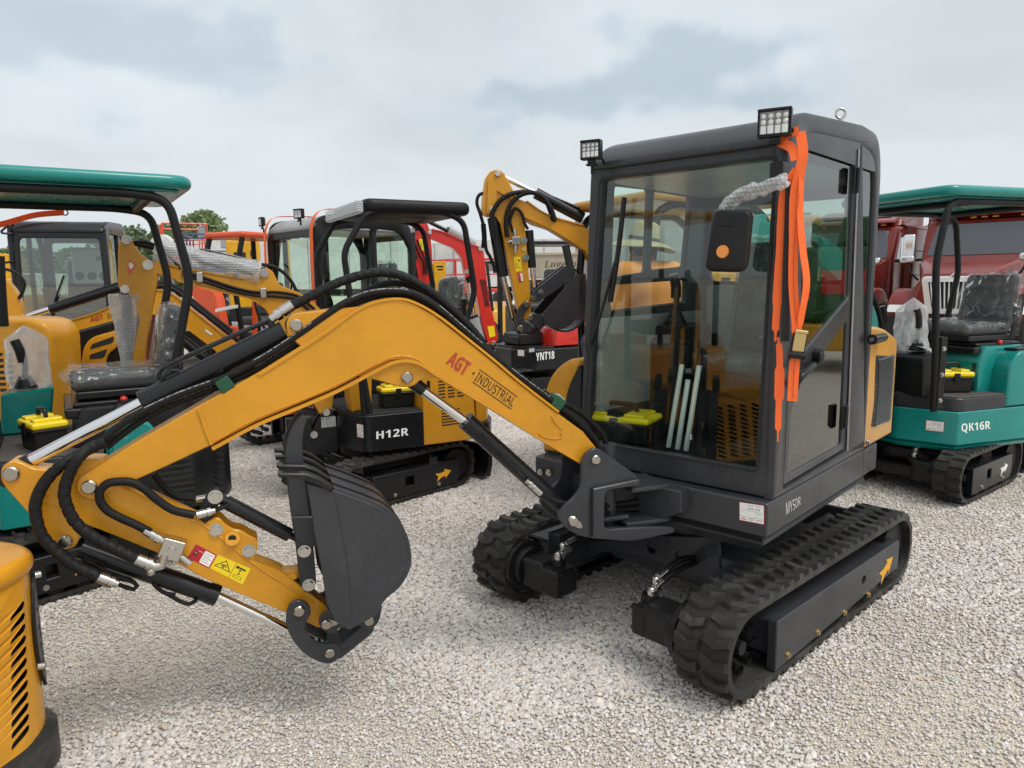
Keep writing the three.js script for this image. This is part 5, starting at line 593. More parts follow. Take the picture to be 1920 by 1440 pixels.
// ---------------------------------------------------------------- cab diggers further back
function cabDigger(name, label, f, { cabMat = M.black, roofMat = M.black, houseMat = M.black, hoodMat = M.yellow, group, trackRel = [0, 0, 0, 0], ac = false, straps = false }) {
  const root = thing(name, label, 'excavator', f, group), W = .543;
  undercarriage(root, fm(trackRel), { mat: M.black });
  obj('undercarriage_frame', [box(-.40, .40, .18, .36, -.4, .4, .03)], M.black, root); obj('turntable', [cyl([0, .37, 0], [0, .55, 0], .36, .36, 32)], M.blackMat, root);
  obj('house', [ext([[W, -.70], [W, .655, .01], [-.66, .66, .03], [-.66, -.70], [-.5, -.97, .15], [.40, -.97, .12]], 'y', .55, .74, { bevel: .01 }), box(-.13, .13, .5, .82, .6, .80, .02)], houseMat, root);
  obj('engine_hood', [ext([[-.965, .745], [-.965, 1.265, .05], [-.70, 1.34, .1], [-.49, 1.36, .02], [-.49, .745]], 'x', -.65, W - .002, { bevel: .02, seg: 2 })], hoodMat, root);
  obj('side_hood', [ext([[-.655, .75], [-.665, .98, .08], [-.60, 1.16, .12], [-.43, 1.2, .06], [-.43, .75]], 'z', -.47, .575, { bevel: .02, seg: 2 })], hoodMat, root);
  const win = [[-.345, .80, .03], [.49, .80, .03], [.47, 2.0, .05], [-.30, 2.0, .05]], dw = [[.52, .80, .02], [.53, 1.6, .05], [.46, 2.06, .12], [.02, 2.08, .04], [.02, .80, .02]], qw = [[-.04, .84, .02], [-.04, 2.08, .04], [-.32, 2.06, .1], [-.42, 1.9, .05], [-.42, .84, .02]];
  const cab = obj('cab_frame', [ext([[-.405, .745], [.541, .745], [.537, 2.06], [-.345, 2.06]], 'z', .55, .60, { holes: [win], bevel: .006 }), ext([[.60, .742], [.602, 2.0], [.56, 2.19, .16], [-.30, 2.225, .06], [-.455, 2.1, .16], [-.49, .742]], 'x', .495, .543, { holes: [dw, qw], bevel: .01, seg: 2 }), ext([[.60, .742], [.602, 2.0], [.56, 2.19, .16], [-.30, 2.225, .06], [-.455, 2.1, .16], [-.49, .742]], 'x', -.405, -.36, { holes: [dw, qw], bevel: .01 }), ext([[-.37, .745], [.53, .745], [.53, 2.1], [-.36, 2.1]], 'z', -.49, -.45, { holes: [[[-.28, 1.35, .04], [.44, 1.35, .04], [.44, 2.0, .04], [-.28, 2.0, .04]]] })], cabMat, root);
  obj('roof', [ext([[.60, 2.06, .01], [.60, 2.10, .06], [.50, 2.19, .12], [-.28, 2.22, .25], [-.50, 2.11, .16], [-.50, 2.05, .02]], 'x', -.37, .541, { bevel: .05, seg: 4, curve: 10 })], roofMat, cab);
  obj('windshield', [sheet(win, 'z', .575)], ac ? M.glassDoor : M.glass, cab); obj('door_glass', [sheet(dw, 'x', .52)], M.glass, cab); obj('quarter_window', [sheet(qw, 'x', .52)], M.glass, cab); objs('side_window', [sheet(dw, 'x', -.385), sheet(qw, 'x', -.385)], M.glass, cab); obj('rear_window', [sheet([[-.28, 1.35], [.44, 1.35], [.44, 2.0], [-.28, 2.0]], 'z', -.47)], M.glass, cab);
  obj('cab_floor', [box(-.34, .48, .765, .80, -.44, .54), box(-.34, .47, .80, 1.10, -.44, -.16, .03)], M.blackMat, cab);
  diggerSeat(root, .08, 1.22, .02, -.36, 1.78, .05, .22); joystick(root, [-.26, 1.2, .02], .26); joystick(root, [.36, 1.2, .02], .26);
  objs('travel_lever', [0, .07].map((x) => sweep([[x, .8, .4], [x, 1.15, .43]], .011, { n: 3 })), M.zinc, cab);
  obj('wiper', [sweep([[-.1, 1.0, .61], [-.02, 1.3, .615], [.1, 1.6, .61]], .010, { n: 6, m: 6 })], M.plastic, cab);
  if (!ac) { workLight(root, -.30, 2.17, .70, .10, .075, -.2); workLight(root, .46, 2.19, .70, .10, .075, .2); }
  obj('grab_handle', [sweep([[-.37, 1.75, .60], [-.45, 1.72, .68], [-.50, 1.5, .72], [-.45, 1.2, .68], [-.37, 1.05, .60]], .013, { n: 20 })], M.plastic, cab);
  if (ac) { const u = obj('air_conditioner', [box(-.02, .40, 1.50, 1.93, -.35, -.18, .03)], M.white, cab); objs('fan_opening', [0, 1, 2].map((i) => cyl([.06 + i * .13, 1.60, -.18], [.06 + i * .13, 1.60, -.172], .05, .05, 24)), M.padBlack, u); obj('control_panel', [box(.25, .30, 1.78, 1.83, -.185, -.176)], M.padBlack, u); }
  if (straps) { const s = thing('ratchet_strap', 'orange straps running over both front roof pillars of the dark cab digger', 'strap', f); objs('webbing', [-.375, .55].map((x) => ribbon([[x, 1.35, .64], [x, 1.9, .635], [x, 2.10, .62], [x, 2.21, .55], [x, 2.245, .3], [x, 2.25, 0]], .085, V(1, 0, .2))), M.strap, s); obj('ratchet_buckle', [box(.52, .58, 1.28, 1.42, .63, .67, .01)], M.brass, s); }
  return root;
}
{
  const root = cabDigger('cab_excavator', 'black-framed cab digger with glass roof front, behind the H12R canopy digger', [-1.648,0,-7.206,-0.8203], { straps: true, roofMat: M.greyLt }), B = (g) => inF(fm([-.1,.9,.95,1.1694]), g);
  const bm = obj('boom', B([ext([[-1.754,.274],[-1.713,.304,.02],[-1.596,.358],[-1.217,.464],[-1.036,.551],[-.849,.625,.05],[-.717,.651,.05],[-.613,.612,.05],[-.513,.512],[-.201,.221],[.121,-.084],[.217,-.219,.03],[.11,-.283,.02],[-.153,-.03],[-.433,.22],[-.564,.343],[-.662,.412,.05],[-.799,.444,.05],[-1.099,.378],[-1.546,.266],[-1.722,.206,.02]], 'z', -.06, .06, { bevel: .004 }), ribbon([[-1.61,.355,0],[-1.228,.462,0],[-1.045,.549,0],[-.856,.625,0],[-.723,.646,0],[-.619,.607,0],[-.517,.51,0],[-.203,.217,0]], .14, V(0, 0, 1), .01), ribbon([[-1.56,.263,0],[-1.108,.376,0],[-.806,.442,0],[-.668,.41,0],[-.568,.34,0],[-.155,-.036,0]], .14, V(0, 0, 1), .01)]), M.yellow, root);
  obj('lettering_red', B([quad([[-1.28,.434,.06],[-1.169,.463,.06],[-1.174,.399,.06],[-1.285,.371,.06]], .003)]), print('AGT', '#b8392f', { w: 256, h: 128, font: '900 120px sans-serif' }), bm); obj('lettering_black', B([quad([[-1.149,.462,.06],[-.768,.582,.06],[-.773,.518,.06],[-1.154,.394,.06]], .003)]), print('INDUSTRIAL', '#231a16', { w: 512, h: 128, font: '100px sans-serif' }), bm);
  obj('white_mark', B([quad([[-.375,.294,.06],[-.32,.249,.06],[-.33,.235,.06],[-.384,.28,.06]], .003)]), M.label, bm);
  objs('hydraulic_hose', ([sweep([[-.981,.576,.03],[-.85,.653,.03],[-.717,.683,.03],[-.597,.639,.03],[-.475,.52,.03],[-.182,.247,.03],[.125,-.037,.03]], .02, { m: 8 }), sweep([[-.987,.594,-.03],[-.856,.675,-.03],[-.721,.711,-.03],[-.579,.657,-.03],[-.452,.527,-.03],[-.155,.257,-.03]], .02, { m: 8 })]), M.hose, bm, B);
  const c = obj('dipper_cylinder', B([cyl([-1.578,.498,0], [-.933,.709,0], .042, .042, 24), sweep([[-1.533,.515,.02],[-1.522,.546,.02],[-1.486,.559,.02],[-1.033,.715,.02]], .012, { m: 6 })]), M.black, root); obj('piston_rod', B([cyl([-1.578,.498,0], [-1.986,.367,0], .024)]), M.chrome, c);
  obj('lift_cylinder', B([cyl([-.595,.217,0], [-.033,-.333,0], .045), cyl([-.595,.217,0], [-.707,.345,0], .022)]), M.black, root);
  obj('dipper_arm', B([ext([[-2.004,.423],[-1.979,.682,.05],[-1.887,.75,.03],[-1.848,.737,.03],[-1.799,.662,.04],[-1.773,.583,.04],[-1.768,.434],[-1.784,.381,.02],[-1.876,.402],[-1.917,.244],[-2.043,.029]], 'z', -.05, .05)]), M.yellow, root);
  obj('hydraulic_hose', B([sweep([[-1.888,.836,.06],[-1.815,.823,.06],[-1.759,.784,.06],[-1.727,.723,.06],[-1.741,.657,.06],[-1.777,.592,.06]], .013, { m: 8 })]), M.hose, root);
}
{ cabDigger('cab_excavator', 'black cab digger with white air conditioner box inside, at the far left', [-5.533,0,-9.115,0.2967], { ac: true }).scale.setScalar(1.07);
  const s = thing('ratchet_strap', 'faded orange strap lying over the roof of the black cab digger at far left', 'strap', [-5.533,0,-9.115,0.2967]); s.scale.setScalar(1.07); objs('webbing', [ribbon([[.08, 2.30, .30], [-.15, 2.25, .5], [-.45, 2.13, .66], [-.95, 2.0, .75], [-1.5, 1.9, .8]], .07, V(.2, .8, .5)), ribbon([[-.38, 2.16, .62], [-.75, 2.03, .66], [-1.2, 1.9, .8]], .06, V(.1, .8, .5))], M.orange, s); obj('strap_hook', [new THREE.TorusGeometry(.03, .007, 8, 20).translate(.09, 2.30, .3), sweep([[-.36, 2.13, .66], [-.42, 2.05, .7], [-.34, 2.04, .66]], .012)], M.black, s); }
{ // yellow side-hooded digger between the teal digger and the black cab
  const t = thing('mini_excavator', 'yellow digger with two black vent grilles, behind the far left teal digger', 'excavator', [-3.452,0,-5.7,0.2094]);
  obj('house', [ext([[-.21,.958],[.305,.939,.02],[.276,.582],[-.242,.607]], 'z', -.75, .0, { bevel: .02 })], M.yellow, t);
  obj('side_panel', [ext([[-.337,1.1],[-.176,1.193],[.359,1.337],[.418,1.336],[.386,.934],[-.35,.961]], 'z', -.7, -.02, { bevel: .02 })], M.black, t);
  const h = obj('vent_hood', [ext([[.008,.942],[.042,1.112,.06],[.107,1.186,.05],[.306,1.241,.03],[.314,1.146],[.265,1.079,.03],[.212,1.046,.05],[.179,.935,.02]], 'z', -.06, .012, { bevel: .012, seg: 2 })], M.yellow, t);
  obj('vent_grille', [ext([[.091,1.09],[.105,1.128,.02],[.274,1.191,.01],[.266,1.14,.02]], 'z', .012, .016, { bevel: .001 })], M.padBlack, h); obj('vent_grille', [ext([[.08,1.013],[.087,1.047,.01],[.219,1.09,.01],[.189,1.018,.02]], 'z', .012, .016, { bevel: .001 })], M.padBlack, h);
  obj('side_window', [ext([[-.152,1.188],[-.043,1.211],[-.043,1.121],[-.157,1.095]], 'z', -.02, -.012)], M.glassDark, t);
  obj('model_lettering', [quad([[-.11,.916,0],[.006,.924,0],[.001,.869,0],[-.115,.865,0]], .003)], print('S-08', '#3a2a1a', { w: 256, h: 100, font: 'bold 90px sans-serif' }), t);
  obj('bucket_link', [ext([[-.094,.964],[.044,.825],[.014,.657],[-.106,.755]], 'z', .08, .16, { bevel: .006 })], M.yellow, t); obj('warning_sticker', [quad([[-.09,.885,.161],[-.008,.827,.161],[-.026,.76,.161],[-.093,.801,.161]], .002)], warn, t);
  objs('hydraulic_hose', [sweep([[-.079,.914,.1],[-.048,.964,.1],[0,.983,.1],[.036,.961,.1],[.039,.91,.1]], .022), sweep([[-.091,.909,.12],[-.049,.949,.12],[-.004,.956,.12],[.024,.921,.12]], .02)], M.hose, t);
  undercarriage(t, fm([-.2, 0, -.35, -.7]), { half: .45, wide: .18, zf: .4, zr: -.4, y1: .36, guard: [.05, .24, -.3, .3], big: false, arrow: M.arrowY, mat: M.black, count: 36 });
  const e = thing('mini_excavator', 'yellow engine hood with louvre slots behind the wrapped joystick at far left', 'excavator', [-3.431,0,-5,0.1047]);
  const eh = obj('engine_hood', [ext([[-.624,.514],[-.523,1.372,.1],[-.18,1.381],[.166,1.368,.12],[.233,1.266,.05],[.22,.984],[.172,.486]], 'z', -.4, .02, { bevel: .04, seg: 3 })], M.yellow, e);
  objs('louvre_slot', Array.from({ length: 8 }).flatMap((_, i) => [0, 1, 2, 3].map((j) => ext([[-.264,1.14],[-.222,1.139],[-.225,1.117],[-.266,1.118]].map(([x, y]) => [x + j * .058, y - i * .042, .004]), 'z', .019, .0225, { bevel: .001 }))), M.padBlack, eh);
  objs('post', [sweep([[.01,1.796,.15],[-.006,1.514,.15],[-.012,1.328,.15]], .035, { n: 4 }), sweep([[.004,1.796,.15],[-.045,1.336,.15]], .03, { n: 3 })], M.blackMat, e); undercarriage(e, fm([0, 0, -.35, -.6]), { half: .45, wide: .18, zf: .4, zr: -.4, y1: .36, guard: [.05, .24, -.3, .3], big: false, arrow: M.arrowY, mat: M.black, count: 36 });
}
// ---------------------------------------------------------------- red digger lettered YNT18
{
  const root = thing('mini_excavator', 'red digger with raised boom and black base lettered YNT18', 'excavator', [.435,0,-10.358,-1.0472]), B = (g) => inF(fm([.218,.781,.938,1.2915]), g);
  undercarriage(root, fm([0, 0, 0, -.1]), { half: .5, wide: .2, zf: .5, zr: -.5, y1: .40, guard: [.06, .26, -.4, .4], big: false, arrow: M.arrowW, mat: M.black, count: 42 });
  obj('turntable', [cyl([0, .3, 0], [0, .45, 0], .3)], M.blackMat, root);
  const h = obj('house', [ext([[.5, -.7, .1], [.5, .40, .04], [.2, .62, .05], [-.3, .62, .05], [-.5, .4, .04], [-.5, -.7, .1], [-.2, -.9, .2], [.2, -.9, .2]], 'y', .36, .66, { bevel: .02 }), ext([[.48, .1], [.48, .38, .04], [.2, .60, .05], [-.3, .60, .05], [-.48, .38], [-.48, .1]], 'y', .66, .69)], M.black, root);
  obj('model_lettering', [quad([[.5,.642,.416],[.5,.653,.104],[.5,.497,.104],[.5,.481,.418]], .004)], print('YNT18', '#f4f4f2', { w: 384, h: 160, font: 'bold 150px sans-serif', sx: 1 }), h);
  obj('white_sticker', [quad([[.36,.657,.62],[.529,.663,.62],[.528,.584,.62],[.359,.577,.62]], -.006)], M.label, h); obj('oval_sticker', [quad([[.469,.676,.55],[.607,.694,.55],[.607,.644,.55],[.468,.625,.55]], -.05)], M.label, h);
  const bd = obj('engine_hood', [ext([[.10, .69], [.06, .93, .02], [-.35, 1.00, .05], [-.8, .96, .1], [-.85, .69]], 'x', .02, .49, { bevel: .015, seg: 2, holes: [[[-.38, .76], [-.38, .82], [-.70, .92], [-.74, .76]]] }), ext([[.10, .69], [.06, .90], [-.8, .95, .1], [-.85, .69]], 'x', -.49, -.2, { bevel: .015 }), ext([[-.075,-.07],[.025,.18,.1],[.175,.298,.05],[.211,.197],[.096,-.003],[.058,-.111]], 'z', -.5, -.45)], M.red, root);
  obj('seat', [box(-.24, .24, 1.0, 1.12, -.6, -.2, .04), box(-.24, .24, 1.1, 1.5, -.65, -.55, .05)], M.seat, root);
  obj('black_mechanism', [box(-.25, .2, .69, .86, .1, .5, .03), box(-.1, .12, .69, 1.02, .18, .34, .03), cyl([.1, .69, .42], [.1, .95, .42], .05), cyl([-.2, .80, .45], [.2, .80, .48], .04)], M.plastic, root);
  const bm = obj('boom', B([ext([[.004,-.022,.03],[.071,.004,.03],[.044,.206],[-.045,.563],[-.088,1.032,.05],[-.114,1.205,.02],[-.156,1.247,.02],[-.284,1.281],[-.694,1.45,.02],[-.769,1.49,.02],[-.832,1.449,.03],[-.814,1.362,.02],[-.518,1.24],[-.401,1.116,.05],[-.368,.965],[-.357,.847,.02],[-.284,.888,.02],[-.243,.79],[-.138,.21],[-.062,-.035,.02]], 'z', -.08, .08, { bevel: .006 }), ribbon([[-.8,1.468,0],[-.682,1.455,0],[-.269,1.278,0],[-.126,1.243,0]], .19, V(0, 0, 1), .015)]), M.red, root);
  obj('lettering', B([quad([[-.098,.907,.08],[-.026,.385,.08],[-.092,.38,.08],[-.184,.901,.08]], .003)].map((g) => { const u = g.attributes.uv; for (let i = 0; i < u.count; i++) { const a = u.getX(i), b = u.getY(i); u.setXY(i, 1 - b, a); } return g; })), canvasMat(1024, 128, (x) => { x.clearRect(0, 0, 1024, 128); x.fillStyle = '#1c0f0e'; x.font = '900 118px sans-serif'; x.textBaseline = 'middle'; const w = x.measureText('AGROTK INDUSTRIAL').width; x.scale(1000 / w, 1); x.fillText('AGROTK INDUSTRIAL', 10, 66); }, { transparent: true }), bm);
  obj('warning_sticker', B([quad([[-.073,.209,.08],[.015,.214,.08],[.035,.077,.08],[-.046,.058,.08]], .003)]), M.boxYellow, bm); objs('pin', ([[-.812,1.436,.08], [-.157,1.226,.08], [.004,-.015,.08], [-.341,.93,.08]].map((p) => pinAt(p, 'z', .028, .02, 14))), M.zinc, bm, B);
  const ar = obj('dipper_arm', B([ext([[-.933,1.665,.03],[-.865,1.639],[-.808,1.464],[-.787,1.207],[-.787,.968,.02],[-.785,.796,.02],[-.856,.742,.02],[-.939,.75],[-.977,.867],[-1.005,1.072],[-1.079,1.126,.02],[-1.07,1.409,.02],[-1.04,1.49]], 'z', -.06, .06, { bevel: .006 })]), M.red, root);
  obj('warning_sticker', B([quad([[-.949,1.356,.06],[-.873,1.349,.06],[-.884,1.207,.06],[-.946,1.214,.06]], .003)]), warn, ar); objs('hydraulic_hose', ([sweep([[-.956,1.475,.09],[-1.092,1.461,.09],[-1.142,1.374,.09],[-1.105,1.26,.09],[-1.013,1.152,.09],[-.994,1.098,.09]], .018, { m: 7 }), sweep([[-.98,1.341,.09],[-.929,1.206,.09],[-.878,1.07,.09],[-.869,.9,.09]], .012, { m: 7 }), sweep([[-1.008,1.307,.09],[-.965,1.172,.09],[-.906,1.057,.09],[-.904,.9,.09]], .012, { m: 7 })]), M.hose, ar, B);
  const dc = obj('dipper_cylinder', B([cyl([-.59,1.47,0], [-.211,1.278,0], .055), cyl([-.59,1.47,0], [-.879,1.61,0], .025)]), M.black, root); obj('plastic_wrap', B([cyl([-.562,1.463,0], [-.197,1.271,0], .08, .075)]), M.wrap, dc);
  const lc = obj('lift_cylinder', B([cyl([-.258,.352,0], [-.126,-.032,0], .07), cyl([-.319,.896,0], [-.293,.79,0], .04)]), M.black, root); obj('piston_rod', B([cyl([-.313,.847,0], [-.244,.323,0], .032)]), M.chrome, lc); obj('plastic_wrap', B([cyl([-.258,.316,0], [-.162,.005,0], .10, .09)]), M.wrap, lc);
  obj('bucket_cylinder', B([cyl([-1.018,1.101,0], [-1.014,.799,0], .045)]), M.black, root); obj('bucket', B([ext([[-.99,.765],[-.804,.783,.02],[-.898,.389,.1],[-1.105,.325,.1],[-1.153,.53]], 'z', -.2, .2, { bevel: .02 })]), M.black, root);
}
// ---------------------------------------------------------------- yellow digger with raised bucket behind the grey cab, and its canopy
{
  const root = thing('canopy_excavator', 'yellow canopy digger with raised arm and black bucket, behind the grey cab', 'excavator', [1.182,0,-5.6,-1.0472]), B = (g) => inF(fm([-.534,1.781,.925,1.1868]), g);
  undercarriage(root, fm([0, 0, 0, 0]), { half: .5, wide: .2, zf: .5, zr: -.5, y1: .40, guard: [.06, .26, -.4, .4], big: false, arrow: M.arrowY, mat: M.black, count: 42 });
  obj('turntable', [cyl([0, .3, 0], [0, .45, 0], .3)], M.blackMat, root);
  obj('house', [ext([[.5, -.8, .1], [.5, .5, .1], [-.5, .5, .1], [-.5, -.8, .1]], 'y', .40, .68, { bevel: .02 }), box(-.48, .48, .68, 1.05, -.8, -.1, .05)], M.yellow, root); obj('seat', [box(-.24, .24, 1.06, 1.16, -.5, -.05, .03)], M.seat, root);
  obj('canopy_roof', [ext([[.50, .55, .1], [.50, -.75, .1], [-.50, -.75, .1], [-.50, .55, .1]], 'y', 2.12, 2.19, { bevel: .045, seg: 4 })], M.yellowPale, root);
  for (const s of [.42, -.42]) obj('canopy_post', [sweep([[s, .68, .45], [s, 1.6, .50], [s, 2.05, .45], [s, 2.11, .3], [s, 2.11, -.5], [s, 2.0, -.66], [s, .9, -.66]], .03, { bend: .08 })], M.black, root);
  const bm = obj('boom', B([ext([[-.14,.416,.02],[-.083,.432,.02],[-.006,.401],[.144,.307],[.451,.212],[.56,.164,.02],[.6,-.087],[.604,-.666],[.514,-.664],[.511,-.086,.02],[.46,.031],[.177,.197],[.054,.236],[-.06,.299,.02],[-.129,.334,.02]], 'z', -.06, .06, { bevel: .004 }), ribbon([[.003,.404,0],[.156,.309,0],[.44,.225,0]], .14, V(0, 0, 1), .01), ribbon([[-.051,.305,0],[.189,.201,0],[.398,.079,0]], .14, V(0, 0, 1), .01)]), M.yellow, root);
  const slot = obj('hose_slot', B([ext([[.136,.406,.01],[.185,.378,.02],[.235,.284,.02],[.23,.248,.01],[.193,.252,.02]], 'z', .06, .066)]), M.plastic, bm);
  const st = [[-.305,.571,.02],[-.273,.617,.02],[-.217,.637,.03],[-.169,.618,.03],[-.098,.487],[-.074,.425,.02],[-.055,.335],[-.011,.237],[.03,-.325],[.033,-.472,.02],[-.017,-.488,.02],[-.058,-.454],[-.121,-.161],[-.198,.237],[-.237,.299,.03],[-.302,.292,.03],[-.338,.323,.03],[-.328,.432]];
  const arm = obj('dipper_arm', B([ext(st, 'z', -.055, .055, { bevel: .004 }), ext([[-.303,.306,.02],[-.287,.561,.02],[-.218,.631,.03],[-.167,.608,.03],[-.108,.485],[-.125,.423],[-.221,.477],[-.231,.314,.02]], 'z', .056, .07), sweep([[-.224,.424,.056],[-.231,.49,.056],[-.166,.514,.056],[-.122,.502,.056]], .006, { n: 10 })]), M.yellow, root);
  objs('pin', ([[-.215,.6,.07], [-.259,.341,.07]].map((p) => pinAt(p, 'z', .022, .01, 18)).concat([[-.02,.114,.055], [-.005,-.014,.055]].map((p) => bolt(p, 'z', .02)))), M.zinc, arm, B); obj('bushing_hole', B([cyl([-.021,.05,.056], [-.022,.05,.062], .016)]), M.brass, arm);
  obj('warning_sticker', B([quad([[-.099,-.009,.055],[-.05,-.006,.055],[-.035,-.114,.055],[-.084,-.121,.055]], .002)]), warn, arm); obj('danger_sticker', B([quad([[-.072,-.13,.055],[-.035,-.122,.055],[-.023,-.191,.055],[-.06,-.202,.055]], .002)]), danger, arm);
  const vx = [-.086,.11,.055]; obj('valve_block', B([box(vx[0] - .03, vx[0] + .03, vx[1] - .03, vx[1] + .03, .05, .10, .004), ...fitting([vx[0] - .06, vx[1] - .01, .08], [vx[0] - .02, vx[1], .08], .014), ...fitting([vx[0] - .01, vx[1] + .09, .08], [vx[0], vx[1] + .03, .08], .013), ...fitting([vx[0], vx[1] - .09, .08], [vx[0], vx[1] - .03, .08], .012)]), M.zinc, arm);
  objs('hydraulic_hose', ([sweep([[-.26,.136,.09],[-.271,.234,.09],[-.253,.331,.09],[-.192,.413,.09],[-.119,.452,.09],[-.011,.468,.09],[.07,.457,.09],[.131,.422,.09],[.184,.344,.09],[.212,.265,.09]], .018, { rib: .09 }), sweep([[-.151,.136,.09],[-.158,.234,.09],[-.145,.328,.09],[-.1,.406,.09],[-.031,.452,.09],[.05,.468,.09]], .018, { rib: .09 }), sweep([[-.105,.172,.08],[-.128,.254,.08],[-.111,.313,.08],[-.087,.352,.08],[-.039,.313,.08],[-.015,.235,.08],[.009,.195,.08]], .012), sweep([[-.313,.466,.03],[-.353,.45,.03],[-.37,.395,.03],[-.347,.317,.03],[-.317,.199,.03],[-.303,.041,.03],[-.28,.001,.03],[-.248,-.079,.03],[-.241,-.128,.03]], .013), sweep([[-.321,.241,0],[-.315,.122,0],[-.324,.062,0]], .02)]), M.hose, arm, B);
  const dc = obj('dipper_cylinder', B([cyl([.082,.471,0], [.449,.285,0], .043, .043, 24), sweep([[.116,.477,.02],[.435,.351,.02]], .01), box(-.03, .03, -.02, .04, -.03, .03).translate(...[.465,.353,0])]), M.black, root); obj('piston_rod', B([cyl([.082,.471,0], [-.178,.595,0], .02)]), M.chrome, dc);
  const bc = obj('bucket_cylinder', B([cyl([-.247,.288,0], [-.176,-.156,0], .045, .045, 24)]), M.black, root); obj('piston_rod', B([cyl([-.176,-.156,0], [-.105,-.472,0], .024)]), M.chrome, bc);
  const tc = obj('thumb_cylinder', B([cyl([.031,.193,0], [.053,-.09,0], .032)]), M.black, root); obj('piston_rod', B([cyl([.053,-.09,0], [.073,-.237,0], .02)]), M.chrome, tc);
  obj('bucket_thumb', B([.06, -.09].map((n) => ext([[.025,-.309],[.05,-.264],[.301,-.073,.02],[.393,-.106,.02],[.343,-.186],[.091,-.35,.02],[.041,-.35]], 'z', n, n + .03)).concat([ext([[.276,-.206],[.334,-.166,.02],[.355,-.268,.02],[.301,-.288,.02]], 'z', .09, .11), cyl([.314,.079,0], [.365,-.146,0], .03)])), M.gray, root);
  objs('bolt', ([[.103,-.273,.09], [.045,-.32,.09], [.307,-.267,.11], [.323,-.223,.11], [.29,-.267,.11]].map((p) => bolt(p, 'z', .016))), M.zinc, root, B);
  obj('bucket', B([ext([[.102,-.43],[.209,-.308],[.364,-.135],[.381,-.207],[.381,-.407,.05],[.336,-.511,.05],[.254,-.558,.05],[.163,-.548],[.106,-.506]], 'z', .18, .20), ext([[.102,-.43],[.209,-.308],[.364,-.135],[.381,-.207],[.381,-.407,.05],[.336,-.511,.05],[.254,-.558,.05],[.163,-.548],[.106,-.506]], 'z', -.24, -.22), ribbon([[.42,-.142,-.02],[.434,-.25,-.02],[.43,-.408,-.02],[.387,-.516,-.02],[.301,-.569,-.02],[.207,-.559,-.02],[.147,-.516,-.02],[.143,-.445,-.02]], .42, V(0, 0, 1), .015), ext([[0,-.486],[.021,-.437,.03],[.075,-.438,.03],[.166,-.489],[.125,-.537],[.091,-.569]], 'z', -.1, .1)]), M.gray, root);
  obj('hook_link', B([.07, -.10].map((n) => ext([[-.104,-.485],[-.078,-.396,.04],[-.02,-.336,.04],[.017,-.349,.02],[.013,-.389,.03],[-.037,-.445,.05],[-.03,-.511,.04],[.037,-.545],[.028,-.586,.02],[-.059,-.576,.03]], 'z', n, n + .03)).concat([ext([[-.013,-.537],[.092,-.564],[.125,-.594],[.07,-.622],[-.034,-.586]], 'z', -.06, .06)])), M.gray, root); objs('pin', ([[-.007,-.364,.1], [-.058,-.546,.1], [.017,-.466,.1]].map((p) => pinAt(p, 'z', .022, .012, 18))), M.pin, root, B);
  obj('mounting_rail', [box(-.6, .3, .42, .5, .2, .5)], M.black, root);
}
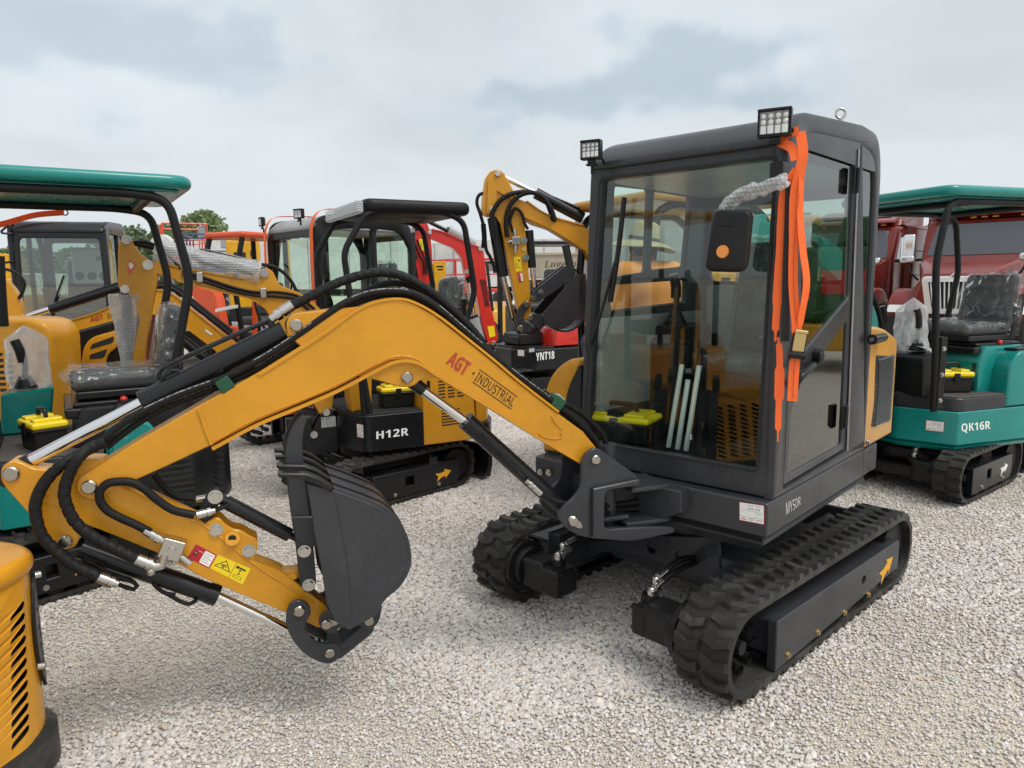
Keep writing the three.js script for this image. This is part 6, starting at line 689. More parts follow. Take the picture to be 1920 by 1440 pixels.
// ---------------------------------------------------------------- tail of the yellow digger right beside the camera
{
  const t = thing('canopy_excavator', 'digger with rounded yellow tail and slanted louvres, cut off at bottom left corner', 'excavator', [-1.965,0,-1.86,1.3439]);
  // wall unrolled along s, wrapped round a rounded plan
  const hw = .43, hd = .46, r = .24, y0 = .225, y1 = .755, sc = 2 * hw - 2 * r; // front run, right corner, right run
  const wrapAt = (s, o = 0) => { if (s < 0) return [-r + hw - sc / 2 + s + sc / 2 - (sc / 2) + (sc / 2), hd + o].map((q, i) => (i ? q : hw - r + s)); const L = Math.PI * r / 2; if (s < L) { const a = s / r; return [hw - r + Math.sin(a) * (r + o), hd - r + Math.cos(a) * (r + o)]; } return [hw + o, hd - r - (s - L)]; };
  const bendG = (g, o) => { const p = g.attributes.position; for (let i = 0; i < p.count; i++) { const [x, z] = wrapAt(p.getX(i), o + p.getZ(i)); p.setX(i, x); p.setZ(i, z); } g.computeVertexNormals(); return g; };
  const holes = []; for (let c = 0; c < 4; c++) for (let i = 0; i < 12; i++) { const s = -.33 + c * .105 + i * .004, y = .25 + i * .034; if (y < .64) holes.push([[s, y, .008], [s + .066, y + .022, .010], [s + .074, y + .036, .008], [s + .062, y + .042, .010], [s + .004, y + .020, .010]]); }
  const S1 = Math.PI * r / 2 + .5, strip = (a, b, hs) => { const P = [[a, y0]]; const n = Math.ceil((b - a) / .03); for (let i = 1; i <= n; i++) P.push([a + (b - a) * i / n, y0]); for (let i = 0; i <= n; i++) P.push([b + (a - b) * i / n, y1]); return bendG(norm(new THREE.ShapeGeometry(shapeOf(P, hs), 3)), 0); };
  const cellH = (a, b) => holes.filter((h) => h[0][0] > a && h[1][0] < b);
  const wall = [strip(-.62, .12, holes.filter((h) => h.every((q) => q[0] > -.61 && q[0] < .112)))]; for (let s = .12; s < S1; s += .03) wall.push(strip(s, Math.min(S1, s + .03), []));
  const top = ext([[-hw, hd, r], [hw, hd, r], [hw, -.5, .1], [-hw, -.5, .1]], 'y', y1 - .03, y1 + .035, { bevel: .034, seg: 4, curve: 16 });
  obj('tail_hood', [...wall, top], M.yellow, t); obj('inner_engine', [ext([[-hw + .04, hd - .05, r], [hw - .04, hd - .05, r], [hw - .04, -.5], [-hw + .04, -.5]], 'y', y0, y1 - .05, { curve: 12 })], M.padBlack, t);
  const gp = []; for (let i = 0; i < 40; i++) { const a = i / 40 * 6.283; gp.push([.215 + .09 * Math.cos(a), .52 + .19 * Math.sin(a)]); }
  const gh = []; for (let i = -4; i <= 4; i++) for (let j = -6; j <= 6; j++) { const x = .215 + i * .025 + (j % 2 ? .015 : 0), y = .52 + j * .029; if (((x - .215) / .074) ** 2 + ((y - .52) / .17) ** 2 < 1) gh.push([[x - .009, y - .010, .004], [x + .007, y - .006, .004], [x + .009, y + .012, .004], [x - .007, y + .008, .004]]); }
  obj('mesh_grille', [bendG(new THREE.ExtrudeGeometry(shapeOf(gp, gh), { depth: .010, bevelEnabled: false, curveSegments: 4 }).toNonIndexed(), .004)], M.black, t);
  objs('bolt', [[.22, .695], [.12, .44], [.27, .35]].map(([s, y]) => { const [x, z] = wrapAt(s, .012), [x2, z2] = wrapAt(s, .03); return [cyl([x, y, z], [x2, y, z2], .012, .011, 6)]; }), M.zinc, t);
  obj('rubber_bumper', [ext([[-hw - .012, hd + .012, r], [hw + .012, hd + .012, r], [hw + .012, -.5], [-hw - .012, -.5]], 'y', .08, .23, { bevel: .02, curve: 14 })], M.rubber, t); obj('latch_knob', [(() => { const [x, z] = wrapAt(.33, .02); return cyl([x - .03, .53, z], [x + .01, .53, z], .03, .026); })()], M.plastic, t);
  obj('body', [box(-.45, .45, .40, .72, -1.7, -.45, .04), box(-.42, .42, .72, 1.0, -1.0, -.42, .05), box(-.2, .2, .72, 1.05, -1.75, -1.5, .03)], M.yellow, t);
  obj('canopy_roof', [box(-.5, .5, 2.1, 2.17, -1.75, -.55, .04)], M.yellow, t); obj('seat', [box(-.22, .22, 1.1, 1.22, -1.1, -.7, .03), box(-.2, .2, 1.2, 1.6, -.72, -.62, .03)], M.seat, t);
  for (const s of [-.44, .44]) objs('canopy_post', [sweep([[s, .7, -1.68], [s, 2.1, -1.68]], .028, { n: 3 }), sweep([[s, .7, -.68], [s, 2.1, -.68]], .028, { n: 3 })], M.blackMat, t);
  undercarriage(t, fm([0, 0, -1.0, 0]), { half: .47, wide: .18, zf: .43, zr: -.43, y1: .37, guard: [.06, .25, -.36, .40], big: false, arrow: M.arrowY, mat: M.black, count: 36 });
}

// ---------------------------------------------------------------- man in a straw hat behind the cab
function field(joints, bones, cell, k, lo, hi) { // smooth union of tapered capsules, meshed
  const n = Math.ceil(Math.max(hi[0] - lo[0], hi[1] - lo[1], hi[2] - lo[2]) / cell), size = n * cell, mc = new MarchingCubes(n, new THREE.MeshBasicMaterial(), false, false, 200000), J = joints;
  const c = [(lo[0] + hi[0]) / 2, (lo[1] + hi[1]) / 2, (lo[2] + hi[2]) / 2];
  for (let z = 0; z < n; z++) for (let y = 0; y < n; y++) for (let x = 0; x < n; x++) {
    const p = [x, y, z].map((q, i) => c[i] + ((q - n / 2) / (n / 2)) * size / 2); let s = 0;
    for (const [a, b] of bones) { const A = J[a], B = J[b], d = [B[0] - A[0], B[1] - A[1], B[2] - A[2]], l = d[0] * d[0] + d[1] * d[1] + d[2] * d[2] || 1e-9, t = clamp(((p[0] - A[0]) * d[0] + (p[1] - A[1]) * d[1] + (p[2] - A[2]) * d[2]) / l), r = A[3] + (B[3] - A[3]) * t, q = Math.hypot(p[0] - A[0] - d[0] * t, p[1] - A[1] - d[1] * t, p[2] - A[2] - d[2] * t) - r; s += Math.exp(-q / k); }
    mc.field[x + y * n + z * n * n] = k * Math.log(Math.max(s, 1e-30));
  }
  mc.isolation = 0; mc.update(); const m = mc.count, g = new THREE.BufferGeometry();
  g.setAttribute('position', new THREE.BufferAttribute(mc.positionArray.slice(0, m * 3), 3)); g.scale(size / 2, size / 2, size / 2); g.translate(...c);
  const w = mergeVertices(g, 1e-5); w.computeVertexNormals(); return w;
}
{
  const P = [[.891,1.676,-4.75]][0], t = thing('person', 'man in a straw hat and orange shirt sitting behind the cab with his back turned', 'person', [P[0], .07, P[2], Math.PI + .45]);
  // seated on the digger's edge, facing away
  const J = { hip: [0, 1.10, 0, .135], hipL: [.09, 1.08, .02, .10], hipR: [-.09, 1.08, .02, .10], waist: [0, 1.24, -.01, .125], chest: [0, 1.44, -.01, .125], shL: [.17, 1.55, -.02, .068], shR: [-.17, 1.55, -.02, .068], ch2: [.08, 1.47, -.01, .11], ch3: [-.08, 1.47, -.01, .11], neck: [0, 1.60, 0, .058], head0: [0, 1.65, .05, .062], elL: [.25, 1.28, .04, .045], elR: [-.25, 1.28, .04, .045], wrL: [.20, 1.16, .26, .032], wrR: [-.20, 1.16, .26, .032], knL: [.13, 1.08, .44, .068], knR: [-.13, 1.08, .44, .068], anL: [.13, .68, .46, .042], anR: [-.13, .68, .46, .042], toL: [.14, .64, .60, .036], toR: [-.14, .64, .60, .036], crown: [0, 1.745, .055, .082], jaw: [0, 1.66, .11, .045], nose: [0, 1.695, .155, .012], earL: [.082, 1.70, .05, .014], earR: [-.082, 1.70, .05, .014] };
  const body = field(J, [['hip', 'waist'], ['waist', 'chest'], ['hipL', 'hipR'], ['ch2', 'ch3'], ['shL', 'shR'], ['chest', 'neck'], ['neck', 'head0'], ['shL', 'elL'], ['shR', 'elR'], ['elL', 'wrL'], ['elR', 'wrR'], ['hipL', 'knL'], ['hipR', 'knR'], ['knL', 'anL'], ['knR', 'anR'], ['anL', 'toL'], ['anR', 'toR']], .013, .018, [-.36, .58, -.20], [.36, 1.74, .66]);
  const head = field(J, [['crown', 'crown'], ['crown', 'head0'], ['head0', 'jaw'], ['jaw', 'nose'], ['earL', 'earL'], ['earR', 'earR'], ['neck', 'head0']], .005, .010, [-.13, 1.53, -.06], [.13, 1.84, .19]);
  const hand = (s) => { const h = {}, b = []; h.w = [s * .20, 1.16, .26, .030]; h.p = [s * .185, 1.14, .34, .028]; h.p1 = [s * .165, 1.145, .34, .022]; h.p2 = [s * .21, 1.14, .34, .022]; b.push(['w', 'p'], ['p1', 'p2'], ['w', 'p1'], ['w', 'p2']); [-.03, -.01, .012, .032].forEach((d, i) => { const L = [.055, .07, .075, .06][i]; h['a' + i] = [s * (.187) + d, 1.142, .355, .010]; h['b' + i] = [s * .187 + d * 1.2, 1.125, .355 + L * .6, .009]; h['c' + i] = [s * .187 + d * 1.2, 1.095, .355 + L * .8, .008]; b.push(['a' + i, 'b' + i], ['b' + i, 'c' + i]); }); h.t0 = [s * .155, 1.15, .29, .012]; h.t1 = [s * .14, 1.13, .335, .010]; h.t2 = [s * .15, 1.115, .36, .009]; b.push(['t0', 't1'], ['t1', 't2'], ['w', 't0']); return field(h, b, .004, .006, [s * .19 - .09, 1.05, .22], [s * .19 + .09, 1.22, .46]); };
  obj('body', [body, head, hand(1), hand(-1), ball([.03, 1.715, .132], .012), ball([-.03, 1.715, .132], .012)], M.skin, t);
  const J2 = Object.fromEntries(Object.entries(J).map(([k, q]) => [k, [q[0], q[1], q[2], q[3] + .016]])); J2.chest2 = [0, 1.50, -.02, .11]; J2.slL = [.235, 1.34, .02, .075]; J2.slR = [-.235, 1.34, .02, .075]; J2.col = [0, 1.585, -.005, .078];
  const sh = field(J2, [['hip', 'waist'], ['waist', 'chest'], ['ch2', 'ch3'], ['shL', 'shR'], ['chest2', 'col'], ['shL', 'slL'], ['shR', 'slR']], .012, .02, [-.36, .95, -.24], [.36, 1.66, .22]); { const p = sh.attributes.position; for (let i = 0; i < p.count; i++) { const x = p.getX(i), y = p.getY(i); p.setZ(i, p.getZ(i) + .012 * (fbm(x * 16 + y * 3, y * 5, 5, 3) - .5)); } sh.computeVertexNormals(); }
  obj('shirt', [sh], M.shirt, t);
  const J3 = Object.fromEntries(Object.entries(J).map(([k, q]) => [k, [q[0], q[1], q[2], q[3] + .014]])); obj('trousers', [field(J3, [['hip', 'hip'], ['hipL', 'knL'], ['hipR', 'knR'], ['hipL', 'hipR'], ['knL', 'anL'], ['knR', 'anR']], .014, .016, [-.3, .60, -.2], [.3, 1.24, .6])], M.jeans, t); objs('shoe', [1, -1].map((s) => box(s * .14 - .045, s * .14 + .045, .60, .69, .40, .67, .035)), M.blackMat, t);
  const hb = J.crown; obj('hair', [new THREE.SphereGeometry(.094, 20, 14, 0, 6.3, 0, 2.1).scale(.98, 1.02, 1.04).rotateX(-.5).translate(hb[0], hb[1] - .005, hb[2] - .012)], M.hair, t);
  const prof = [[0, .135], [.05, .132], [.082, .115], [.094, .06], [.100, .012], [.112, -.002], [.15, .004], [.19, -.012], [.212, -.020], [.210, -.026], [.19, -.018], [.15, -.003], [.108, -.010]].map(([a, b]) => new THREE.Vector2(a, b)); const hat = new THREE.LatheGeometry(prof, 40), hp = hat.attributes.position; for (let i = 0; i < hp.count; i++) { const r = Math.hypot(hp.getX(i), hp.getZ(i)), a = Math.atan2(hp.getX(i), hp.getZ(i)); if (r > .12) hp.setY(i, hp.getY(i) + (r - .12) * .16 * Math.cos(2 * a) - (r - .12) * .1); } hat.computeVertexNormals(); hat.rotateX(-.12).rotateZ(.10).translate(0, 1.765, .035); obj('straw_hat', [hat], M.straw, t); obj('hat_band', [new THREE.CylinderGeometry(.101, .104, .022, 30, 1, true).rotateX(-.12).rotateZ(.10).translate(0, 1.788, .035)], M.hair, t);
}
// ---------------------------------------------------------------- two maroon lorries at the right
const lorryTyre = (x, z, r, w) => [cyl([x - w / 2, r, z], [x + w / 2, r, z], r, r, 28)];
const emblem = canvasMat(128, 128, (x) => { x.clearRect(0, 0, 128, 128); x.translate(64, 64); x.rotate(Math.PI / 4); x.fillStyle = '#e4e6e8'; x.fillRect(-42, -42, 84, 84); x.fillStyle = '#8f2722'; x.fillRect(-24, -24, 48, 48); x.fillStyle = '#e4e6e8'; x.fillRect(-10, -30, 6, 60); }, { transparent: true, metalness: .3, roughness: .3 });
function lorry(label, f) {
  const t = thing('semi_truck', label, 'truck', f, 'maroon lorries');
  const hood = ext([[.02, .62], [.05, 1.62, .12], [-.9, 1.86, .3], [-2.0, 2.02], [-2.0, .9], [-1.2, .9], [-1.1, 1.15, .2], [-.35, 1.15, .2], [-.2, .62]], 'x', -.98, .98, { bevel: .10, seg: 4, curve: 8 }), hp = hood.attributes.position; for (let i = 0; i < hp.count; i++) { const k = .60 + .40 * clamp(-hp.getZ(i) / 1.5), y = hp.getY(i); hp.setX(i, hp.getX(i) * (y > 1.1 ? k : Math.min(1, k + .30))); } hood.computeVertexNormals();
  obj('bonnet', [toCreasedNormals(hood, .5)], M.maroon, t);
  objs('fender', [1, -1].map((s) => ext([[.0, .62], [.02, 1.02, .15], [-.35, 1.34, .25], [-1.05, 1.34, .25], [-1.45, 1.0, .1], [-1.3, .62], [-1.18, .95, .3], [-.42, .95, .3], [-.22, .62]], 'x', ...(s > 0 ? [.66, 1.18] : [-1.18, -.66]), { bevel: .07, seg: 3 })), M.maroon, t);
  const g = obj('grille_surround', [ext([[-.56, 1.58, .10], [.56, 1.58, .10], [.44, .86, .10], [-.44, .86, .10]], 'z', .06, .15, { bevel: .025, seg: 2, holes: [[[-.46, 1.50, .06], [.46, 1.50, .06], [.36, .94, .06], [-.36, .94, .06]]] })], M.silver, t);
  obj('grille_back', [ext([[-.48, 1.52], [.48, 1.52], [.38, .92], [-.38, .92]], 'z', .055, .07)], M.padBlack, g); for (let i = 0; i < 11; i++) { const k = (i - 5) / 5; obj('grille_bar', [sweep([[k * .40, 1.49, .11], [k * .32, .95, .11]], .014, { n: 2, m: 6 })], M.silver, g); }
  obj('emblem', [quad([[-.11, 1.66, .155], [.11, 1.66, .155], [.11, 1.44, .155], [-.11, 1.44, .155]], -.006)], emblem, g);
  obj('bumper', [ext([[-1.18, -.35], [-1.18, .02, .15], [-.9, .22, .1], [.9, .22, .1], [1.18, .02, .15], [1.18, -.35]], 'y', .36, .80, { bevel: .03, seg: 2 })], M.blackMat, t); objs('bumper_vent', [box(-.35, -.12, .55, .62, .215, .225), box(.12, .35, .55, .62, .215, .225), box(-.06, .06, .52, .64, .215, .228)], M.steel, t);
  for (const s of [1, -1]) { const h = obj('headlight', [ext([[.0, 1.02], [.06, .88], [-.3, .90], [-.42, 1.10, .1]], 'x', ...(s > 0 ? [.80, 1.16] : [-1.16, -.80]), { bevel: .03 })], M.led, t); }
  // cab
  const ws = [[-.94, 2.02, .04], [.94, 2.02, .04], [.84, 2.70, .08], [-.84, 2.70, .08]];
  obj('cab_body', [ext([[-1.98, .8], [-1.98, 2.0], [-2.42, 2.78, .1], [-3.1, 2.85], [-3.1, .8]], 'x', -1.04, 1.04, { bevel: .05, seg: 2 })], M.maroon, t);
  const tilt = (gs, dz = 0) => flat(gs).map((q) => { const p = q.attributes.position; for (let i = 0; i < p.count; i++) p.setZ(i, p.getZ(i) - 1.98 - (p.getY(i) - 2.0) * .56 + dz); q.computeVertexNormals(); return q; });
  obj('windshield', tilt([ext(ws, 'z', 0, .03)], .02), M.glassTruck, t); obj('windshield_trim', tilt([ext([[-1.0, 1.98, .05], [1.0, 1.98, .05], [.92, 2.76, .08], [-.92, 2.76, .08]], 'z', .0, .022, { holes: [ws] })], .015), M.maroon, t);
  for (const s of [1, -1]) { const dg = obj('door', [ext([[-2.1, .95], [-2.08, 2.0], [-2.42, 2.62, .1], [-3.0, 2.65, .06], [-3.0, .95]], 'x', ...(s > 0 ? [1.04, 1.07] : [-1.07, -1.04]), { bevel: .01 })], M.maroon, t); obj('door_glass', [ext([[-2.25, 2.0, .04], [-2.45, 2.52, .06], [-2.92, 2.55, .06], [-2.92, 2.0, .04]], 'x', ...(s > 0 ? [1.068, 1.076] : [-1.076, -1.068]))], M.glassTruck, dg);
    const mi = obj('wing_mirror', [box(s * 1.32 - .12, s * 1.32 + .12, 1.98, 2.50, -2.1, -2.0, .05)], M.chrome, t); objs('mirror_arm', [sweep([[s * 1.05, 1.95, -2.25], [s * 1.32, 1.93, -2.06]], .03, { n: 3 }), sweep([[s * 1.32, 1.92, -2.06], [s * 1.32, 2.0, -2.06]], .03, { n: 2 })], M.plastic, mi);
    const hm = obj('hood_mirror', [box(s * 1.02 - .13, s * 1.02 + .13, 1.86, 2.0, -.78, -.62, .04)], M.chrome, t); obj('mirror_arm', [sweep([[s * .80, 1.50, -.75], [s * .94, 1.66, -.70], [s * 1.02, 1.86, -.70]], .022, { n: 8 })], M.plastic, hm); }
  objs('marker_light', [-.7, -.2, 0, .2, .7].map((x) => box(x - .06, x + .06, 2.80, 2.84, -2.5, -2.4, .015)), M.amber, t);
  obj('roof_fairing', [ext([[-2.50, 2.80], [-2.62, 2.98, .1], [-3.3, 3.26, .4], [-4.6, 3.36, .2], [-4.7, 3.3], [-4.7, 2.7], [-3.1, 2.7]], 'x', -1.08, 1.08, { bevel: .12, seg: 4, curve: 8 }), ext([[-2.46, 2.84], [-2.2, 2.86, .04], [-2.3, 2.93, .04], [-2.7, 3.02]], 'x', -.95, .95, { bevel: .02 })], M.maroon, t); obj('fairing_seam', [box(-.8, .8, 3.02, 3.035, -2.72, -2.66)], M.padBlack, t);
  obj('sleeper', [ext([[-3.1, .8], [-3.1, 2.8], [-4.7, 2.9], [-4.7, .8]], 'x', -1.22, 1.22, { bevel: .05, seg: 2 }), ...[1, -1].map((s) => box(s * 1.2 - .03, s * 1.2 + .03, .9, 3.3, -5.3, -4.7, .03))], M.maroon, t); objs('side_panel_seam', [1, -1].flatMap((s) => [1.6, 2.2, 2.75].map((y) => box(s * 1.222 - .005, s * 1.222 + .005, y, y + .02, -4.65, -3.15, 0))), M.padBlack, t);
  for (const s of [1, -1]) for (const z of [-.75, -5.2, -6.5]) { const w = obj('wheel', lorryTyre(s * .98, z, .5, .3), M.rubber, t); obj('rim', [cyl([s * 1.10, .5, z], [s * 1.14, .5, z], .3, .26, 24)], M.chrome, w); }
  obj('chassis', [box(-.45, .45, .55, .85, -7.2, -.2, .02)], M.blackMat, t);
  return t;
}
lorry('maroon lorry facing the yard with a white chrome grille, behind the QK16R digger', [8.47,0,-13.8,-0.7330]); lorry('maroon lorry mostly hidden by the grey cab, left of the other maroon lorry', [6.95,0,-16.5,-0.7330]);
// ---------------------------------------------------------------- machines, trailers and lifts further off
const yonder = (u) => u;
function wheelAt(p, r, w, ax = 'x') { const [x, y, z] = p, a = ax === 'x' ? [[x - w / 2, y, z], [x + w / 2, y, z]] : [[x, y, z - w / 2], [x, y, z + w / 2]]; return cyl(a[0], a[1], r, r, 22); }
function scissorLift(label, p, ry, mat, base = mat, h = 2.2, group) {
  const t = thing('scissor_lift', label, 'lift', [...p, ry], group);
  obj('base', [box(-.6, .6, .3, .85, -1.2, 1.2, .05)], base, t); for (const x of [-.62, .62]) for (const z of [-.85, .85]) obj('wheel', [wheelAt([x, .3, z], .3, .2)], M.rubber, t);
  const n = 4, g = []; for (let i = 0; i < n; i++) for (const x of [-.45, .45]) { const y0 = .85 + (h - .85) * i / n, y1 = .85 + (h - .85) * (i + 1) / n; g.push(sweep([[x, y0, -1.0], [x, y1, 1.0]], .035, { n: 2, m: 6 }), sweep([[x + .04, y0, 1.0], [x + .04, y1, -1.0]], .035, { n: 2, m: 6 })); } objs('scissor_arm', g, M.steel, t);
  const d = obj('platform', [box(-.65, .65, h, h + .12, -1.3, 1.3, .02), box(-.64, -.60, h + .12, h + .5, .2, 1.0, .01)], mat, t), r = []; for (const x of [-.63, .63]) { r.push(sweep([[x, h + 1.1, -1.28], [x, h + 1.1, 1.28]], .028, { n: 2, m: 6 }), sweep([[x, h + .6, -1.28], [x, h + .6, 1.28]], .022, { n: 2, m: 6 })); for (const z of [-1.28, -.4, .4, 1.28]) r.push(sweep([[x, h, z], [x, h + 1.1, z]], .025, { n: 2, m: 6 })); } for (const z of [-1.28, 1.28]) r.push(sweep([[-.63, h + 1.1, z], [.63, h + 1.1, z]], .028, { n: 2, m: 6 }), sweep([[-.63, h + .6, z], [.63, h + .6, z]], .022, { n: 2, m: 6 })); objs('guard_rail', r, mat, d); obj('control_box', [box(.4, .6, h + .7, h + 1.05, .9, 1.25, .02)], M.greyLt, d);
  return t;
}
function trailer(label, p, ry, L = 13, mat = M.white, group) {
  const t = thing('box_trailer', label, 'trailer', [...p, ry], group); obj('box', [box(-1.25, 1.25, 1.2, 4.0, -L / 2, L / 2, .04)], mat, t); obj('frame_rail', [box(-.5, .5, .9, 1.2, -L / 2, L / 2, .02), box(-1.2, 1.2, .5, .6, -L / 2, -L / 2 + .1), ...[-.9, .9].map((x) => box(x - .05, x + .05, .2, 1.2, L / 2 - 3, L / 2 - 2.9))], M.blackMat, t); for (const x of [-1.0, 1.0]) for (const z of [-L / 2 + 1.4, -L / 2 + 2.7]) { const w = obj('wheel', [wheelAt([x, .5, z], .5, .4)], M.rubber, t); } const rb = []; for (let i = 0; i < L / 1.2; i++) for (const x of [-1.255, 1.255]) rb.push(box(x - .008, x + .008, 1.25, 3.95, -L / 2 + .5 + i * 1.2, -L / 2 + .56 + i * 1.2, 0)); objs('side_rib', rb, M.greyLt, t); return t;
}
const at = (q) => [q[0][0], 0, q[0][2]];
{ // orange digger behind the H12R boom
  const t = thing('canopy_excavator', 'orange canopy digger behind the bubble-wrapped yellow boom', 'excavator', [-3.384,0,-8.6,-0.4363]);
  obj('canopy_roof', [box(.02, .62, 2.10, 2.17, -.5, .3, .04)], M.orange, t); for (const x of [.06, .56]) { objs('canopy_post', [sweep([[x, .7, .3], [x - .05, 1.6, .36], [x, 2.1, .25]], .03, { bend: .1 }), sweep([[x, .7, -.42], [x, 2.1, -.42]], .03, { n: 2 })], M.blackMat, t); }
  obj('house', [box(.1, .6, .42, .72, -.8, .45, .05), box(.18, .38, .72, 1.12, .2, .4, .03), box(.15, .6, .72, .95, -.8, -.3, .05)], M.orange, t); obj('joystick', [cyl([.28, 1.1, .3], [.28, 1.25, .3], .07, .05), cyl([.28, 1.25, .3], [.28, 1.55, .33], .03)], M.plastic, t); obj('seat', [box(.1, .5, 1.1, 1.2, -.4, -.05, .04), box(.1, .5, 1.2, 1.6, -.45, -.36, .04)], M.seat, t);
  obj('boom', [ext([[.004,1.575],[.045,1.645,.02],[.28,1.55],[.453,1.52,.06],[.493,1.433],[.555,.909],[.392,.875],[.316,1.257,.1],[.155,1.433]], 'z', .49, .61, { bevel: .006 })], M.orange, t); objs('lift_cylinder', [cyl([.204,1.433,.55], [.288,1.139,.55], .04), cyl([.252,1.268,.55], [.352,.963,.55], .06)], M.zinc, t); obj('tie_strap', [ext([[.518,1.324],[.815,1.371],[.812,1.337],[.514,1.289]], 'z', .62, .66)], M.label, t);
  undercarriage(t, fm([0, 0, -.2, 0]), { half: .5, wide: .2, zf: .5, zr: -.5, y1: .40, guard: [.06, .26, -.4, .4], big: false, arrow: M.arrowW, mat: M.black, count: 36 });
  obj('side_pipe', [sweep([[.739,1.426,.3],[.695,.891,.3]], .03, { n: 2 })], M.orange, t);
}
scissorLift('orange scissor lift with raised platform rails, behind the teal canopy posts', at([[-10.758,2.674,-24]]), .5, M.orange, M.orange, 2.35); scissorLift('blue scissor lift beside the orange one, below the tree', at([[-9.448,2.454,-23]]), .3, M.blue, M.blue, 1.95);
scissorLift('red scissor lift beyond the red digger', at([[-1.646,1.891,-25]]), .7, M.red, M.red, 1.2);
{ const t = thing('lift_dish', 'round white dish beside the orange scissor lift', 'dish', [[-10.421,2.828,-22]][0]); t.position.y = 0; obj('disc', [cyl([0, 2.75, 0], [0, 2.75, .25], .32, .30, 28)], M.white, t); obj('mast', [cyl([0, 0, 0], [0, 2.5, 0], .06)], M.steel, t); }
{ const p = at([[-6.162,2.222,-17]]), t = thing('engine_loader', 'bright yellow machine hood with a round black filter, seen beside the dark cab', 'loader', [...p, .3]); obj('hood', [box(-.42, .30, .9, 2.58, -.8, .2, .06), box(.30, .75, 1.0, 1.6, -.8, .1, .05)], M.bright, t); obj('filter', [box(-.26, .0, 1.9, 2.3, .2, .215, .05), box(.1, .22, 2.2, 2.34, .2, .21, .01)], M.padBlack, t); obj('guard_rail', [sweep([[.5, 1.5, .1], [.5, 2.58, .1], [.95, 2.58, .1], [.95, 1.5, .1]], .03, { bend: .1 })], M.bright, t); obj('frame', [box(-.8, 1, .5, .9, -1.3, .3, .03)], M.blackMat, t); for (const x of [-.7, .8]) obj('wheel', [wheelAt([x, .45, .2], .45, .3)], M.rubber, t); }
{ const p = at([[-5.53,.994,-14]]), t = thing('flat_trailer', 'grey flatbed trailer with wheels and red lights behind the orange digger', 'trailer', [...p, 1.2]); obj('deck', [box(-1.1, 1.1, .75, .9, -3, 2.6, .02), box(-1.1, 1.1, .55, .72, -3, -2.9)], M.greyLt, t); objs('tail_light', [-.9, -.6, .2, .6, .9].map((x) => box(1.1, 1.115, .78, .86, x * 2 - .1, x * 2 + .1, .005)), M.red, t); for (const z of [-1.6, -.7, .6, 1.5]) { const w = obj('wheel', [wheelAt([1.0, .42, z], .42, .3)], M.rubber, t); obj('rim', [cyl([1.14, .42, z], [1.17, .42, z], .22, .2, 20)], M.greyLt, w); } obj('load', [box(-.5, .5, .9, 1.15, .5, 1.5, .03)], M.blackMat, t); }
{ const p = at([[-22.323,2.158,-33]]), t = thing('reefer_truck', 'white refrigerated box truck at the far left', 'truck', [...p, .25]); obj('box', [box(-.55, .75, 1.15, 2.15, -6, 0, .05)], M.white, t); obj('cooling_unit', [box(-.42, .52, 1.62, 2.1, 0, .12, .05)], M.glassTruck, t); obj('lower_body', [box(-.6, .8, .75, 1.15, -6, .1, .03)], M.greyLt, t); for (const x of [-.5, .7]) obj('wheel', [wheelAt([x, .4, -.6], .4, .25)], M.rubber, t); }
{ const p = at([[-18.387,1.898,-26]]), t = thing('flat_trailer', 'dark grey flatbed trailer parked at the far left edge', 'trailer', [...p, 1.35]); obj('deck', [box(-1.2, 1.2, 1.0, 1.25, -3, 3, .03), box(-1, 1, .7, 1.0, -3, 3, .03)], M.gray, t); for (const z of [-2, -1]) obj('wheel', [wheelAt([1, .45, z], .45, .3)], M.rubber, t); }
{ const p = at([[-21.024,2.268,-30]]), t = thing('wheel_loader', 'small orange-yellow loader at the far left edge', 'loader', [...p, .4]); obj('body', [box(-.8, .4, .8, 1.9, -1.5, .5, .08), box(-.5, .3, 1.9, 2.9, -.8, 0, .05)], M.bright, t); for (const x of [-.6, .4]) obj('wheel', [wheelAt([x, .6, .3], .6, .4)], M.rubber, t); }
{ const p = at([[-1.851,1.274,-19]]), t = thing('mast_lift', 'yellow mast lift standing behind the red digger arm', 'lift', [...p, .1]); obj('mast', [box(-.16, .16, .35, 2.1, -.2, .15, .02), box(-.38, -.16, 1.5, 2.05, -.2, .1, .02)], M.bright, t); obj('lettering', [quad([[-.12, 2.02, .156], [.12, 2.02, .156], [.12, 1.82, .156], [-.12, 1.82, .156]])], canvasMat(128, 96, (x) => { x.fillStyle = '#e8a400'; x.fillRect(0, 0, 128, 96); x.fillStyle = '#222'; x.fillRect(14, 16, 100, 24); x.fillRect(24, 54, 84, 22); }), t); obj('base', [box(-.7, .7, .2, .42, -.4, .4, .03)], M.blackMat, t); for (const x of [-.5, .1]) { const w = obj('wheel', [wheelAt([x, .28, .45], .28, .16, 'z')], M.rubber, t); obj('rim', [cyl([x, .28, .53], [x, .28, .55], .14, .13, 18)], M.white, w); } }
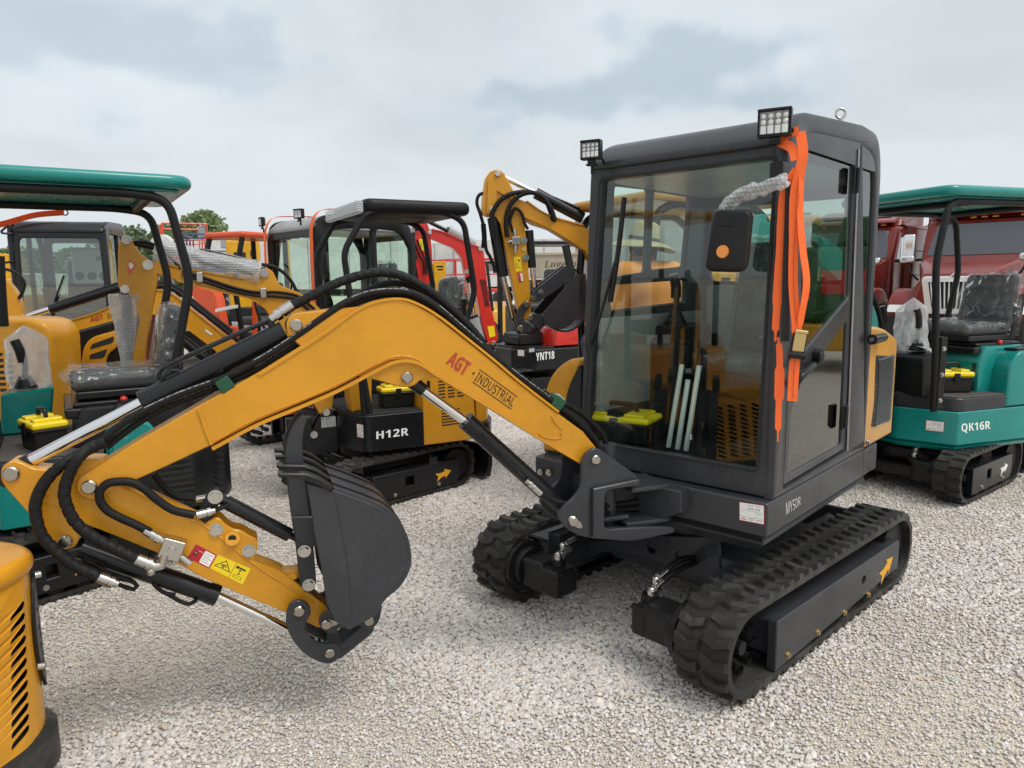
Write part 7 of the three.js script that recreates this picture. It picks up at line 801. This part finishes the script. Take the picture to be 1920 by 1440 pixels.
{ const p = at([[-.291,1.168,-17]]), t = thing('forklift', 'black and yellow forklift standing between the red arm and the yellow stick', 'forklift', [...p, .5]); obj('body', [ext([[-.9, .35], [-.9, 1.0, .15], [-.4, 1.1, .1], [.3, .95, .1], [.5, .35]], 'x', -.45, .45, { bevel: .05, seg: 2 })], M.bright, t); obj('overhead_guard', [...[-.4, .4].flatMap((x) => [sweep([[x, .9, .45], [x, 2.0, .2], [x, 2.0, -.6], [x, 1.0, -.8]], .035, { bend: .1 })]), box(-.42, .42, 1.98, 2.03, -.6, .2)], M.blackMat, t); obj('mast', [box(-.35, -.27, .1, 2.0, .6, .7), box(.27, .35, .1, 2.0, .6, .7)], M.blackMat, t); for (const s of [-.45, .45]) for (const z of [.35, -.6]) { const w = obj('wheel', [wheelAt([s, .34, z], .34, .22)], M.rubber, t); } }
{ const p = at([[1.61,1.487,-26]]), t = thing('dump_truck', 'beige dump truck with lettered body beyond the yellow stick', 'truck', [...p, .1]); const b = obj('dump_body', [box(-.75, .95, 1.65, 2.5, -1.5, 0, .05), box(-.8, 1.0, 2.45, 2.55, -1.5, .05, .02)], M.yellowPale, t); b.material = std([.42, .37, .29], .6, 0, { map: tone }); obj('lettering', [quad([[-.45, 2.36, .004], [.75, 2.36, .004], [.75, 1.95, .004], [-.45, 1.95, .004]])], print('Lugero', '#5a4a30', { w: 320, h: 110, font: 'italic bold 90px serif' }), b); obj('frame_rail', [box(-.9, 1.1, .9, 1.6, -1.5, .0, .03)], M.blackMat, t); objs('tail_light', [box(-.8, -.6, 1.4, 1.5, 0, .02), box(.8, 1.0, 1.4, 1.5, 0, .02)], M.red, t); for (const x of [-.7, .9]) obj('wheel', [wheelAt([x, .5, -.4], .5, .4)], M.rubber, t); }
{ const p = at([[.881,1.258,-13]]), t = thing('skid_loader', 'dark canopy machine with a film-wrapped seat behind the raised black bucket', 'loader', [...p, .2]); obj('body', [box(-.9, 1.0, .4, 1.15, -.6, .3, .05)], M.blackMat, t); obj('seat', [box(-.25, .2, 1.15, 1.25, -.2, .2, .03), box(-.25, .2, 1.25, 1.78, -.25, -.12, .1)], M.seat, t); obj('plastic_film', [filmBox(-.28, .23, 1.2, 1.82, -.28, -.08, .02, 3, .08)], M.film, t); obj('canopy_frame', [-.6, .7].flatMap((x) => [sweep([[x, 1.1, -.5], [x, 2.2, -.5], [x, 2.2, .3]], .035, { bend: .1 })]).concat([box(-.65, .75, 2.2, 2.26, -.6, .4, .02)]), M.black, t); objs('tail_light', [box(-.7, -.6, 1.2, 1.35, .3, .33)], M.red, t); }
{ const p = at([[3.96,1.43,-11.5]]), t = thing('wheel_loader', 'tan cab machine with dark grille slots, seen through the rear window of the grey cab', 'loader', [...p, -.15]); obj('body', [box(-1.3, 1.3, .7, 1.72, -2, 0, .08), box(-.5, 1.3, 1.7, 1.78, -1.4, 0, .02)], M.yellowPale, t); obj('cab_roof', [box(-.45, .9, 2.40, 2.55, -1.5, .0, .06)], M.yellowPale, t); objs('cab_post', [[-.38, 0], [.8, 0], [.2, 0], [-.38, -1.4], [.8, -1.4]].map(([x, z]) => box(x - .04, x + .04, 1.7, 2.42, z - .1, z - .03)), M.gray, t); obj('cab_glass', [box(-.38, .8, 1.75, 2.4, -.08, -.07, 0)], M.glass, t); objs('grille_slot', Array.from({ length: 9 }, (_, i) => box(-1.1 + i * .25, -.97 + i * .25, 1.42, 1.6, 0, .012, .03)), M.padBlack, t); for (const x of [-.9, .9]) obj('wheel', [wheelAt([x, .6, .1], .6, .4)], M.rubber, t); }
trailer('long white box trailer far behind the yellow raised arm', at([[4.277,2.352,-44]]), 1.45, 15, M.white, 'white box trailers along the back of the yard'); trailer('white box trailer far behind the dark cab digger', at([[-9.069,2.571,-48]]), 1.5, 14, M.white); trailer('white box trailer far behind the red digger boom', at([[-4.292,2.824,-60]]), 1.6, 13, M.greyLt); trailer('pale trailer seen through the side window of the grey cab', at([[7.324,1.955,-30]]), 1.3, 9, M.greyLt);
trailer('white box trailer between the two maroon lorries, far behind', at([[31.811,2.248,-55]]), 1.2, 13, M.white); trailer('box trailer far behind the bubble-wrapped boom', at([[-12.255,2.346,-42]]), 1.4, 13, M.white);
{ const t = thing('storage_shed', 'long pale metal shed on the horizon behind the raised yellow arm', 'building', [at([[5.144,3.086,-85]])[0], 0, at([[5.144,3.086,-85]])[2], .05]); obj('wall', [box(-16, 14, 0, 4.2, -12, 0, .02)], M.white, t); obj('roof', [ext([[-12.5, 4.2], [-6, 5.4], [.5, 4.2]], 'x', -16.4, 14.4)], M.greyLt, t); objs('bay_door', [-12, -7, -2, 3, 8].map((x) => box(x, x + 3, .1, 3.4, .0, .05)), M.greyLt, t); }
{ const t = thing('baler', 'green farm machine mirrored in the door glass of the grey cab', 'farm machine', [11.2, 0, -8.2, -1.1]); obj('body', [box(-2.4, 1.2, .8, 2.1, -1, 1, .1), box(-1.8, .2, 2.1, 2.6, -.8, .8, .1)], paint([.03, .12, .03], .4, .3), t); obj('pickup', [box(-2.6, 1.4, .35, .8, .6, 1.3, .05)], M.bright, t); obj('side_marking', [box(-.8, .0, 1.3, 1.7, 1.0, 1.02)], M.red, t); for (const x of [-1.6, 1.0]) obj('wheel', [wheelAt([x, .55, 1.2], .55, .4, 'z')], M.rubber, t); }
// ---------------------------------------------------------------- trees along the edge of the yard
const bark = std([.06, .05, .04], .9), leafMats = [[.16, .23, .085], [.21, .285, .11], [.13, .195, .08], [.2, .26, .11]].map((c) => std(c, .8, 0, { transmission: .4, thickness: 0 }));
function tree(label, x, z, h, w, seed, { clumps = 60, leaf = .34, base = .25, m = 0, group } = {}) {
  const R = rnd32(seed), t = thing('tree', label, 'tree', [x, 0, z], group), limbs = [sweep([[0, 0, 0], [.1, h * .25, .05], [-.05, h * .5, 0], [.1, h * .8, .1]], h * .022, { n: 10, m: 8 })], P = [], N = [], cs = [];
  for (let i = 0; i < clumps; i++) { const a = R() * 6.283, k = base + (1 - base) * Math.pow(R(), .8), rad = w * .5 * Math.sin(Math.min(1, (k - base) / (1 - base) * .9 + .12) * 3.0) * (.35 + .65 * Math.sqrt(R())), c = [Math.cos(a) * rad, h * k * .97, Math.sin(a) * rad, (.45 + .75 * R()) * w * .115]; cs.push(c); if (i % 4 === 0) limbs.push(sweep([[0, h * Math.max(.15, k * .55), 0], [c[0] * .5, h * (k * .8), c[2] * .5], [c[0], c[1], c[2]]], h * .007, { n: 6, m: 5 })); }
  for (const [cx, cy, cz, cr] of cs) { const n = Math.round(44 * (cr / (w * .1))); for (let i = 0; i < n; i++) { const u = R() * 2 - 1, b = R() * 6.283, q = Math.sqrt(1 - u * u), rr = cr * Math.cbrt(R()), o = [cx + rr * q * Math.cos(b), cy + rr * u * .72, cz + rr * q * Math.sin(b)], s = leaf * (.6 + .8 * R()), ax = V(R() - .5, R() - .5, R() - .5).normalize(), bx = V(R() - .5, R() - .5, R() - .5).cross(ax).normalize(); const A = [[-1, -.3], [.2, -.75], [1, .1], [-.1, .7]].map(([p, r]) => [o[0] + (ax.x * p + bx.x * r) * s, o[1] + (ax.y * p + bx.y * r) * s, o[2] + (ax.z * p + bx.z * r) * s]); P.push(...A[0], ...A[1], ...A[2], ...A[0], ...A[2], ...A[3]); } }
  const g = new THREE.BufferGeometry(); g.setAttribute('position', new THREE.Float32BufferAttribute(P, 3)); g.computeVertexNormals(); obj('trunk', limbs, bark, t); const c = obj('crown', [g], leafMats[m], t); return t;
}
{ const D = (u, d) => [[-.704,1.611,-1]][0] && [(u - 960) / 1345 * d * 1.0, -d]; const T = (label, u, d, h, w, seed, o) => { const [x, z] = D(u, d); tree(label, x, z, h, w, seed, o); };
  T('broad open-crowned tree right of the teal canopy posts', 398, 62, 7.6, 6.2, 11, { clumps: 90, leaf: .2, m: 1, base: .32 });
  T('dense dark bushy tree left of the teal canopy posts', 262, 66, 6.6, 8.5, 12, { clumps: 110, leaf: .2, m: 2, base: .05 }); T('spiky-topped dark tree beside the black cab roof', 238, 70, 7.2, 3.4, 13, { clumps: 60, leaf: .18, m: 2, base: .1 });
  T('rounded tree between the two teal canopy posts', 322, 72, 7.4, 6.5, 14, { clumps: 90, leaf: .2, m: 0, base: .05 }); T('low green tree at the far left edge under the strap', 18, 68, 4.6, 9, 15, { clumps: 110, leaf: .2, m: 0, base: .03 }); T('low dark tree behind the far left cab', 75, 72, 4.9, 8, 16, { clumps: 90, leaf: .2, m: 2, base: .03 });
  T('small tree behind the black canopy of the H12R digger', 760, 80, 6.6, 5, 17, { clumps: 60, leaf: .28, m: 0, base: .1 }); T('tree top just above the dark cab roof', 592, 80, 8.6, 4, 18, { clumps: 60, leaf: .2, m: 0, base: .2 }); T('tree behind the dark cab digger seen through its glass', 650, 85, 6.2, 7, 19, { clumps: 80, leaf: .3, m: 0, base: .05 }); T('tree behind the yellow machine hood', 500, 90, 5.4, 8, 20, { clumps: 80, leaf: .3, m: 2, base: .05 });
  T('low tree line end left of the orange scissor lift', 160, 85, 5.6, 9, 22, { clumps: 90, leaf: .3, m: 0, base: .03 }); }

renderer.render(scene, camera);
